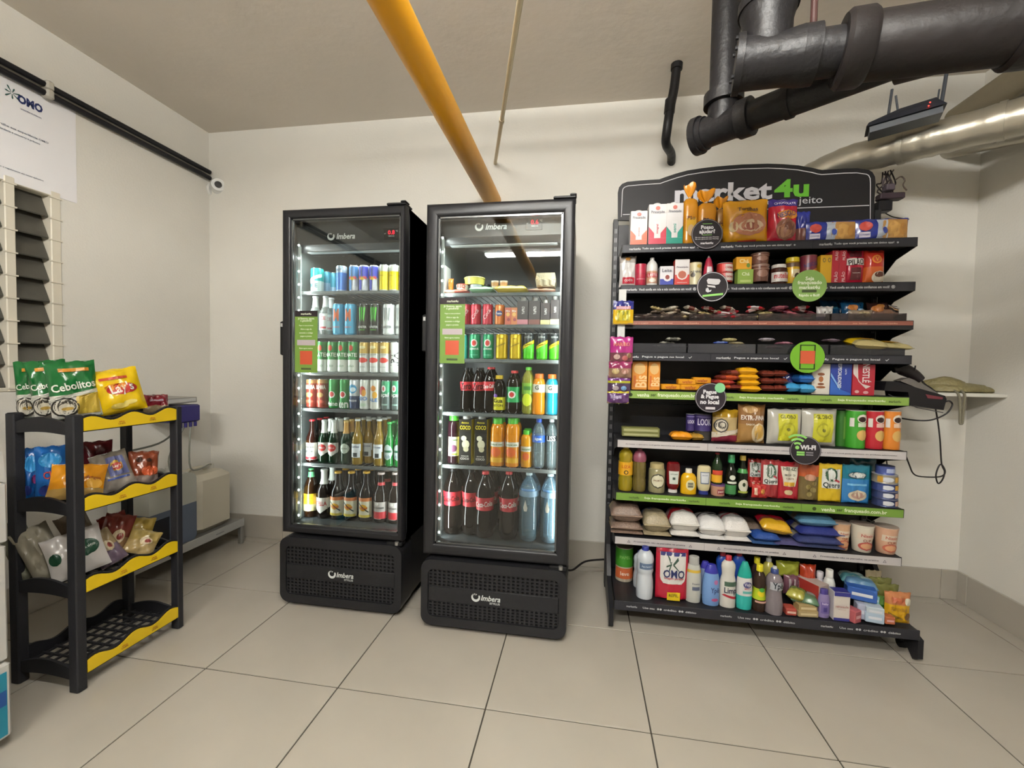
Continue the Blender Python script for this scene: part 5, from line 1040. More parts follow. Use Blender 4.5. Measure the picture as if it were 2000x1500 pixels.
# ---------------------------------------------------------------- gondola
G1, G2, G3, G4, G5, G6, G7, G8 = [Row(GYF+.055, GZ[i], n+' shelf of gondola') for i, n in enumerate(('top', 'second', 'third', 'fourth', 'fifth', 'sixth', 'seventh', 'eighth'))]
G9 = Row(GBF+.07, BZ, 'bottom shelf of gondola')
for a_, b_ in ((G2, G1), (G3, G2), (G4, G3), (G5, G4), (G6, G5), (G7, G6), (G8, G7)): a_.zm = b_.z-.044
G9.zm = G8.z-.03
for a, b, tp, c, s in ((1231, 1263, 417, '#d8562a', 'zero lactose'), (1266, 1300, 404, '#c22a44', 'integral'), (1300, 1332, 402, '#158f7c', 'semi')):
    put(G1, 'milk_carton', {'#d8562a': 'white and orange milk carton', '#c22a44': 'white and red milk carton', '#158f7c': 'white and teal milk carton'}[c], 'carton', a, b, tp, box_p, D=.075, col='#d9d6d6', side='#d0cbcb', cap=(.06, .42, '#d4d2d2'), y=.01, dec=B(('r', 0, .09, 1, .18, c), ('p', [(-.5, .18), (-.5, .46), (-.18, .30), (-.18, .18)], c), ('p', [(.5, .18), (.5, .46), (.18, .30), (.18, .18)], c), ('r', 0, .38, .34, .40, '#dddbdb'), ('t', 0, .40, .55, s, c, 90, .9), ('d', 0, .90, .13, .05, '#c86a5c'), ('t', 0, .80, .75, 'Piracanjuba', '#6a6a74', 0, 1.3)))
put(G1, 'bread_bag', 'tallest sliced bread bag with twisted orange top', 'bread', 1333, 1363, 360, bread, seed=2, y=.02)
put(G1, 'bread_bag', 'sliced bread bag behind the round help sign', 'bread', 1361, 1398, 372, bread, seed=5, y=.02)
put(G1, 'bread_bag', 'shorter bread bag right of the help sign', 'bread', 1394, 1422, 386, bread, seed=9, y=.06, c1='#a8793a')
put(G1, 'bread_bag', 'large yellow sandwich bread pack', 'bread', 1414, 1502, 392, bag, ry=-.03, wr=.009, D=.09, bands=[(1, '#d99a18')], seed=11, pinch=.03, rough=.25, dec=B(('d', .04, .42, .38, .26, '#b9795a'), ('d', .08, .38, .28, .14, '#d8bfa0'), ('d', .06, .36, .2, .09, '#a05a48'), ('t', .0, .75, .45, 'Tortilhas', '#5a3a18'), ('d', -.30, .38, .1, .12, '#dcc89a'), ('r', 0, .05, .4, .05, '#c23a2a')))
put(G1, 'chocolate_snack_bag', 'red chocolate snack bag with purple letters', 'snack bag', 1499, 1557, 390, bag, ry=.02, wr=.009, D=.07, bands=[(.82, '#b51e34'), (1, '#3a2c78')], seed=12, pinch=.04, dec=B(('d', .1, .62, .36, .10, '#d98a1e'), ('d', .08, .30, .36, .24, '#8a5a44'), ('d', .0, .25, .26, .14, '#a87a5c'), ('d', .18, .36, .18, .1, '#6a3c2c'), ('t', .06, .63, .62, 'NESCAU', '#2f2668', 12, 1.5), ('t', 0, .88, .7, 'CHOCOLATE', '#c9c0e0')))
put(G1, 'cookie_pack', 'blue cookie pack standing behind the flat packs', 'cookie pack', 1554, 1583, 414, bag, D=.04, bands=[(.5, '#8a5a50'), (1, '#2c3590')], seed=13, y=.05)
def cookie(t, W, H): bag(t, W, H, D=.045, bands=[(1, '#27348c')], seed=int(W*999), pinch=.02, dec=B(('r', .22, .5, .50, .9, '#b98a4a'), ('r', -.02, .5, .2, .9, '#b4bccb'), ('d', .2, .5, .12, .36, '#c99a52'), ('d', .38, .5, .09, .28, '#b5813c'), ('d', -.33, .66, .11, .22, '#c2453a'), ('r', -.34, .28, .2, .24, '#d4cfe0'), ('t', -.34, .28, .17, 'COOKIES', '#2a3488'), ('d', .02, .45, .05, .16, '#3a4ea0')))
put(G1, 'cookie_pack', 'flat blue and tan cookie pack', 'cookie pack', 1574, 1672, 433, cookie)
put(G1, 'cookie_pack', 'flat blue and tan cookie pack', 'cookie pack', 1670, 1774, 428, cookie)
# second shelf
put(G2, 'flour_bag', 'clear bag with white and red label', 'bag', 1210, 1243, 500, bag, D=.05, bands=[(.2, '#cfc6c2'), (.78, '#d3d0ce'), (1, '#a8a09a')], seed=14, dec=B(('r', .05, .2, .7, .2, '#b9263c'), ('d', 0, .9, .16, .06, '#b9823a'), ('t', .05, .2, .5, 'coco', '#e0c9c9')))
put(G2, 'syrup_tub', 'small red tub with pointed lid', 'tub', 1240, 1263, 514, can, 'tub', '#a81f3c', bands=[(1, '#a81f3c')], cap=[(.50, .56, .98, '#8c1832'), (.55, 1.0, .18, '#7a2436', .04)], dec=B(('t', 0, .3, .7, 'MORANGO', '#d8a0aa')))
put(G2, 'coconut_milk', 'white milk bottle with brown and red label', 'bottle', 1263, 1285, 504, can, 'pet', '#d6d3cf', cap=(.92, 1, .4, '#c9c6c2'), label=(.10, .52, '#b98a72'), dec=B(('r', 0, .38, .95, .14, '#b92a3c'), ('t', 0, .38, .8, 'LEITE', '#e0d4d0'), ('d', 0, .2, .3, .07, '#dfd4c4')))
put(G2, 'cream_carton', 'small white and blue cream carton', 'carton', 1288, 1314, 522, box_p, D=.05, col='#d6d4d8', side='#cfcdd2', dec=B(('p', [(-.5, 0), (.5, 0), (.5, .35), (0, .12), (-.5, .35)], '#2a3a9c'), ('d', .05, .42, .3, .2, '#dcd9da'), ('d', .05, .44, .16, .12, '#8a3a34'), ('t', 0, .78, .7, 'Leite', '#5a5a66')))
put(G2, 'condensed_milk', 'white and red condensed milk carton', 'carton', 1317, 1345, 509, box_p, D=.05, col='#d6d2d2', side='#c93a34', dec=B(('p', [(-.5, 0), (.5, 0), (.5, .42), (0, .22), (-.5, .42)], '#c83a32'), ('d', 0, .42, .38, .2, '#dcd4cf'), ('d', 0, .42, .28, .15, '#b0604a'), ('t', 0, .70, .8, 'Piracanjuba', '#7a6a70'), ('t', 0, .12, .7, 'CONDENSADO', '#e6d2ce')))
put(G2, 'milk_powder_can', 'cream coloured milk powder can', 'can', 1345, 1371, 514, can, 'tin', '#cfc6a0', top='#c9b27a', dec=B(('t', 0, .58, .8, 'NINHO', '#3a3f48'), ('d', .2, .82, .18, .08, '#c2a24a'), ('d', -.25, .45, .16, .1, '#4a4238')))
put(G2, 'syrup_bottle', 'red syrup bottle with white nozzle', 'bottle', 1373, 1396, 500, can, 'drop', '#a82a42', cap=[(.90, 1.0, .3, '#d4cfcf', .12)], dec=B(('p', [(-.28, .15), (.28, .15), (.2, .62), (-.2, .62)], '#d8cfd2'), ('t', 0, .35, .45, 'A', '#a82a42')))
for z0, z1, nm in ((533, 551, 'lower'), (516, 533, 'upper')): put(G2, 'meat_tin', nm+' red tin of a stack of two', 'tin', 1400, 1431, z0, can, 'tin', '#b0302c', metal=.2, top='#b5aeb0', bot=z1+2, dec=B(('r', .2, .5, .6, .7, '#cfc0b8'), ('t', .15, .5, .5, 'CREME', '#a8302c'), ('r', -.25, .5, .3, .7, '#c22e26')))
put(G2, 'tea_box', 'green tea box under the yellow one', 'box', 1438, 1468, 528, box_p, D=.05, col='#8fae4c', dec=B(('t', 0, .7, .5, 'Chá', '#dfe6c6'), ('r', 0, .25, .7, .15, '#b9cc7a')))
put(G2, 'tea_box', 'yellow tea box on top of the green one', 'box', 1435, 1465, 504, box_p, D=.05, col='#d99a1c', bot=528, dec=B(('t', 0, .65, .6, 'Chá', '#f0e0a8'), ('d', .28, .3, .12, .18, '#6a8a3a')))
for z0, z1, nm in ((518, 552, 'lower'), (488, 518, 'upper')): put(G2, 'sweet_tub', nm+' clear tub of brown caramel sweet', 'tub', 1467, 1502, z0, can, 'tub', '#6a4538', rough=.15, cap=(.86, 1, 1.03, '#8a6a5c'), bot=z1, dec=B(('d', 0, .45, .3, .22, '#8c6454'), ('r', 0, .72, .9, .05, '#94705f')))
put(G2, 'spread_jar', 'chocolate spread jar with white lid', 'jar', 1505, 1538, 518, can, 'jar', '#3a1d16', rough=.12, cap=(.80, 1, .84, '#d3cfcb'), dec=B(('r', 0, .36, .98, .46, '#d6cfca'), ('t', 0, .42, .8, 'nutella', '#b92a2a', 0, 1.6)))
put(G2, 'chocolate_jar', 'yellow jar with yellow lid', 'jar', 1535, 1562, 504, can, 'jar', '#d3a81e', rough=.2, cap=(.84, 1, .95, '#d8c020'), label=(.64, .80, '#5a3c22'), dec=B(('r', .1, .4, .5, .3, '#d8c9a0'), ('d', .15, .3, .2, .12, '#4a3a26')))
put(G2, 'chocolate_powder_can', 'maroon chocolate powder can', 'can', 1563, 1595, 500, can, 'tin', '#7a2a3c', top='#9a7a6a', dec=B(('p', [(-.5, .1), (.5, .35), (.5, .6), (-.5, .3)], '#c27a2c'), ('t', 0, .66, .8, 'NESCAU', '#33276a', 14, 1.6), ('r', 0, .25, .8, .12, '#c9b06a')))
put(G2, 'biscuit_box', 'plain yellow box with two dark ovals', 'box', 1597, 1619, 501, box_p, D=.06, col='#d6a81c', dec=B(('d', -.2, .82, .13, .08, '#5a5a4a'), ('d', .25, .82, .13, .08, '#5a5a4a'), ('d', -.2, .82, .08, .055, '#d6a81c'), ('d', .25, .82, .08, .055, '#d6a81c')))
for a in (1619, 1633): put(G2, 'coffee_pack', 'red coffee brick seen from its narrow side', 'coffee', a, a+14, 487, box_p, D=.07, col='#b01e32', bev=.003, dec=B(('t', 0, .82, 1.3, 'PILÃO', '#e0c9c9', 90), ('t', 0, .20, 1.5, 'PILÃO', '#e0c9c9', 90)))
put(G2, 'coffee_pack', 'red coffee brick with white name band', 'coffee', 1648, 1687, 487, bag, D=.06, bands=[(1, '#b5203a')], pinch=0, seed=15, wr=.002, dec=B(('r', 0, .88, .6, .16, '#5a1a20'), ('r', 0, .66, .86, .2, '#d8d2cc'), ('t', 0, .66, .76, 'PILÃO', '#2a1a18', 6, 1.5), ('r', 0, .3, .5, .36, '#5e1c22'), ('t', 0, .32, .4, 'TRADICIONAL', '#d8cfcc')))
put(G2, 'coffee_pack', 'orange coffee brick with white cup picture', 'coffee', 1687, 1727, 486, bag, D=.06, bands=[(.5, '#d2642a'), (1, '#bf3426')], pinch=0, seed=16, wr=.002, dec=B(('d', 0, .72, .24, .13, '#d98a2c'), ('d', 0, .72, .17, .09, '#c23e28'), ('t', 0, .72, .2, 'V', '#e0a83a'), ('d', .15, .2, .36, .17, '#d9cdb8'), ('d', .15, .27, .24, .08, '#5a2c1c')))
# third shelf: loose sweets
r = random.Random(5)
SW = [('#7a6a5c', '#b9ae9c'), ('#8a7f70', '#c9c0b0'), ('#5a463c', '#a8927a'), ('#b9a87a', '#8a7a50'), ('#a03038', '#d0b8b4'), ('#c9bfae', '#7a3a34'), ('#b02a34', '#c9c4c2'), ('#6a3040', '#a85a64')]
def bar(t, W, H, c1='#888888', c2='#aaaaaa', D=.05, seed=1): lying(t, W, H, D=D, bands=[('.25', c1), ('.75', c2), ('1', c1)], along=1, seed=seed, rough=.25)
def place_bar(loc, desc, px, py, L, c1, c2, rz, Y, th=.014, D=.045, cat='sweet', nm='chocolate_bar', tilt=0):
    p = at(px, py, Y); t = thing(nm, desc, cat, (p.x, p.y, p.z), (0, tilt, rz)); bar(t, L, th, c1, c2, D, int(px*3+py)); PR.append([t, desc, cat, loc, 0])
z3 = GZ[2]
def zpy(px, Y, z):
    lo, hi = 300, 1300
    for _ in range(30):
        mid = (lo+hi)/2
        if at(px, mid, Y).z > z: lo = mid
        else: hi = mid
    return lo
L3 = 'third shelf of gondola'
for q, (px, c) in enumerate(((1250, 5), (1276, 1), (1286, 0), (1296, 1), (1306, 0), (1316, 2), (1330, 3), (1340, 1), (1354, 2), (1364, 5), (1376, 3), (1388, 5), (1402, 4), (1413, 6), (1424, 4), (1436, 6), (1458, 2), (1470, 4), (1482, 3), (1494, 3), (1516, 7), (1530, 7), (1545, 7), (1560, 4), (1572, 7))):
    nm = {0: 'grey brown', 1: 'silver grey', 2: 'dark brown', 3: 'tan and gold', 4: 'red wrapped', 5: 'cream and red', 6: 'bright red and white', 7: 'purplish red'}[c]
    Y = GYF+.035+.03*(q % 3); lay = (q*7) % 3 if q not in (0, 1, 16) else 0
    place_bar(L3, nm+' chocolate bar in the clear bins', px, zpy(px, Y, z3+.010+.021*lay), r.uniform(.055, .085), SW[c][0], SW[c][1], r.uniform(-.6, .6), Y, .018, tilt=r.uniform(-.3, .35) if lay else 0)
for q, (px, c) in enumerate(((1262, 1), (1281, 3), (1291, 2), (1301, 0), (1311, 1), (1323, 2), (1335, 3), (1347, 5), (1359, 1), (1370, 2), (1382, 4), (1395, 3), (1407, 6), (1418, 5), (1430, 6), (1443, 4), (1476, 6), (1488, 3), (1500, 2), (1523, 7), (1538, 4), (1552, 7), (1566, 6), (1580, 7))):
    nm = {0: 'grey brown', 1: 'silver grey', 2: 'dark brown', 3: 'tan and gold', 4: 'red wrapped', 5: 'cream and red', 6: 'bright red and white', 7: 'purplish red'}[c]
    Y = GYF+.05+.03*(q % 3); place_bar(L3, nm+' chocolate bar in the clear bins', px, zpy(px, Y, z3+.018+.022*((q*5) % 3)), r.uniform(.05, .08), SW[c][0], SW[c][1], r.uniform(-.9, .9), Y, .018, tilt=r.uniform(-.35, .35))
put(G3, 'nut_pack', 'white and purple marshmallow pack', 'snack pack', 1594, 1627, 599, bag, D=.03, bands=[(.3, '#3a3470'), (1, '#b9b4b2')], seed=21, z=z3+.001, dec=B(('r', .1, .62, .6, .4, '#c9c6c2'), ('d', -.05, .6, .05, .06, '#3a3a40'), ('r', .2, .6, .14, .05, '#2a2a30')))
for i, (a, b, tp, dy, dsc) in enumerate(((1606, 1645, 584, .12, 'dark blue snack bag, back left of pile'), (1632, 1675, 578, .13, 'dark blue snack bag, topmost at the back'), (1646, 1692, 589, .02, 'blue snack bag with orange cookie print in front'))): put(G3, 'snack_bag', dsc, 'snack bag', a, b, tp, bag, D=.05, bands=[(.3, '#2c3f66'), (1, '#15466a')], seed=30+i, y=dy, rx=-.25, z=z3+.012, dec=B(('d', -.1, .62, .22, .2, '#b9763a'), ('r', .28, .5, .3, .1, '#8fb0c8')) if i == 2 else B(('r', 0, .6, .5, .1, '#2f7fa0')))
put(G3, 'nut_pack', 'clear pack of beige nuts at the front', 'snack pack', 1656, 1704, 606, bag, D=.03, bands=[(1, '#8f7f6c')], seed=34, y=-.02, z=z3+.002, dec=B(('d', .1, .55, .28, .3, '#b0a07a'),))
put(G3, 'snack_bag', 'brown snack bag with orange crisps print', 'snack bag', 1696, 1738, 590, bag, D=.05, bands=[(.45, '#7a5a4c'), (1, '#3a2420')], seed=35, rx=-.2, y=.05, z=z3+.012, dec=B(('d', -.1, .6, .3, .2, '#c27a3c'), ('d', .05, .75, .2, .12, '#cf8a44')))
put(G3, 'snack_bag', 'brown and black snack bag at the right end', 'snack bag', 1712, 1757, 588, bag, D=.05, bands=[(.45, '#80604e'), (1, '#2c1e1c')], seed=36, rx=-.45, ry=.35, y=.04, z=z3+.015, dec=B(('r', .1, .75, .5, .06, '#cfc9c4'), ('r', .1, .62, .5, .06, '#c9a070')))
# fourth shelf
L4 = 'fourth shelf of gondola'; z4 = GZ[3]
for q, (px, c1, c2, nm) in enumerate(((1290, '#7f8078', '#b0ada2', 'grey candy roll'), (1302, '#9a978c', '#6a6860', 'grey candy roll'), (1314, '#a8a598', '#5f5e58', 'grey candy roll'), (1326, '#b5b2a2', '#7a7870', 'grey candy roll'), (1408, '#3a4f9a', '#6a7aa8', 'blue gum pack'), (1424, '#a89a70', '#c9bb80', 'pale yellow gum pack'), (1444, '#c9b968', '#d8ca80', 'pale yellow gum pack'), (1436, '#8f8468', '#a89c7a', 'beige gum pack'), (1496, '#8a8088', '#a8a0a6', 'greyish pink candy pack'), (1512, '#9a6a78', '#80606a', 'greyish pink candy pack'), (1530, '#8c5a68', '#a87a86', 'greyish pink candy pack'), (1622, '#6a5a62', '#80707a', 'dark mauve candy pack'), (1640, '#5c5058', '#78686e', 'dark mauve candy pack'))):
    Y = GYF+.04+.03*(q % 2); place_bar(L4, nm+' in the low clear bins', px, zpy(px, Y, z4+.026+.018*(q % 3)), .07, c1, c2, r.uniform(-.5, .5), Y, .016)
for a, b, tp, i in ((1656, 1720, 662, 0), (1700, 1768, 668, 1)): put(G4, 'candy_bag', ['yellow candy bag at the back right, tilted', 'yellow candy bag at the right corner, front'][i], 'candy bag', a, b, tp, lying, D=.12, bands=[('.3', '#a89a6a'), ('1', '#d9b41c')], seed=40+i, rx=.22, ry=.05, y=-.005+.012*i, z=z4+.034, dec=B(('r', .1, .55, .5, .12, '#c9921c'), ('d', .0, .4, .18, .12, '#b98a2c')))
# fifth shelf
for a, b in ((1234, 1264), (1266, 1289)): put(G5, 'biscuit_box', 'orange upright biscuit pack', 'box', a, b, 703, box_p, D=.04, col='#d98a28', bev=.003, dec=B(('d', 0, .74, .38, .2, '#d8b070'), ('t', .1, .3, .8, 'Bis', '#f0c890', 90, 1.4), ('r', -.3, .3, .16, .4, '#c2661c')))
def wafer(t, W, H, c='#d9941c'): box_p(t, W, H, D=.06, col=c, bev=.004, rough=.3, dec=B(('t', 0, .5, .6, 'wafer', '#a8501c'),))
for i, (a, b, tp, bt, dy) in enumerate(((1290, 1327, 750, 761, 0), (1327, 1364, 751, 762, 0), (1323, 1357, 740, 751, .0), (1352, 1386, 737, 749, .02), (1355, 1384, 746, 760, .03))): put(G5, 'wafer_pack', ['leftmost flat orange wafer pack', 'middle flat orange wafer pack, lower layer', 'flat orange wafer pack on the upper layer', 'crumpled orange wafer pack behind pick and pay sign', 'orange wafer pack beneath the crumpled one'][i], 'wafer', a, b, tp, wafer, bot=bt, y=dy)
for i, (px, c1, c2, lay) in enumerate(((1394, '#a8302c', '#8a4038', 0), (1408, '#9a3430', '#c2542c', 1), (1420, '#8a3a30', '#b9542c', 2), (1428, '#b9542c', '#6a2c26', 0), (1430, '#5c2a22', '#8a4434', 3))): place_bar('fifth shelf of gondola', 'reddish brown biscuit pack beside the yellow stack', px, zpy(px, GYF+.06, GZ[4]+.012+.024*lay), .10, c1, c2, .1, GYF+.06, .026, .10, 'biscuit', 'biscuit_pack')
for k, (tp, bt) in enumerate(((752, 765), (741, 753), (730, 742), (718, 731))): put(G5, 'biscuit_pack', ['yellow', 'yellow', 'yellow', 'yellow'][k]+' round biscuit pack, '+['lowest', 'second lowest', 'second highest', 'topmost'][k]+' of its stack', 'biscuit', 1440-k, 1480-2*k, tp, lying, D=.10, bands=[('.55', '#e0a41a'), ('1', '#b9661c')], seed=50+k, bot=bt+1, y=-.005*k, dec=B(('r', .15, .3, .3, .2, '#7a3a1c'),))
for k in range(6): 
    a = 1480+(k % 2)*24; l = k//2; put(G5, 'biscuit_pack', 'chocolate brown biscuit pack, '+['bottom', 'middle', 'top'][l]+' layer '+['left', 'right'][k % 2], 'biscuit', a, a+28, 750-14*l+2, lying, D=.10, bands=[('.5', '#6a2e22'), ('1', '#4a1c16')], seed=60+k, bot=764-14*l, dec=B(('r', 0, .4, .5, .2, '#a8603c'),))
for i, (a, b, tp, bt, c) in enumerate(((1527, 1555, 748, 766, '#3f95c9'), (1554, 1584, 750, 768, '#4a9ed0'), (1553, 1582, 730, 748, '#2f6ab5'))): put(G5, 'wafer_pack', ['light blue biscuit pack, left of the pair', 'light blue biscuit pack next to chocolate box', 'deeper blue biscuit pack on top of the pair'][i], 'biscuit', a, b, tp, lying, D=.10, bands=[(1, c)], seed=70+i, bot=bt, dec=B(('r', 0, .5, .5, .3, '#8ac0e0'),))
put(G5, 'biscuit_pack', 'dark blue biscuit pack behind the light blue', 'biscuit', 1524, 1556, 728, bag, D=.04, bands=[(1, '#232c66')], seed=73, y=.06)
put(G5, 'chocolate_box', 'white chocolate box with chocolate picture', 'box', 1583, 1618, 706, box_p, D=.04, col='#d6d0c4', dec=B(('d', 0, .66, .2, .05, '#8a5030'), ('d', 0, .5, .13, .1, '#a8683c'), ('d', 0, .34, .18, .04, '#7a4528'), ('d', 0, .24, .26, .04, '#9a5c34')))
put(G5, 'chocolate_box', 'royal blue assorted chocolate box', 'box', 1619, 1660, 708, box_p, D=.04, col='#213a94', dec=B(('p', [(-.5, .55), (-.1, .2), (.5, .05), (.5, 0), (-.5, .0)], '#2f62b8'), ('p', [(-.5, .62), (-.05, .16), (0, .18), (-.5, .72)], '#7fb0e0'), ('t', -.08, .62, 1.25, 'ESPECIALIDADES', '#e0e4ee', -90, 1.4), ('t', .2, .75, .3, 'LACTA', '#e0e4ee', -90)))
put(G5, 'chocolate_box', 'red and white assorted chocolate box', 'box', 1662, 1705, 710, box_p, D=.04, col='#a81c30', dec=B(('p', [(-.5, 1.0), (-.3, 1.0), (-.25, .45), (.1, .22), (.35, .24), (.3, .32), (-.1, .38), (-.5, .7)], '#d0c4c0'), ('t', .12, .72, .95, 'NESTLÉ', '#e2d8d6', -90, 1.5), ('d', -.3, .12, .1, .05, '#d0a8a4'), ('d', .1, .1, .12, .05, '#c9989a')))
# sixth shelf
for i, (tp, bt) in enumerate(((843, 850), (834, 842))): put(G6, 'wafer_pack', ['thin green wafer pack lying under another', 'thin green wafer pack lying on top'][i], 'wafer', 1214, 1287, tp, box_p, D=.06, col='#7a7a44', bev=.003, bot=bt+2, y=.03, dec=B(('r', 0, .5, .9, .4, '#a8a878'),))
put(G6, 'cake_pack', 'small orange cake pack lying flat', 'snack', 1308, 1350, 843, lying, D=.07, bands=[(1, '#dc901c')], seed=82, bot=860, dec=B(('t', 0, .5, .6, 'ana maria', '#8a3a1c'),))
put(G6, 'snack_pack', 'yellow brown snack pack beside dark tin', 'snack', 1346, 1372, 846, lying, D=.07, bands=[(1, '#a07a2c')], seed=83, bot=860, y=.02)
put(G6, 'tuna_tin', 'dark tin under the purple tins', 'tin', 1354, 1390, 840, can, 'tin', '#3f3c3a', metal=.3, bot=858, y=.04)
for a, b in ((1340, 1358), (1356, 1390)): put(G6, 'snack_tin', 'purple tin with white letters', 'tin', a, b, 808, can, 'tin', '#3c2f6a', metal=.2, top='#8a8a90', bot=841, y=.045, dec=B(('t', 0, .55, .75, 'LOOK', '#c9c4dc', 0, 2), ('r', 0, .85, .9, .05, '#7a6fa8')))
put(G6, 'crisp_bag', 'tan and maroon snack bag with swirl', 'snack bag', 1391, 1442, 800, bag, D=.07, bands=[(.22, '#8a2f40'), (.75, '#b09a6c'), (1, '#a07c1c')], seed=84, dec=B(('p', [(-.5, .12), (-.5, .3), (.5, .42), (.5, .3)], '#c9bfae'), ('d', -.2, .52, .26, .22, '#3a3632'), ('d', -.2, .52, .21, .18, '#c9c0ae'), ('d', -.18, .54, .15, .12, '#4a4540'), ('d', -.16, .55, .08, .07, '#c9c0ae')))
put(G6, 'crisp_bag', 'brown crisp bag reading extra fina', 'snack bag', 1441, 1495, 790, bag, D=.07, bands=[(.5, '#9a7440'), (1, '#8a6238')], seed=85, dec=B(('d', -.1, .88, .26, .1, '#b08a58'), ('r', 0, .66, .8, .12, '#7a4c28'), ('t', 0, .67, .82, 'EXTRAFINA', '#e0d8cc', 0, 1.6), ('d', .2, .28, .26, .26, '#c9b490'), ('d', .22, .3, .18, .2, '#c29a4a'), ('t', -.1, .5, .3, 'SABOR', '#e0d4c0')))
for a, b in ((1499, 1566), (1566, 1634)): put(G6, 'biscuit_bag', 'white and yellow puffed biscuit bag', 'snack bag', a, b, 799, bag, D=.07, bands=[(1, '#b5b2a8')], seed=a, pinch=.02, dec=B(('r', .05, .5, .56, .76, '#c2c02e'), ('t', .05, .8, .44, 'GLOBO', '#5a5a22', 0, 1.2), ('d', .05, .45, .2, .2, '#a8a62a'), ('d', .05, .45, .15, .15, '#bcb92c'), ('d', .05, .44, .05, .05, '#6a6a22')))
def tubec(c, c2): return dict(prof='tube', col=c, top='#d4d0c8', dec=B(('d', .12, .76, .30, .11, '#dcd4c8'), ('d', .1, .74, .22, .07, '#33201c'), ('r', .12, .60, .5, .10, c2), ('d', .12, .34, .3, .14, '#cfa860'), ('r', -.38, .66, .16, .22, '#d8d4cc')))
put(G6, 'crisp_tube', 'dark green crisp tube', 'crisp tube', 1634, 1655, 798, can, prof='tube', col='#2f6a22', y=.03, dec=B(('r', .1, .5, .3, .6, '#5f8a3a'),))
put(G6, 'crisp_tube', 'bright green crisp tube', 'crisp tube', 1654, 1690, 798, can, **tubec('#3f9a2c', '#cfd8c0'))
put(G6, 'crisp_tube', 'red crisp tube', 'crisp tube', 1690, 1725, 799, can, **tubec('#b8202e', '#d8b4a8'))
put(G6, 'crisp_tube', 'orange crisp tube', 'crisp tube', 1724, 1758, 799, can, **tubec('#d9822a', '#e0c0a8'))
# seventh shelf
put(G7, 'oil_bottle', 'golden cooking oil bottle with yellow label', 'bottle', 1209, 1237, 872, can, 'oil', cl=('#b5a024', .6, .06), cap=(.96, 1, .4, '#c9b030'), label=(.36, .66, '#d9a01e'), dec=B(('t', 0, .56, .6, 'LIZA', '#b9541c'), ('d', 0, .43, .16, .05, '#3a3420'), ('d', 0, .43, .09, .03, '#d9a01e')))
put(G7, 'oil_bottle', 'oil bottle with purple shrink top', 'bottle', 1237, 1263, 876, can, 'oil', cl=('#7a6a34', .7, .06), label=(.70, .97, '#8a4a5c'), cap=(.96, 1, .4, '#7a3c4c'))
put(G7, 'olive_jar', 'glass jar of pale olives with label', 'jar', 1267, 1300, 904, can, 'jar', cl=('#a9a27a', .7, .06), cap=(.82, 1, .84, '#a89a6c'), dec=B(('d', 0, .42, .40, .26, '#3c3a2c'), ('d', 0, .42, .36, .22, '#cfcbb0'), ('t', 0, .44, .5, 'PALMITO', '#6a3a2c')))
put(G7, 'ketchup_bottle', 'dark red ketchup bottle on white cap', 'bottle', 1302, 1329, 902, can, 'squeeze', '#6a1418', rough=.12, flat=.7, cap=(0, .15, .66, '#d6d4d0'), dec=B(('p', [(-.30, .30), (.30, .30), (.36, .72), (-.36, .72)], '#c9cfc6'), ('t', 0, .62, .5, 'KETCHUP', '#4a5a4c'), ('r', 0, .48, .2, .08, '#3a4a40')))
put(G7, 'mustard_bottle', 'yellow mustard bottle with white cap', 'bottle', 1330, 1361, 915, can, 'squeeze_up', '#d9a812', rough=.2, flat=.75, cap=(.83, 1, .42, '#d8d4c6'), dec=B(('d', .05, .38, .28, .22, '#d8cf9a'), ('r', .05, .38, .34, .2, '#6a6a5a'), ('t', .05, .38, .3, 'MUSTARD', '#e6e0b8')))
put(G7, 'mayonnaise_bottle', 'cream mayonnaise bottle on blue cap', 'bottle', 1362, 1389, 909, can, 'squeeze', '#cfc49a', rough=.2, flat=.7, cap=(0, .18, .70, '#23307a'), dec=B(('p', [(-.30, .38), (.30, .38), (.34, .80), (-.34, .80)], '#5a6a80'), ('p', [(-.25, .42), (.25, .42), (.29, .77), (-.29, .77)], '#c9ccd0'), ('t', 0, .68, .4, 'MAIONESE', '#3a4a6a')))
put(G7, 'pate_tub', 'round pate tub under the hot sauce', 'tub', 1388, 1416, 944, can, 'tub', '#b98a70', cap=(.86, 1, 1.04, '#5a3c6a'), dec=B(('r', .1, .4, .5, .4, '#8a2c3a'), ('t', .1, .4, .4, 'patê', '#e6d4cc')))
put(G7, 'hot_sauce', 'small hot sauce bottle standing on the tub', 'bottle', 1391, 1412, 884, can, 'stubby', '#20301c', rough=.1, cap=(.95, 1, .42, '#a82c34'), label=(.06, .30, '#d9a01e'), dec=B(('r', 0, .38, .95, .14, '#c2402a'),), bot=944)
put(G7, 'sauce_bottle', 'dark soy bottle with green cap', 'bottle', 1418, 1440, 887, can, 'beer', '#14180f', rough=.08, cap=(.80, 1, .60, '#2f8a54'), label=(.06, .28, '#3a7a44'), dec=B(('d', 0, .46, .26, .06, '#cfd4c6'), ('r', 0, .34, .8, .05, '#cfd4c6')))
put(G7, 'olive_oil', 'dark olive oil bottle with gold cap', 'bottle', 1441, 1462, 889, can, 'beer', '#151a10', rough=.08, cap=(.88, 1, .56, '#b59a3c'), label=(.58, .68, '#3f8a44'), dec=B(('d', 0, .28, .44, .16, '#c9c6b4'), ('d', 0, .31, .14, .05, '#2a3a22'), ('r', 0, .13, .9, .05, '#8f9a3c')))
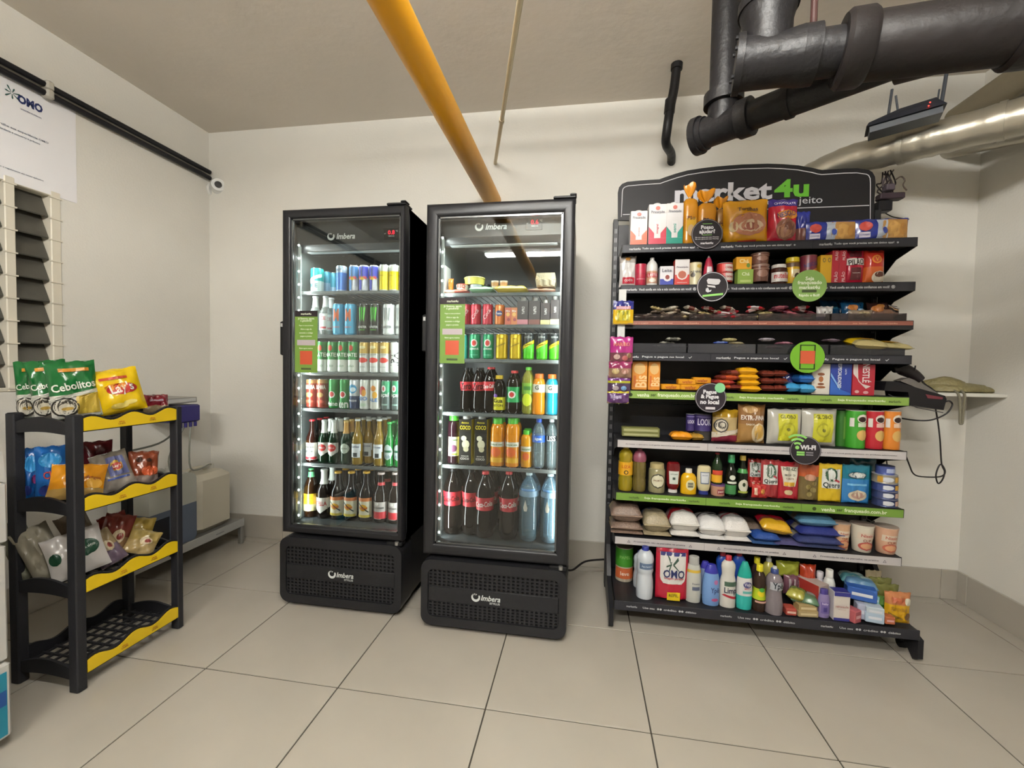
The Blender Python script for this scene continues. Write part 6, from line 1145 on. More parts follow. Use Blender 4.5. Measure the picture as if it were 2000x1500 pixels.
def quero(c): return dict(D=.035, bottom=True, pinch=.0, bands=[(.3, c), (1, c)], dec=B(('r', 0, .62, .80, .50, '#cfcfc9'), ('d', 0, .72, .28, .19, '#2a5238'), ('d', 0, .73, .15, .13, '#cfd2cc'), ('p', [(.1, .58), (.34, .52), (.36, .57), (.16, .62)], '#b02a3a'), ('t', 0, .45, .72, 'Quero', '#22302a', 0, 1.3)))
put(G7, 'tomato_sauce_pouch', 'small red sauce pouch standing behind, white label', 'pouch', 1461, 1488, 896, bag, seed=91, y=.05, bot=950, **quero('#a8302c'))
for i, (a, b, tp, bt) in enumerate(((1468, 1498, 946, 974), (1464, 1490, 938, 952))): put(G7, 'seasoning_packet', ['red seasoning packet lying in front', 'red seasoning packet lying behind it'][i], 'packet', a, b, tp, bag, D=.02, bands=[(1, '#b0302c')], seed=92+i, bot=bt, y=-.01+.04*i, dec=B(('d', .2, .5, .14, .2, '#c98a3c'), ('r', -.25, .5, .2, .5, '#d8b8a0')))
put(G7, 'tomato_sauce_pouch', 'red sauce pouch with white oval letter label', 'pouch', 1487, 1522, 898, bag, seed=94, **quero('#9a2c30'))
put(G7, 'tomato_sauce_pouch', 'red pouch with keystone shaped cream label', 'pouch', 1521, 1561, 902, bag, seed=95, D=.035, bottom=True, pinch=.0, bands=[(1, '#a3202c')], dec=B(('p', [(-.26, .36), (.28, .36), (.42, .88), (-.42, .88)], '#d0cab8'), ('t', 0, .82, .6, 'HEINZ', '#3a4a38', 0, 1.2), ('t', 0, .66, .5, 'MOLHO', '#3a3a34'), ('t', 0, .56, .4, 'TOMATE', '#6a3a30'), ('r', 0, .42, .5, .1, '#d6a42a'), ('d', -.05, .2, .2, .07, '#c9b48a')))
put(G7, 'olive_pouch', 'orange topped clear pouch of green olives', 'pouch', 1561, 1600, 908, bag, seed=96, D=.04, bottom=True, pinch=.0, bands=[(.68, '#6a5a34'), (1, '#b9562c')], dec=B(('d', 0, .66, .3, .09, '#b9866a'), ('d', -.1, .4, .14, .07, '#84743c'), ('d', .15, .32, .14, .07, '#7f7040'), ('d', -.05, .2, .14, .07, '#8a7a44'), ('d', .2, .5, .12, .06, '#7c6c3a')))
put(G7, 'corn_pouch', 'yellow corn pouch with white oval letter label', 'pouch', 1600, 1645, 906, bag, seed=97, **quero('#cfae1c'))
put(G7, 'tuna_pouch', 'teal and blue tuna pouch', 'pouch', 1646, 1699, 908, bag, D=.035, bottom=True, pinch=.0, bands=[(.65, '#2f78b5'), (1, '#0f6e86')], seed=98, dec=B(('d', 0, .74, .36, .09, '#27485c'), ('d', 0, .745, .32, .07, '#c9ccc6'), ('r', 0, .5, .7, .05, '#6fb0d8'), ('d', .02, .22, .34, .14, '#c9bda4'), ('d', .02, .22, .24, .09, '#b08a7c')))
put(G7, 'tuna_pouch', 'dark teal tuna pouch standing behind', 'pouch', 1660, 1712, 896, bag, D=.035, bottom=True, pinch=.0, bands=[(1, '#0d5560')], seed=99, y=.07)
for i, (tp, bt, c) in enumerate(((971, 986, '#39446e'), (956, 971, '#39446e'), (941, 956, '#3a4880'), (925, 941, '#9a9488'))): put(G7, 'tuna_tin', ['lowest', 'second lowest', 'second highest', 'topmost large'][i]+' tuna tin of the right stack', 'tin', 1705, 1751, tp, can, 'tin', c, metal=.3, top='#a8a8ac', bot=bt, dec=B(('d', -.15, .5, .25, .3, '#c9ccd4'), ('r', .3, .5, .3, .6, '#c99a2c' if i > 1 else '#c9a894'), ('r', -.38, .5, .14, .7, '#c2922c' if i == 3 else c)))
put(G7, 'tuna_tin', 'smaller blue tin on top of the tuna tins', 'tin', 1712, 1746, 909, can, 'tin', '#4a5a9c', metal=.2, top='#2c3560', bot=925, dec=B(('r', .1, .5, .6, .5, '#aab4d4'),))
# eighth shelf: sacks
def sack(label, nm, a, b, tp, bt, bands, seed, y=0, spk=.25, dec=(), **k): put(G8, nm, label, 'sack', a, b, tp, lying, D=.17, bands=bands, seed=seed, bot=bt, y=.045+y, pw=3.4, bump=.3, spk=spk, rough=.35, dec=dec, **k)
for i, (tp, bt) in enumerate(((1026, 1044), (1011, 1030), (979, 1015))): sack(['lowest', 'middle', 'topmost'][i]+' bag of brown beans', 'bean_sack', 1191, 1252, tp, bt, [('.6', '#8f7768'), ('1', '#94804c')], 100+i, spk=.5, dec=B(('r', -.1, .8, .5, .12, '#3a3f66'),) if i == 2 else ())
for i, (tp, bt) in enumerate(((1029, 1049), (995, 1035))): sack(['lower', 'upper'][i]+' bag of beige rice', 'rice_sack', 1253, 1305, tp, bt, [('.65', '#a89a7c'), ('1', '#4a5c7a')], 104+i, spk=.35, dec=B(('p', [(-.3, .55), (-.1, .5), (-.2, .65)], '#3a4662'),) if i == 1 else ())
for i, (tp, bt) in enumerate(((1026, 1054), (993, 1034))): sack(['lower', 'upper'][i]+' white rice bag with red band', 'rice_sack', 1304, 1360, tp, bt, [('.35', '#d6d2cc'), ('.55', '#c21e2c' if i else '#cfcac4'), ('1', '#b59a98')], 108+i, spk=.05, dec=B(('t', 0, .78, .6, 'CAMIL', '#6a4a4e'),) if i == 1 else ())
for i, (tp, bt) in enumerate(((1035, 1060), (1003, 1042))): sack(['lower', 'upper'][i]+' white salt bag with black stripe', 'salt_sack', 1358, 1411, tp, bt, [('.5', '#dcdad8'), ('.62', '#2c2a2a'), ('1', '#b5b0ae')], 112+i, spk=.05)
for i, (tp, bt) in enumerate(((1037, 1061), (1004, 1046))): sack(['lower', 'upper'][i]+' white sugar bag with red stripe', 'sugar_sack', 1405, 1456, tp, bt, [('.5', '#dad6d2'), ('.6', '#b02a34'), ('1', '#b0a8a4')], 116+i, spk=.05, dec=B(('d', -.3, .8, .12, .1, '#b0303a'),) if i == 1 else ())
sack('dark taupe pasta bag at the back', 'pasta_bag', 1434, 1478, 1012, 1030, [(1, '#6a5c50')], 120, y=.06)
for i, (a, b, tp, bt, c, y, dsc) in enumerate(((1456, 1508, 1046, 1068, '#3a5a8a', 0, 'crinkled blue pasta bag at the lower left'), (1460, 1512, 1030, 1050, '#274c96', .0, 'bright blue pasta bag under red packet'), (1500, 1560, 1046, 1070, '#55527e', 0, 'greyish violet pasta bag, lower middle'), (1540, 1632, 1052, 1076, '#3c4466', 0, 'dark navy pasta bag, lowest at right'), (1540, 1630, 1036, 1058, '#2f3868', .0, 'navy pasta bag, second layer at right'), (1545, 1632, 1020, 1042, '#28327a', .01, 'navy pasta bag with tan stripe, third layer'), (1545, 1620, 998, 1022, '#5a8aa8', .02, 'pale blue pasta bag on top of pile'))): sack(dsc, 'pasta_bag', a, b, tp, bt, [('.3', c), ('.55', '#8a8478' if i > 2 else c), ('1', c)], 121+i, y=y, spk=.05)
put(G8, 'stock_packet', 'red and yellow packet lying on pasta bags', 'packet', 1478, 1536, 1010, lying, D=.12, bands=[('.4', '#d0a224'), ('.6', '#9a4a3c'), ('1', '#c01c34')], seed=130, bot=1034, y=.03, rx=.18, ry=.12)
def noodles(t, W, H, c1='#c9a07c', c2='#b0604a'): vessel(t, W, H, 'cup', c1, top='#a8988a', dec=B(('r', 0, .62, .72, .24, '#d4c4b0'), ('t', 0, .64, .5, 'Nissin', c2, 0, 1.0), ('d', 0, .25, .32, .16, c2), ('d', 0, .25, .24, .11, '#cf9a72'), ('t', 0, .46, .34, 'CUP', '#8a3a2c')), rough=.35)
put(G8, 'cup_noodles', 'tan instant noodle cup nearest the pasta', 'noodle cup', 1628, 1660, 1020, noodles)
put(G8, 'cup_noodles', 'white and blue instant noodle cup', 'noodle cup', 1662, 1706, 1022, noodles, '#d0c9b8', '#b0504a')
put(G8, 'cup_noodles', 'peach instant noodle cup at the right end', 'noodle cup', 1709, 1753, 1027, noodles, '#cfa488', '#b8604a')
# bottom shelf
put(G9, 'paper_roll', 'green and orange wrapped paper towel roll', 'paper roll', 1203, 1237, 1062, can, 'tube', '#b8ae9c', y=.17, bot=1131, label=(.42, .93, '#3f8a26'), dec=B(('r', 0, .24, .98, .3, '#c9663a'), ('t', 0, .24, .5, 'leve', '#e8d4c4'), ('t', 0, .7, .6, 'PAPEL', '#7fae5c')), rough=.5)
put(G9, 'bleach_bottle', 'white waisted bleach bottle with blue cap', 'bottle', 1244, 1278, 1062, can, 'bleach', '#c3c9d0', rough=.3, cap=(.93, 1, .42, '#27338a'), dec=B(('r', .05, .66, .8, .12, '#5a6e8a'), ('t', .05, .66, .6, 'Água Sanitária', '#c9d4e0')))
put(G9, 'bleach_bottle', 'second white bleach bottle half hidden behind the first', 'bottle', 1238, 1262, 1076, can, 'bleach', '#b9bfc8', rough=.3, cap=(.93, 1, .42, '#27338a'), y=.10)
put(G9, 'detergent_pouch', 'large red detergent pouch with white panel', 'pouch', 1282, 1345, 1066, bag, D=.06, bottom=True, pinch=.0, bands=[(.93, '#b01c34'), (1, '#9a1830')], seed=140, wr=.004, dec=B(('p', [(-.38, .94), (.42, .94), (.40, .42), (.28, .34), (-.28, .34), (-.38, .42)], '#cfccc8'), ('r', .02, .91, .78, .07, '#2a2c6a'), ('p', [(-.06, .72), (-.16, .88), (-.13, .89), (.0, .74)], '#2f4a3c'), ('p', [(.0, .72), (.16, .86), (.19, .80), (.04, .70)], '#2f4a3c'), ('p', [(-.02, .70), (-.2, .66), (-.2, .69), (-.03, .73)], '#2f4a3c'), ('p', [(.0, .70), (.18, .60), (.21, .60), (.04, .72)], '#2f4a3c'), ('p', [(-.04, .70), (-.1, .58), (-.13, .6), (-.08, .7)], '#2f4a3c'), ('t', .04, .54, .66, 'OMO', '#1f2a5c', 0, 1.25), ('t', .04, .45, .6, 'lavagem perfeita', '#b03a4c'), ('r', .04, .10, .40, .16, '#d9bc1c'), ('t', .04, .12, .3, 'REFIL', '#6a5a12')))
put(G9, 'softener_bottle', 'translucent white softener bottle with grey cap', 'bottle', 1341, 1371, 1086, can, 'oval', '#b9bab2', rough=.3, flat=.7, cap=(.81, 1, .68, '#a9aaa6'), label=(.66, .72, '#c9a83c'), dec=B(('t', .1, .42, .5, 'Downy', '#4a5468'), ('r', .1, .32, .5, .08, '#5a6278')))
put(G9, 'softener_bottle', 'light blue softener bottle with violet cap', 'bottle', 1373, 1407, 1102, can, 'oval', '#6f94c8', rough=.3, flat=.7, cap=(.80, 1, .80, '#2f2f9c', .5), dec=B(('t', .15, .38, .5, 'Ypê', '#2a3a6a', 0, 1.4), ('d', .2, .60, .12, .06, '#b06a9a'), ('d', .15, .16, .2, .04, '#b04a7a')), y=-.01)
put(G9, 'softener_bottle', 'blue softener bottle hidden behind the light one', 'bottle', 1366, 1390, 1096, can, 'oval', '#8a9cc4', rough=.3, flat=.7, cap=(.80, 1, .80, '#3a36a0', .5), y=.09)
for a in (1398, 1430): put(G9, 'cleaner_bottle', 'royal blue cleaner bottle standing behind', 'bottle', a, a+28, 1077, can, 'cleaner', '#2248a0', rough=.3, flat=.7, cap=(.90, 1, .40, '#b83040'), y=.09)
put(G9, 'cleaner_bottle', 'white cleaner bottle with red cap', 'bottle', 1408, 1439, 1085, can, 'cleaner', '#cbc8c0', rough=.3, flat=.7, cap=(.89, 1, .40, '#b82c3c'), dec=B(('r', .1, .47, .8, .09, '#3f5a48'), ('t', .08, .33, .78, 'Limp', '#1c2140', 0, 1.3), ('p', [(-.45, .24), (.45, .17), (.45, .22), (-.3, .27)], '#b02434')), y=-.015)
put(G9, 'cleaner_bottle', 'teal and white cleaner bottle', 'bottle', 1440, 1471, 1097, can, 'oval', '#2aa39c', rough=.3, flat=.7, bands=[(.30, '#2fa8a0'), (.68, '#cfcdcb'), (.99, '#149a8c')], dec=B(('d', .1, .54, .28, .07, '#4a4a7c'), ('t', .1, .54, .45, 'Veja', '#d8d2da', 0, 1.2), ('t', .1, .46, .4, 'MULTI', '#b03a4c'), ('r', .1, .38, .6, .05, '#5fb0a8')), cap=(.81, 1, .74, '#16988c', .35), y=-.02)
put(G9, 'dish_soap', 'dark dish soap bottle with lime label', 'bottle', 1471, 1498, 1102, can, 'soap', '#33241c', rough=.12, cap=(.86, 1, .48, '#d6c81a'), label=(.26, .50, '#a8bc1e'), dec=B(('d', 0, .40, .25, .07, '#d9c01a'), ('r', 0, .22, .8, .04, '#c99a8a'), ('d', .05, .48, .2, .05, '#3f9a3a')), y=-.02)
put(G9, 'dish_soap', 'dark dish soap with yellow cap behind', 'bottle', 1468, 1490, 1088, can, 'soap', '#2e2220', rough=.12, cap=(.86, 1, .52, '#c9bc20'), y=.08)
put(G9, 'dish_soap', 'clear dish soap bottle with blue cap', 'bottle', 1496, 1531, 1106, can, 'soap', '#7a7176', rough=.12, cap=[(.86, .95, .44, '#33447c'), (.95, 1, .24, '#c9ccd0')], dec=B(('r', .05, .62, .8, .17, '#a9aab0'), ('t', .05, .62, .6, 'Ypê', '#1c2430', 0, 1.4)), y=-.03)
put(G9, 'hand_soap', 'yellow liquid soap with white pump behind', 'bottle', 1489, 1515, 1084, can, 'soap', '#a8a04a', rough=.15, cap=[(.86, .94, .40, '#b9bcb8'), (.94, 1, .24, '#c9ccc8')], y=.09)
put(G9, 'sponge_pack', 'lime green glossy cloth pack', 'pack', 1515, 1562, 1096, bag, D=.06, bands=[(1, '#8f9430')], seed=150, y=.10, bot=1126)
put(G9, 'wafer_pack', 'purple striped pack under the lime pack', 'pack', 1530, 1562, 1122, bag, D=.05, bands=[(1, '#6a4450')], seed=151, y=.08, bot=1160, dec=B(('r', -.2, .5, .1, .7, '#a89a9c'), ('r', .1, .5, .1, .7, '#a89a9c'), ('r', .35, .5, .08, .6, '#9a8a8e')))
put(G9, 'sponge_pack', 'orange red pack behind the white box', 'pack', 1562, 1594, 1102, bag, D=.06, bands=[(.5, '#8a2c1c'), (1, '#a83a20')], seed=152, y=.09, bot=1160)
put(G9, 'toothpaste_box', 'white and red carton standing at angle', 'box', 1571, 1600, 1152-20, box_p, D=.12, col='#b5a49c', side='#a03028', rz=.5, y=.05, dec=B(('r', 0, .35, .9, .5, '#a8342c'),))
put(G9, 'deodorant', 'white roll on deodorant set back', 'deodorant', 1594, 1610, 1116, can, 'squeeze_up', '#c9c6cc', rough=.3, cap=(.83, 1, .8, '#c9c6cc'), y=.08, dec=B(('d', .1, .4, .3, .16, '#3a3450'),))
put(G9, 'deodorant', 'white lotion bottle with round blue logo', 'lotion', 1609, 1632, 1112, can, 'squeeze_up', '#cfd0cc', rough=.3, cap=(.80, 1, .62, '#cfd0cc'), y=.04, dec=B(('d', .1, .34, .34, .12, '#1f2a6a'), ('t', .1, .34, .5, 'NIVEA', '#c9d0e0')))
put(G9, 'lotion_bottle', 'small lilac bottle with violet cap', 'bottle', 1598, 1622, 1150, can, 'oval', '#8476a4', rough=.3, flat=.6, cap=(.81, 1, .66, '#473a86', .6), y=-.03, dec=B(('r', 0, .36, .66, .4, '#6a5c98'), ('t', 0, .5, .5, 'baby', '#c9c0dc'), ('r', 0, .3, .3, .16, '#40347c')))
put(G9, 'cream_box', 'small white box with violet ends', 'box', 1624, 1655, 1152, box_p, D=.05, col='#cdc4bc', side='#c9c4c9', topc='#2f2f80', y=-.03, dec=B(('r', 0, .05, 1, .1, '#3a3a8a'), ('r', 0, .93, 1, .14, '#2f2f80'), ('t', 0, .5, .8, 'HIPOGLÓS', '#a8605c'), ('r', 0, .40, .5, .02, '#b9a49c')))
for i, (a, b, tp, bt, c, y, rz, dsc) in enumerate(((1553, 1594, 1188, 1202, '#a8946c', -.03, .1, 'tan soap bar box, lower of two'), (1554, 1592, 1176, 1190, '#a08a5c', -.03, .1, 'tan soap bar box, upper of two'), (1531, 1552, 1184, 1200, '#a8483c', -.03, 0, 'small reddish soap box beside dish soap'))): put(G9, 'soap_box', dsc, 'soap', a, b, tp, box_p, D=.05, col=c, bot=bt, y=y, rz=rz, bev=.003, dec=B(('r', 0, .5, .8, .3, '#cdbb94' if i < 2 else '#d8b8a8'),))
for i, (a, b, tp, bt, c, y, rz, rx_, dsc) in enumerate(((1545, 1596, 1158, 1178, '#5a7a5c', .0, -.35, .0, 'dull green packet lying across tan soap'), (1540, 1572, 1150, 1168, '#a8a44a', .0, -.6, 0, 'yellow edged packet leaning on dish soap'), (1642, 1690, 1120, 1140, '#4a7a80', .10, -.3, 0, 'grey teal wipes pack at the back'), (1650, 1708, 1128, 1150, '#5a80a0', .06, -.3, 0, 'pale blue wipes pack'), (1655, 1706, 1142, 1166, '#2f5aa8', .02, -.35, 0, 'bright blue toothpaste box lying slanted'), (1690, 1712, 1160, 1176, '#7fb0b4', .0, 0, 0, 'tiny mint coloured box'), (1672, 1692, 1176, 1205, '#a8adc0', -.02, -.2, 0, 'white and violet soap box stack'), (1688, 1722, 1192, 1212, '#a9bccf', -.04, -.2, 0, 'pale blue soap box at front'), (1690, 1722, 1182, 1197, '#b9c6d0', -.04, -.2, 0, 'white soap box on the pale blue one'), (1655, 1676, 1188, 1214, '#b05a60', -.04, .5, 0, 'pink soap packet standing on edge'), (1722, 1742, 1200, 1214, '#b0603c', -.04, 0, 0, 'tiny orange packet at front right'))):
    put(G9, 'soap_packet', dsc, 'packet', a, b, tp, lying if i < 4 else box_p, D=.09 if i < 5 else .05, bot=bt, y=y, rz=rz, **(dict(bands=[('.5', c), ('1', '#8fa09a' if i != 1 else '#6a7a3a')], seed=160+i) if i < 4 else dict(col=c, bev=.003, dec=B(('r', 0, .5, .7, .25, '#d0d4dc' if i < 9 else '#d8a8a8'),))))
for i, (a, b, tp, y, c) in enumerate(((1690, 1722, 1114, .13, '#a07858'), (1696, 1742, 1128, .09, '#5a6a2a'), (1702, 1756, 1140, .05, '#3f8034'))): put(G9, 'seasoning_bag', ['clear brown snack bag at the very back right', 'olive green bag, middle of the right row', 'bright green bag behind the yellow bag'][i], 'bag', a, b, tp, bag, D=.04, bands=[(.6, c), (1, '#6a6a34' if i else '#b0a080')], seed=180+i, y=y, dec=B(('r', -.2, .5, .3, .3, '#6f9a4a'),) if i else ())
put(G9, 'pet_food_bag', 'yellow food bag with orange top, right end', 'bag', 1727, 1779, 1156, bag, D=.05, bands=[(.62, '#cf9f1c'), (1, '#b9764a')], seed=186, y=-.02, dec=B(('r', -.05, .78, .5, .16, '#b9603c'), ('d', .32, .74, .14, .12, '#cfc9b4'), ('d', .3, .28, .14, .12, '#6a4a28'), ('t', -.05, .5, .6, 'Sopão', '#a87a14'), ('p', [(-.4, .3), (.1, .14), (.15, .2), (-.4, .38)], '#8a6a1c')))
# ---------------------------------------------------------------- hanging strips at the gondola's left front corner
def hang(nm, label, a, b, tp, bt, bands, dec, seed, D=.02, Y=GYF-.03, cat='candy bag'):
    p0, p1 = at(a, tp, Y), at(b, tp, Y); q = at((a+b)/2, bt, Y); t = thing(nm, label, cat, ((p0.x+p1.x)/2, Y, q.z)); bag(t, p1.x-p0.x, p0.z-q.z, D=D, bands=bands, dec=dec, seed=seed, pinch=.02)
st = thing('hanging_strip', 'white plastic hanging strip at the left front of gondola', 'strip', at(1214, 566, GYF-.012)); m = mat('#c9c9c6', .5)
for a, b, tp, bt in ((1209, 1223, 565, 590), (1206, 1220, 634, 660)): p, q = at(a, tp, GYF-.011), at(b, bt, GYF-.011); MB().box((p.x, GYF-.013, q.z), (q.x, GYF-.0105, p.z), m, .001).build('tag', st)
p, q = at(1214, 588, GYF-.012), at(1213, 790, GYF-.012); MB().tube([(p.x, GYF-.012, p.z), (p.x, GYF-.012, q.z)], .0018, m, 6).build('cord', st)
hang('battery_pack', 'blue and yellow battery blister pack hanging from strip', 1198, 1238, 588, 634, [(.62, '#d0a818'), (1, '#2a2f7a')], B(('r', 0, .70, .7, .14, '#c98a94'), ('t', 0, .70, .6, 'RAYOVAC', '#d8d0dc'), ('r', .0, .38, .66, .44, '#c9b82c'), ('r', -.22, .38, .1, .4, '#8a8a2c'), ('r', .0, .38, .1, .4, '#8a8a2c'), ('r', .2, .38, .1, .4, '#8a8a2c')), 201, cat='battery pack')
hang('candy_bag', 'magenta topped candy bag, highest hanging one', 1192, 1237, 658, 710, [(.42, '#6a3a44'), (1, '#a8307a')], B(('t', 0, .72, .7, 'HARIBO', '#d07a5a', 0, 1.2), ('d', -.2, .25, .14, .1, '#c9a8a0'), ('d', .15, .2, .12, .1, '#b05a5a'), ('d', .32, .3, .1, .1, '#8a6a4a')), 202, D=.03)
hang('candy_bag', 'mauve candy bag, second of hanging ones', 1189, 1234, 706, 738, [(.6, '#8a6a58'), (1, '#8a3058')], B(('d', -.2, .4, .16, .18, '#b09a6a'), ('d', .2, .4, .16, .18, '#a87a6a')), 203, D=.03, Y=GYF-.04)
hang('candy_bag', 'purple candy bag with lime edge, third hanging', 1187, 1232, 734, 768, [(.6, '#4a3550'), (.72, '#a8a82a'), (1, '#6a2f7a')], B(('d', -.15, .3, .14, .14, '#a89aa0'), ('d', .2, .3, .12, .14, '#6a90b8')), 204, D=.03)
hang('candy_bag', 'violet candy bag, lowest hanging one', 1186, 1229, 764, 788, [(.85, '#54305f'), (1, '#b0a42a')], B(('r', -.1, .55, .5, .3, '#8a78a0'), ('t', -.1, .55, .42, 'GOMA', '#c9bcd4')), 205, D=.02, Y=GYF-.04)
# ---------------------------------------------------------------- rack bags (they face the room, +X)
def rbag(nm, label, lev, p0, p1, pt, xp, face=0, lean=.1, cat='snack bag', hk=1, tilt=0, **k):
    k.setdefault('wr', .011); k['full'] = 1
    z = SHZ[lev]+(.036, .018, .018)[lev]; pc = (p0+p1)/2; c = onx(pc, pt+20, xp); lo = c.y
    dv = ray(pc, pt+20); th_ = math.atan(math.hypot((pc-1000)/FPX, 0)); rr_ = math.hypot(c.x, c.y); W = (p1-p0)/FPX*rr_*math.cos(th_)**2; H = (onx(pc, pt, xp).z-z)/max(.25, math.cos(lean))*hk
    if pc < 170: c.x *= 1.022; c.y *= 1.022
    t = thing(nm, label, cat, (c.x, c.y, z), (0, 0, 0)); a_ = math.atan2(-c.x, c.y)+face
    t.rotation_euler = (Matrix.Rotation(a_, 4, 'Z') @ Matrix.Rotation(-lean, 4, 'X') @ Matrix.Rotation(tilt, 4, 'Y')).to_euler(); t.location.z += abs(math.sin(tilt))*W*.42; bag(t, W, H*(1-abs(tilt)*.25), **k)
def cebol(sc): return dict(D=.075, bands=[(.42, '#c9c6bd'), (1, '#14622c')], pinch=.05, dec=B(('p', [(-.5, .36), (.5, .50), (.5, .42), (-.5, .30)], '#c9c9bf'), ('p', [(.0, .06), (.46, .06), (.46, .44), (.0, .36)], '#b59a34'), ('d', -.22, .20, .27, .17, '#2c2a26'), ('d', -.22, .20, .23, .145, '#cfcabc'), ('d', -.2, .22, .17, .10, '#3a362e'), ('d', -.2, .19, .15, .08, '#c9c2ae'), ('d', -.18, .17, .12, .03, '#b09040'), ('t', .0, .56, .86, 'Cebolitos', '#dfe2d6', 7, 1.3), ('r', .05, .84, .6, .06, '#c98a2c')))
rbag('onion_snack_bag', 'front green and white onion snack bag, on rack top', 0, 100, 203, 706, -1.945, .05, tilt=-.10, seed=211, **cebol(1))
rbag('onion_snack_bag', 'middle green and white onion snack bag, on rack top', 0, 66, 150, 703, -2.03, -.1, tilt=-.14, seed=212, **cebol(1))
rbag('onion_snack_bag', 'rear green and white onion snack bag, on rack top', 0, 30, 110, 706, -2.12, -.15, tilt=-.05, seed=213, **cebol(1))
rbag('potato_chip_bag', 'bright yellow potato chip bag with red logo', 0, 180, 292, 724, -1.935, .1, .16, D=.09, tilt=-.20, seed=214, bands=[(1, '#dcb80e')], pinch=.02, dec=B(('d', .12, .52, .28, .13, '#b52a22'), ('d', .02, .58, .2, .08, '#d98a1e'), ('t', .12, .52, .42, "Lay's", '#e8e2d8', 6, 1.3), ('r', .02, .78, .5, .06, '#b8401e'), ('d', .0, .15, .16, .06, '#dcc460'), ('d', .2, .2, .12, .05, '#e0cc70')))
rbag('snack_bag', 'dark red snack bag with cream bottom', 0, 279, 333, 772, -1.95, .2, .4, D=.05, seed=215, bands=[(.3, '#8a7a5c'), (1, '#701824')], dec=B(('r', 0, .6, .5, .1, '#a8909a'),))
rbag('cheese_snack_bag', 'blue cheese snack bag at outer left', 1, 36, 86, 880, -2.12, 0, D=.07, tilt=0, seed=220, bands=[(1, '#1a5496')], dec=B(('d', 0, .7, .3, .16, '#2f86c0'), ('d', -.2, .2, .2, .1, '#2a3a86'), ('d', .2, .4, .2, .1, '#7a2a6a')))
rbag('cheese_snack_bag', 'blue cheese snack bag with red lettering', 1, 66, 145, 876, -2.04, 0, D=.07, seed=221, bands=[(1, '#1d5ea6')], dec=B(('d', -.1, .75, .3, .14, '#2f86c0'), ('t', .12, .50, .8, 'Cheetos', '#c2463c', 8, 1.6), ('d', -.2, .2, .2, .1, '#2a3a86'), ('d', .2, .2, .2, .1, '#3f9ac9')))
rbag('corn_snack_bag', 'orange corn snack bag behind the front post', 1, 84, 205, 921, -1.935, .0, .5, D=.06, tilt=.15, seed=223, bands=[(.25, '#a8884a'), (1, '#d08a18')], dec=B(('t', .2, .55, .4, 'Fandangos', '#8a3a1c'), ('d', .3, .4, .14, .16, '#e0a83a')))
rbag('snack_bag', 'dark maroon snack bag at the back', 1, 150, 224, 863, -2.08, .15, D=.06, seed=224, bands=[(1, '#4a1216')], dec=B(('p', [(-.4, .5), (.3, .75), (.3, .6), (-.4, .4)], '#a88a88'),))
rbag('potato_chip_bag', 'silver beige snack bag lying behind blue one', 1, 158, 232, 892, -2.03, .1, .5, D=.05, seed=225, bands=[(1, '#9a8a70')])
rbag('potato_chip_bag', 'silver potato chip bag with blue panel', 1, 196, 272, 886, -1.95, .1, .35, D=.07, tilt=-.22, seed=226, bands=[(.3, '#8f877e'), (1, '#7d7468')], dec=B(('p', [(-.15, .35), (.38, .35), (.34, .85), (-.12, .85)], '#5a6090'), ('d', .1, .6, .17, .15, '#c9a02c'), ('d', .1, .58, .14, .1, '#b0302c'), ('t', .1, .58, .22, "Lay's", '#e8e0d4'), ('d', -.3, .6, .12, .14, '#a89048'), ('r', .05, .28, .6, .05, '#3a4f94')))
rbag('snack_bag', 'reddish brown snack bag at the far end', 1, 246, 311, 884, -1.955, .3, .2, D=.06, tilt=.10, seed=227, bands=[(.25, '#8c7c74'), (1, '#7a3a22')], dec=B(('d', .15, .4, .28, .16, '#c2552c'), ('d', -.2, .75, .1, .08, '#3a1e12'), ('d', .1, .72, .1, .06, '#3a1e12')))
rbag('snack_bag', 'greyish green snack bag at the outer left', 2, 34, 100, 1018, -2.10, 0, .3, D=.06, tilt=-.3, seed=230, bands=[(1, '#6f6f5e')])
rbag('snack_bag', 'pale grey snack bag behind the white one', 2, 66, 146, 1030, -2.03, 0, .3, D=.06, tilt=-.35, seed=231, bands=[(1, '#8a8474')])
rbag('popcorn_bag', 'white snack bag with dark green oval logo', 2, 100, 224, 1052, -1.94, .0, .35, D=.05, tilt=-.22, seed=233, bands=[(1, '#c2bdb9')], dec=B(('d', .16, .55, .24, .2, '#1d4430'), ('t', .16, .55, .36, 'Orgânico', '#c9cfc6', 8), ('d', -.34, .5, .1, .14, '#1d4430')))
for i, (a, b, tp, xp, le, c, c2, dsc) in enumerate(((150, 215, 1000, -2.09, .4, '#7a6a58', '#5e5246', 'taupe snack bag at the back'), (172, 240, 1014, -2.02, .4, '#6a2c22', '#8a6a4a', 'dark red and tan snack bag'), (210, 268, 1003, -2.07, .2, '#7a2418', '#80683a', 'red topped snack bag in the middle'), (222, 290, 1020, -2.0, .4, '#8a7434', '#6a5a2c', 'olive gold snack bag'), (196, 256, 1038, -1.96, .5, '#8f7c5c', '#6a5a6a', 'beige snack bag with violet patch'), (232, 300, 1048, -1.945, .6, '#94804a', '#a08a5c', 'gold snack bag lying near the front edge'))): rbag('snack_bag', dsc, 2, a, b, tp, xp, .15, le, tilt=(-.3, .35, -.2, .3, -.4, .5)[i], D=.05, seed=240+i, bands=[(.5, c2), (1, c)], dec=B(('d', .1, .5, .2, .16, '#c9b99a'), ('d', .15, .5, .1, .08, '#7a2c24')))
for t in [o for o in COL.objects if o.parent is None and o.location.x < -1.85 and o.type == 'EMPTY' and 'bag' in o.name]:
    lv = 'top' if t.location.z > .95 else 'second' if t.location.z > .6 else 'third'; l = t['label']
    if 'rack' not in l: t['label'] = l+', '+lv+' level of rack'
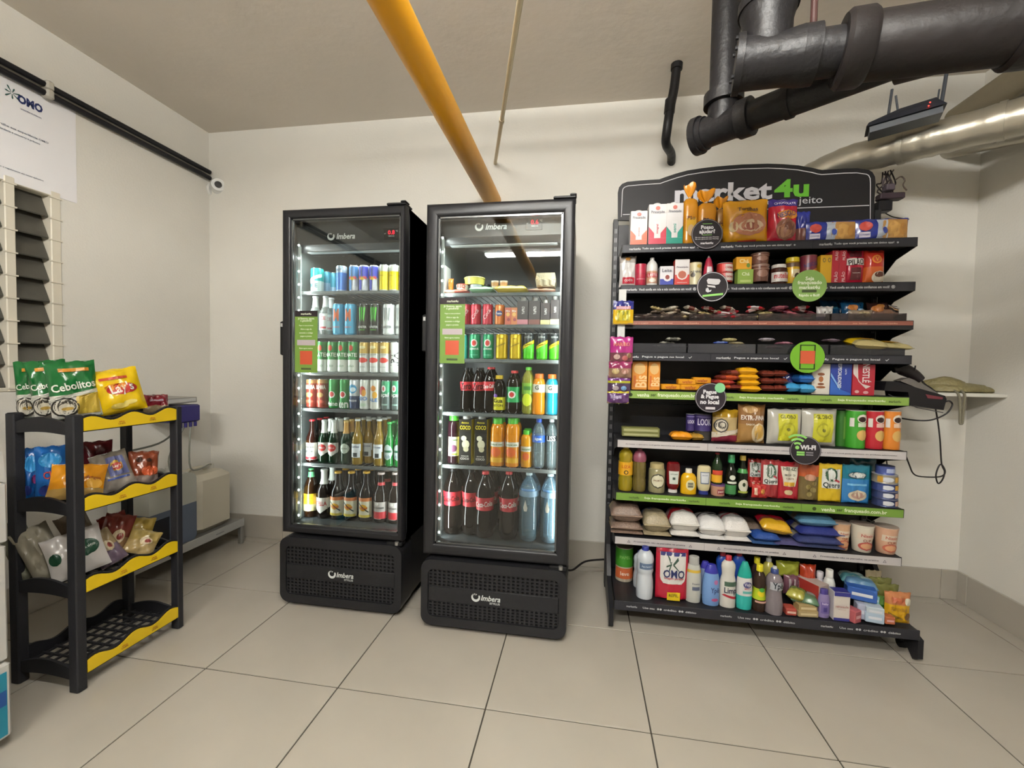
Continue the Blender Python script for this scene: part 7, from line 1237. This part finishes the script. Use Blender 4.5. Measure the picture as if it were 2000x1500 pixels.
# ---------------------------------------------------------------- till terminal, scanner, cables, sack on the shelf
def frontpoly(px, Y): return [(at(a, b, Y).x, at(a, b, Y).z) for a, b in px]
tt = thing('till_terminal', 'black till terminal box at the right end of fifth shelf', 'terminal', at(1790, 790, 2.34))
MB().prism(frontpoly([(1727, 763), (1731, 745), (1752, 745), (1790, 757), (1846, 773), (1849, 780), (1843, 801), (1778, 791), (1774, 766)], 2.30), 2.30, 2.46, mat('#141216', .45)).build('housing', tt, smooth=20)
MB().prism(frontpoly([(1808, 770), (1842, 776), (1841, 780), (1812, 778)], 2.298), 2.298, 2.301, mat('#6a2230', .4)).build('red_strip', tt, smooth=0)
MB().tube([at(1735, 770, 2.31), at(1790, 796, 2.31), at(1842, 806, 2.31)], .002, mat('#4a4648', .5), 6).build('tray_wire', tt)
sc = thing('barcode_scanner', 'dark handheld barcode scanner in grey cradle above the terminal', 'scanner', at(1780, 750, 2.36))
MB().prism(frontpoly([(1758, 744), (1775, 738), (1797, 746), (1838, 772), (1802, 770), (1790, 757)], 2.35), 2.35, 2.40, mat('#6a6560', .5)).build('cradle', sc, smooth=20)
gp = [at(1744, 722, 2.36), at(1756, 719, 2.36), at(1770, 724, 2.36), at(1785, 732, 2.36), at(1797, 742, 2.36)]
MB().tube(smoothpath(gp, 5), [.016+.014*math.sin(min(1, i/9)*1.57) if i < 9 else .030-.0007*(i-9)*1.2 for i in range(21)], mat('#1c1618', .4), 16).build('scanner_head', sc)
MB().tube([at(1786, 728, 2.34), at(1788, 714, 2.33)], .003, bp, 6).build('trigger_antenna', sc)
cable([at(1796, 738, 2.36), at(1806, 750, 2.36), at(1818, 758, 2.36), at(1830, 768, 2.40)], .004, cab, 'thick dark cable from scanner to terminal')
cable([at(1845, 785, 2.33), at(1854, 783, 2.32), at(1860, 791, 2.32), at(1848, 808, 2.32), at(1820, 820, 2.33), at(1790, 821, 2.35), at(1760, 817, 2.42)], .0035, cab, 'dark cable looping from terminal back behind crisp tubes')
cable([at(1827, 797, 2.36), at(1832, 825, 2.36), at(1836, 860, 2.36), at(1839, 905, 2.36), at(1845, 922, 2.36), at(1840, 938, 2.36), at(1832, 944, 2.36), at(1828, 928, 2.36), at(1834, 910, 2.36), at(1840, 908, 2.36), at(1846, 922, 2.355), at(1836, 931, 2.35), at(1800, 931, 2.33), at(1784, 925, 2.32), at(1776, 908, 2.3), at(1767, 884, 2.29)], .0032, cab, 'long dark cable hanging in a loop right of gondola')
cable([at(1731, 895, 2.44), at(1733, 912, 2.44)], .003, cab, 'short dark cable stub below the white edged shelf')
sk = thing('folded_sack', 'crumpled tan plastic sack lying on white corner shelf', 'sack', (0, 0, 0)); p = at(1868, 757, 2.70)
sk.location = (p.x, 2.70, 1.198); r = random.Random(8); tn = mat('#94895e', .4, 0, 1.0, 55)
for i, (dx, dy, w_, d_, h_) in enumerate(((-.02, 0, .30, .18, .045), (-.05, .01, .22, .14, .075), (.08, 0, .24, .10, .03))):
    mb = MB(); n = 20; v = []; PP = [(0, 0), (.8, 0), (1, .15), (1, .5), (.85, .85), (.5, 1), (0, 1.02)]; ph = r.uniform(0, 6)
    for rr_, z in PP:
        for q in range(n): a = 2*math.pi*q/n; k = 1+.10*math.sin(3*a+ph)+.05*math.sin(7*a+z*5); v.append((dx+rr_*k*math.cos(a)*w_/2, dy+rr_*k*math.sin(a)*d_/2, z*h_*(1+.12*math.sin(2*a+ph))))
    mb.add(v, [(a*n+q, a*n+(q+1) % n, a*n+n+(q+1) % n, a*n+n+q) for a in range(len(PP)-1) for q in range(n)], tn); mb.build('fold', sk, world=False, smooth=60)
a, b = at(1872, 768, fy-.008), at(1884, 768, fy-.008); e = at(1877, 828, fy-.008)
MB().tube(smoothpath([(a.x, fy+.03, 1.215), (a.x, fy-.008, 1.19), (e.x-.008, fy-.008, 1.12), (e.x-.006, fy-.008, e.z+.01), (e.x, fy-.008, e.z), (e.x+.006, fy-.008, e.z+.012), (e.x+.008, fy-.008, 1.12), (b.x, fy-.008, 1.19), (b.x, fy+.03, 1.215)], 5), .006, clear('#a39c86', .6), 8).build('hanging_strap', sk)
# ================================================================ labels for repeated goods
from collections import defaultdict
GR = defaultdict(list)
for e in PR: GR[(e[1], e[3])].append(e)
ORD = ['leftmost', 'second from left', 'third from left', 'fourth from left', 'fifth from left', 'sixth from left', 'seventh from left', 'eighth from left', 'ninth from left', 'tenth from left', 'eleventh from left']
def ordn(i, n):
    if n == 1: return ''
    if n == 2: return ['left one', 'right one'][i]
    if i == n-1: return 'rightmost'
    return ORD[i]
for (d, loc), L in GR.items():
    rows = defaultdict(list)
    for e in L: rows[e[4]].append(e)
    if len(L) > 6 and False: pass
    sl = loc
    for k, es in rows.items():
        if k == 0 and L[0][3].endswith('of gondola') and len(es) > 2 and 'in the' in d:
            for e in es: e[0]['label'] = d+' on '+sl; e[0]['group'] = 'repeats of the '+d+', '+sl
        es.sort(key=lambda e: e[0].location.x)
        for i, e in enumerate(es):
            o = ordn(i, len(es)); dep_ = '' if k == 0 else {1: ', second line back', 2: ', last line back'}[k]
            nl_ = d+(', '+o if o else '')+dep_+', '+sl
            words = nl_.split()
            if len(words) > 16: nl_ = nl_.replace('shelf of left fridge', 'shelf, left fridge').replace('shelf of right fridge', 'shelf, right fridge').replace(' shelf of gondola', ' shelf').replace(', second line back', ', behind').replace(', last line back', ', rearmost')
            e[0]['label'] = nl_
            if len(L) > 1: e[0]['group'] = 'repeats of the '+d+', '+sl
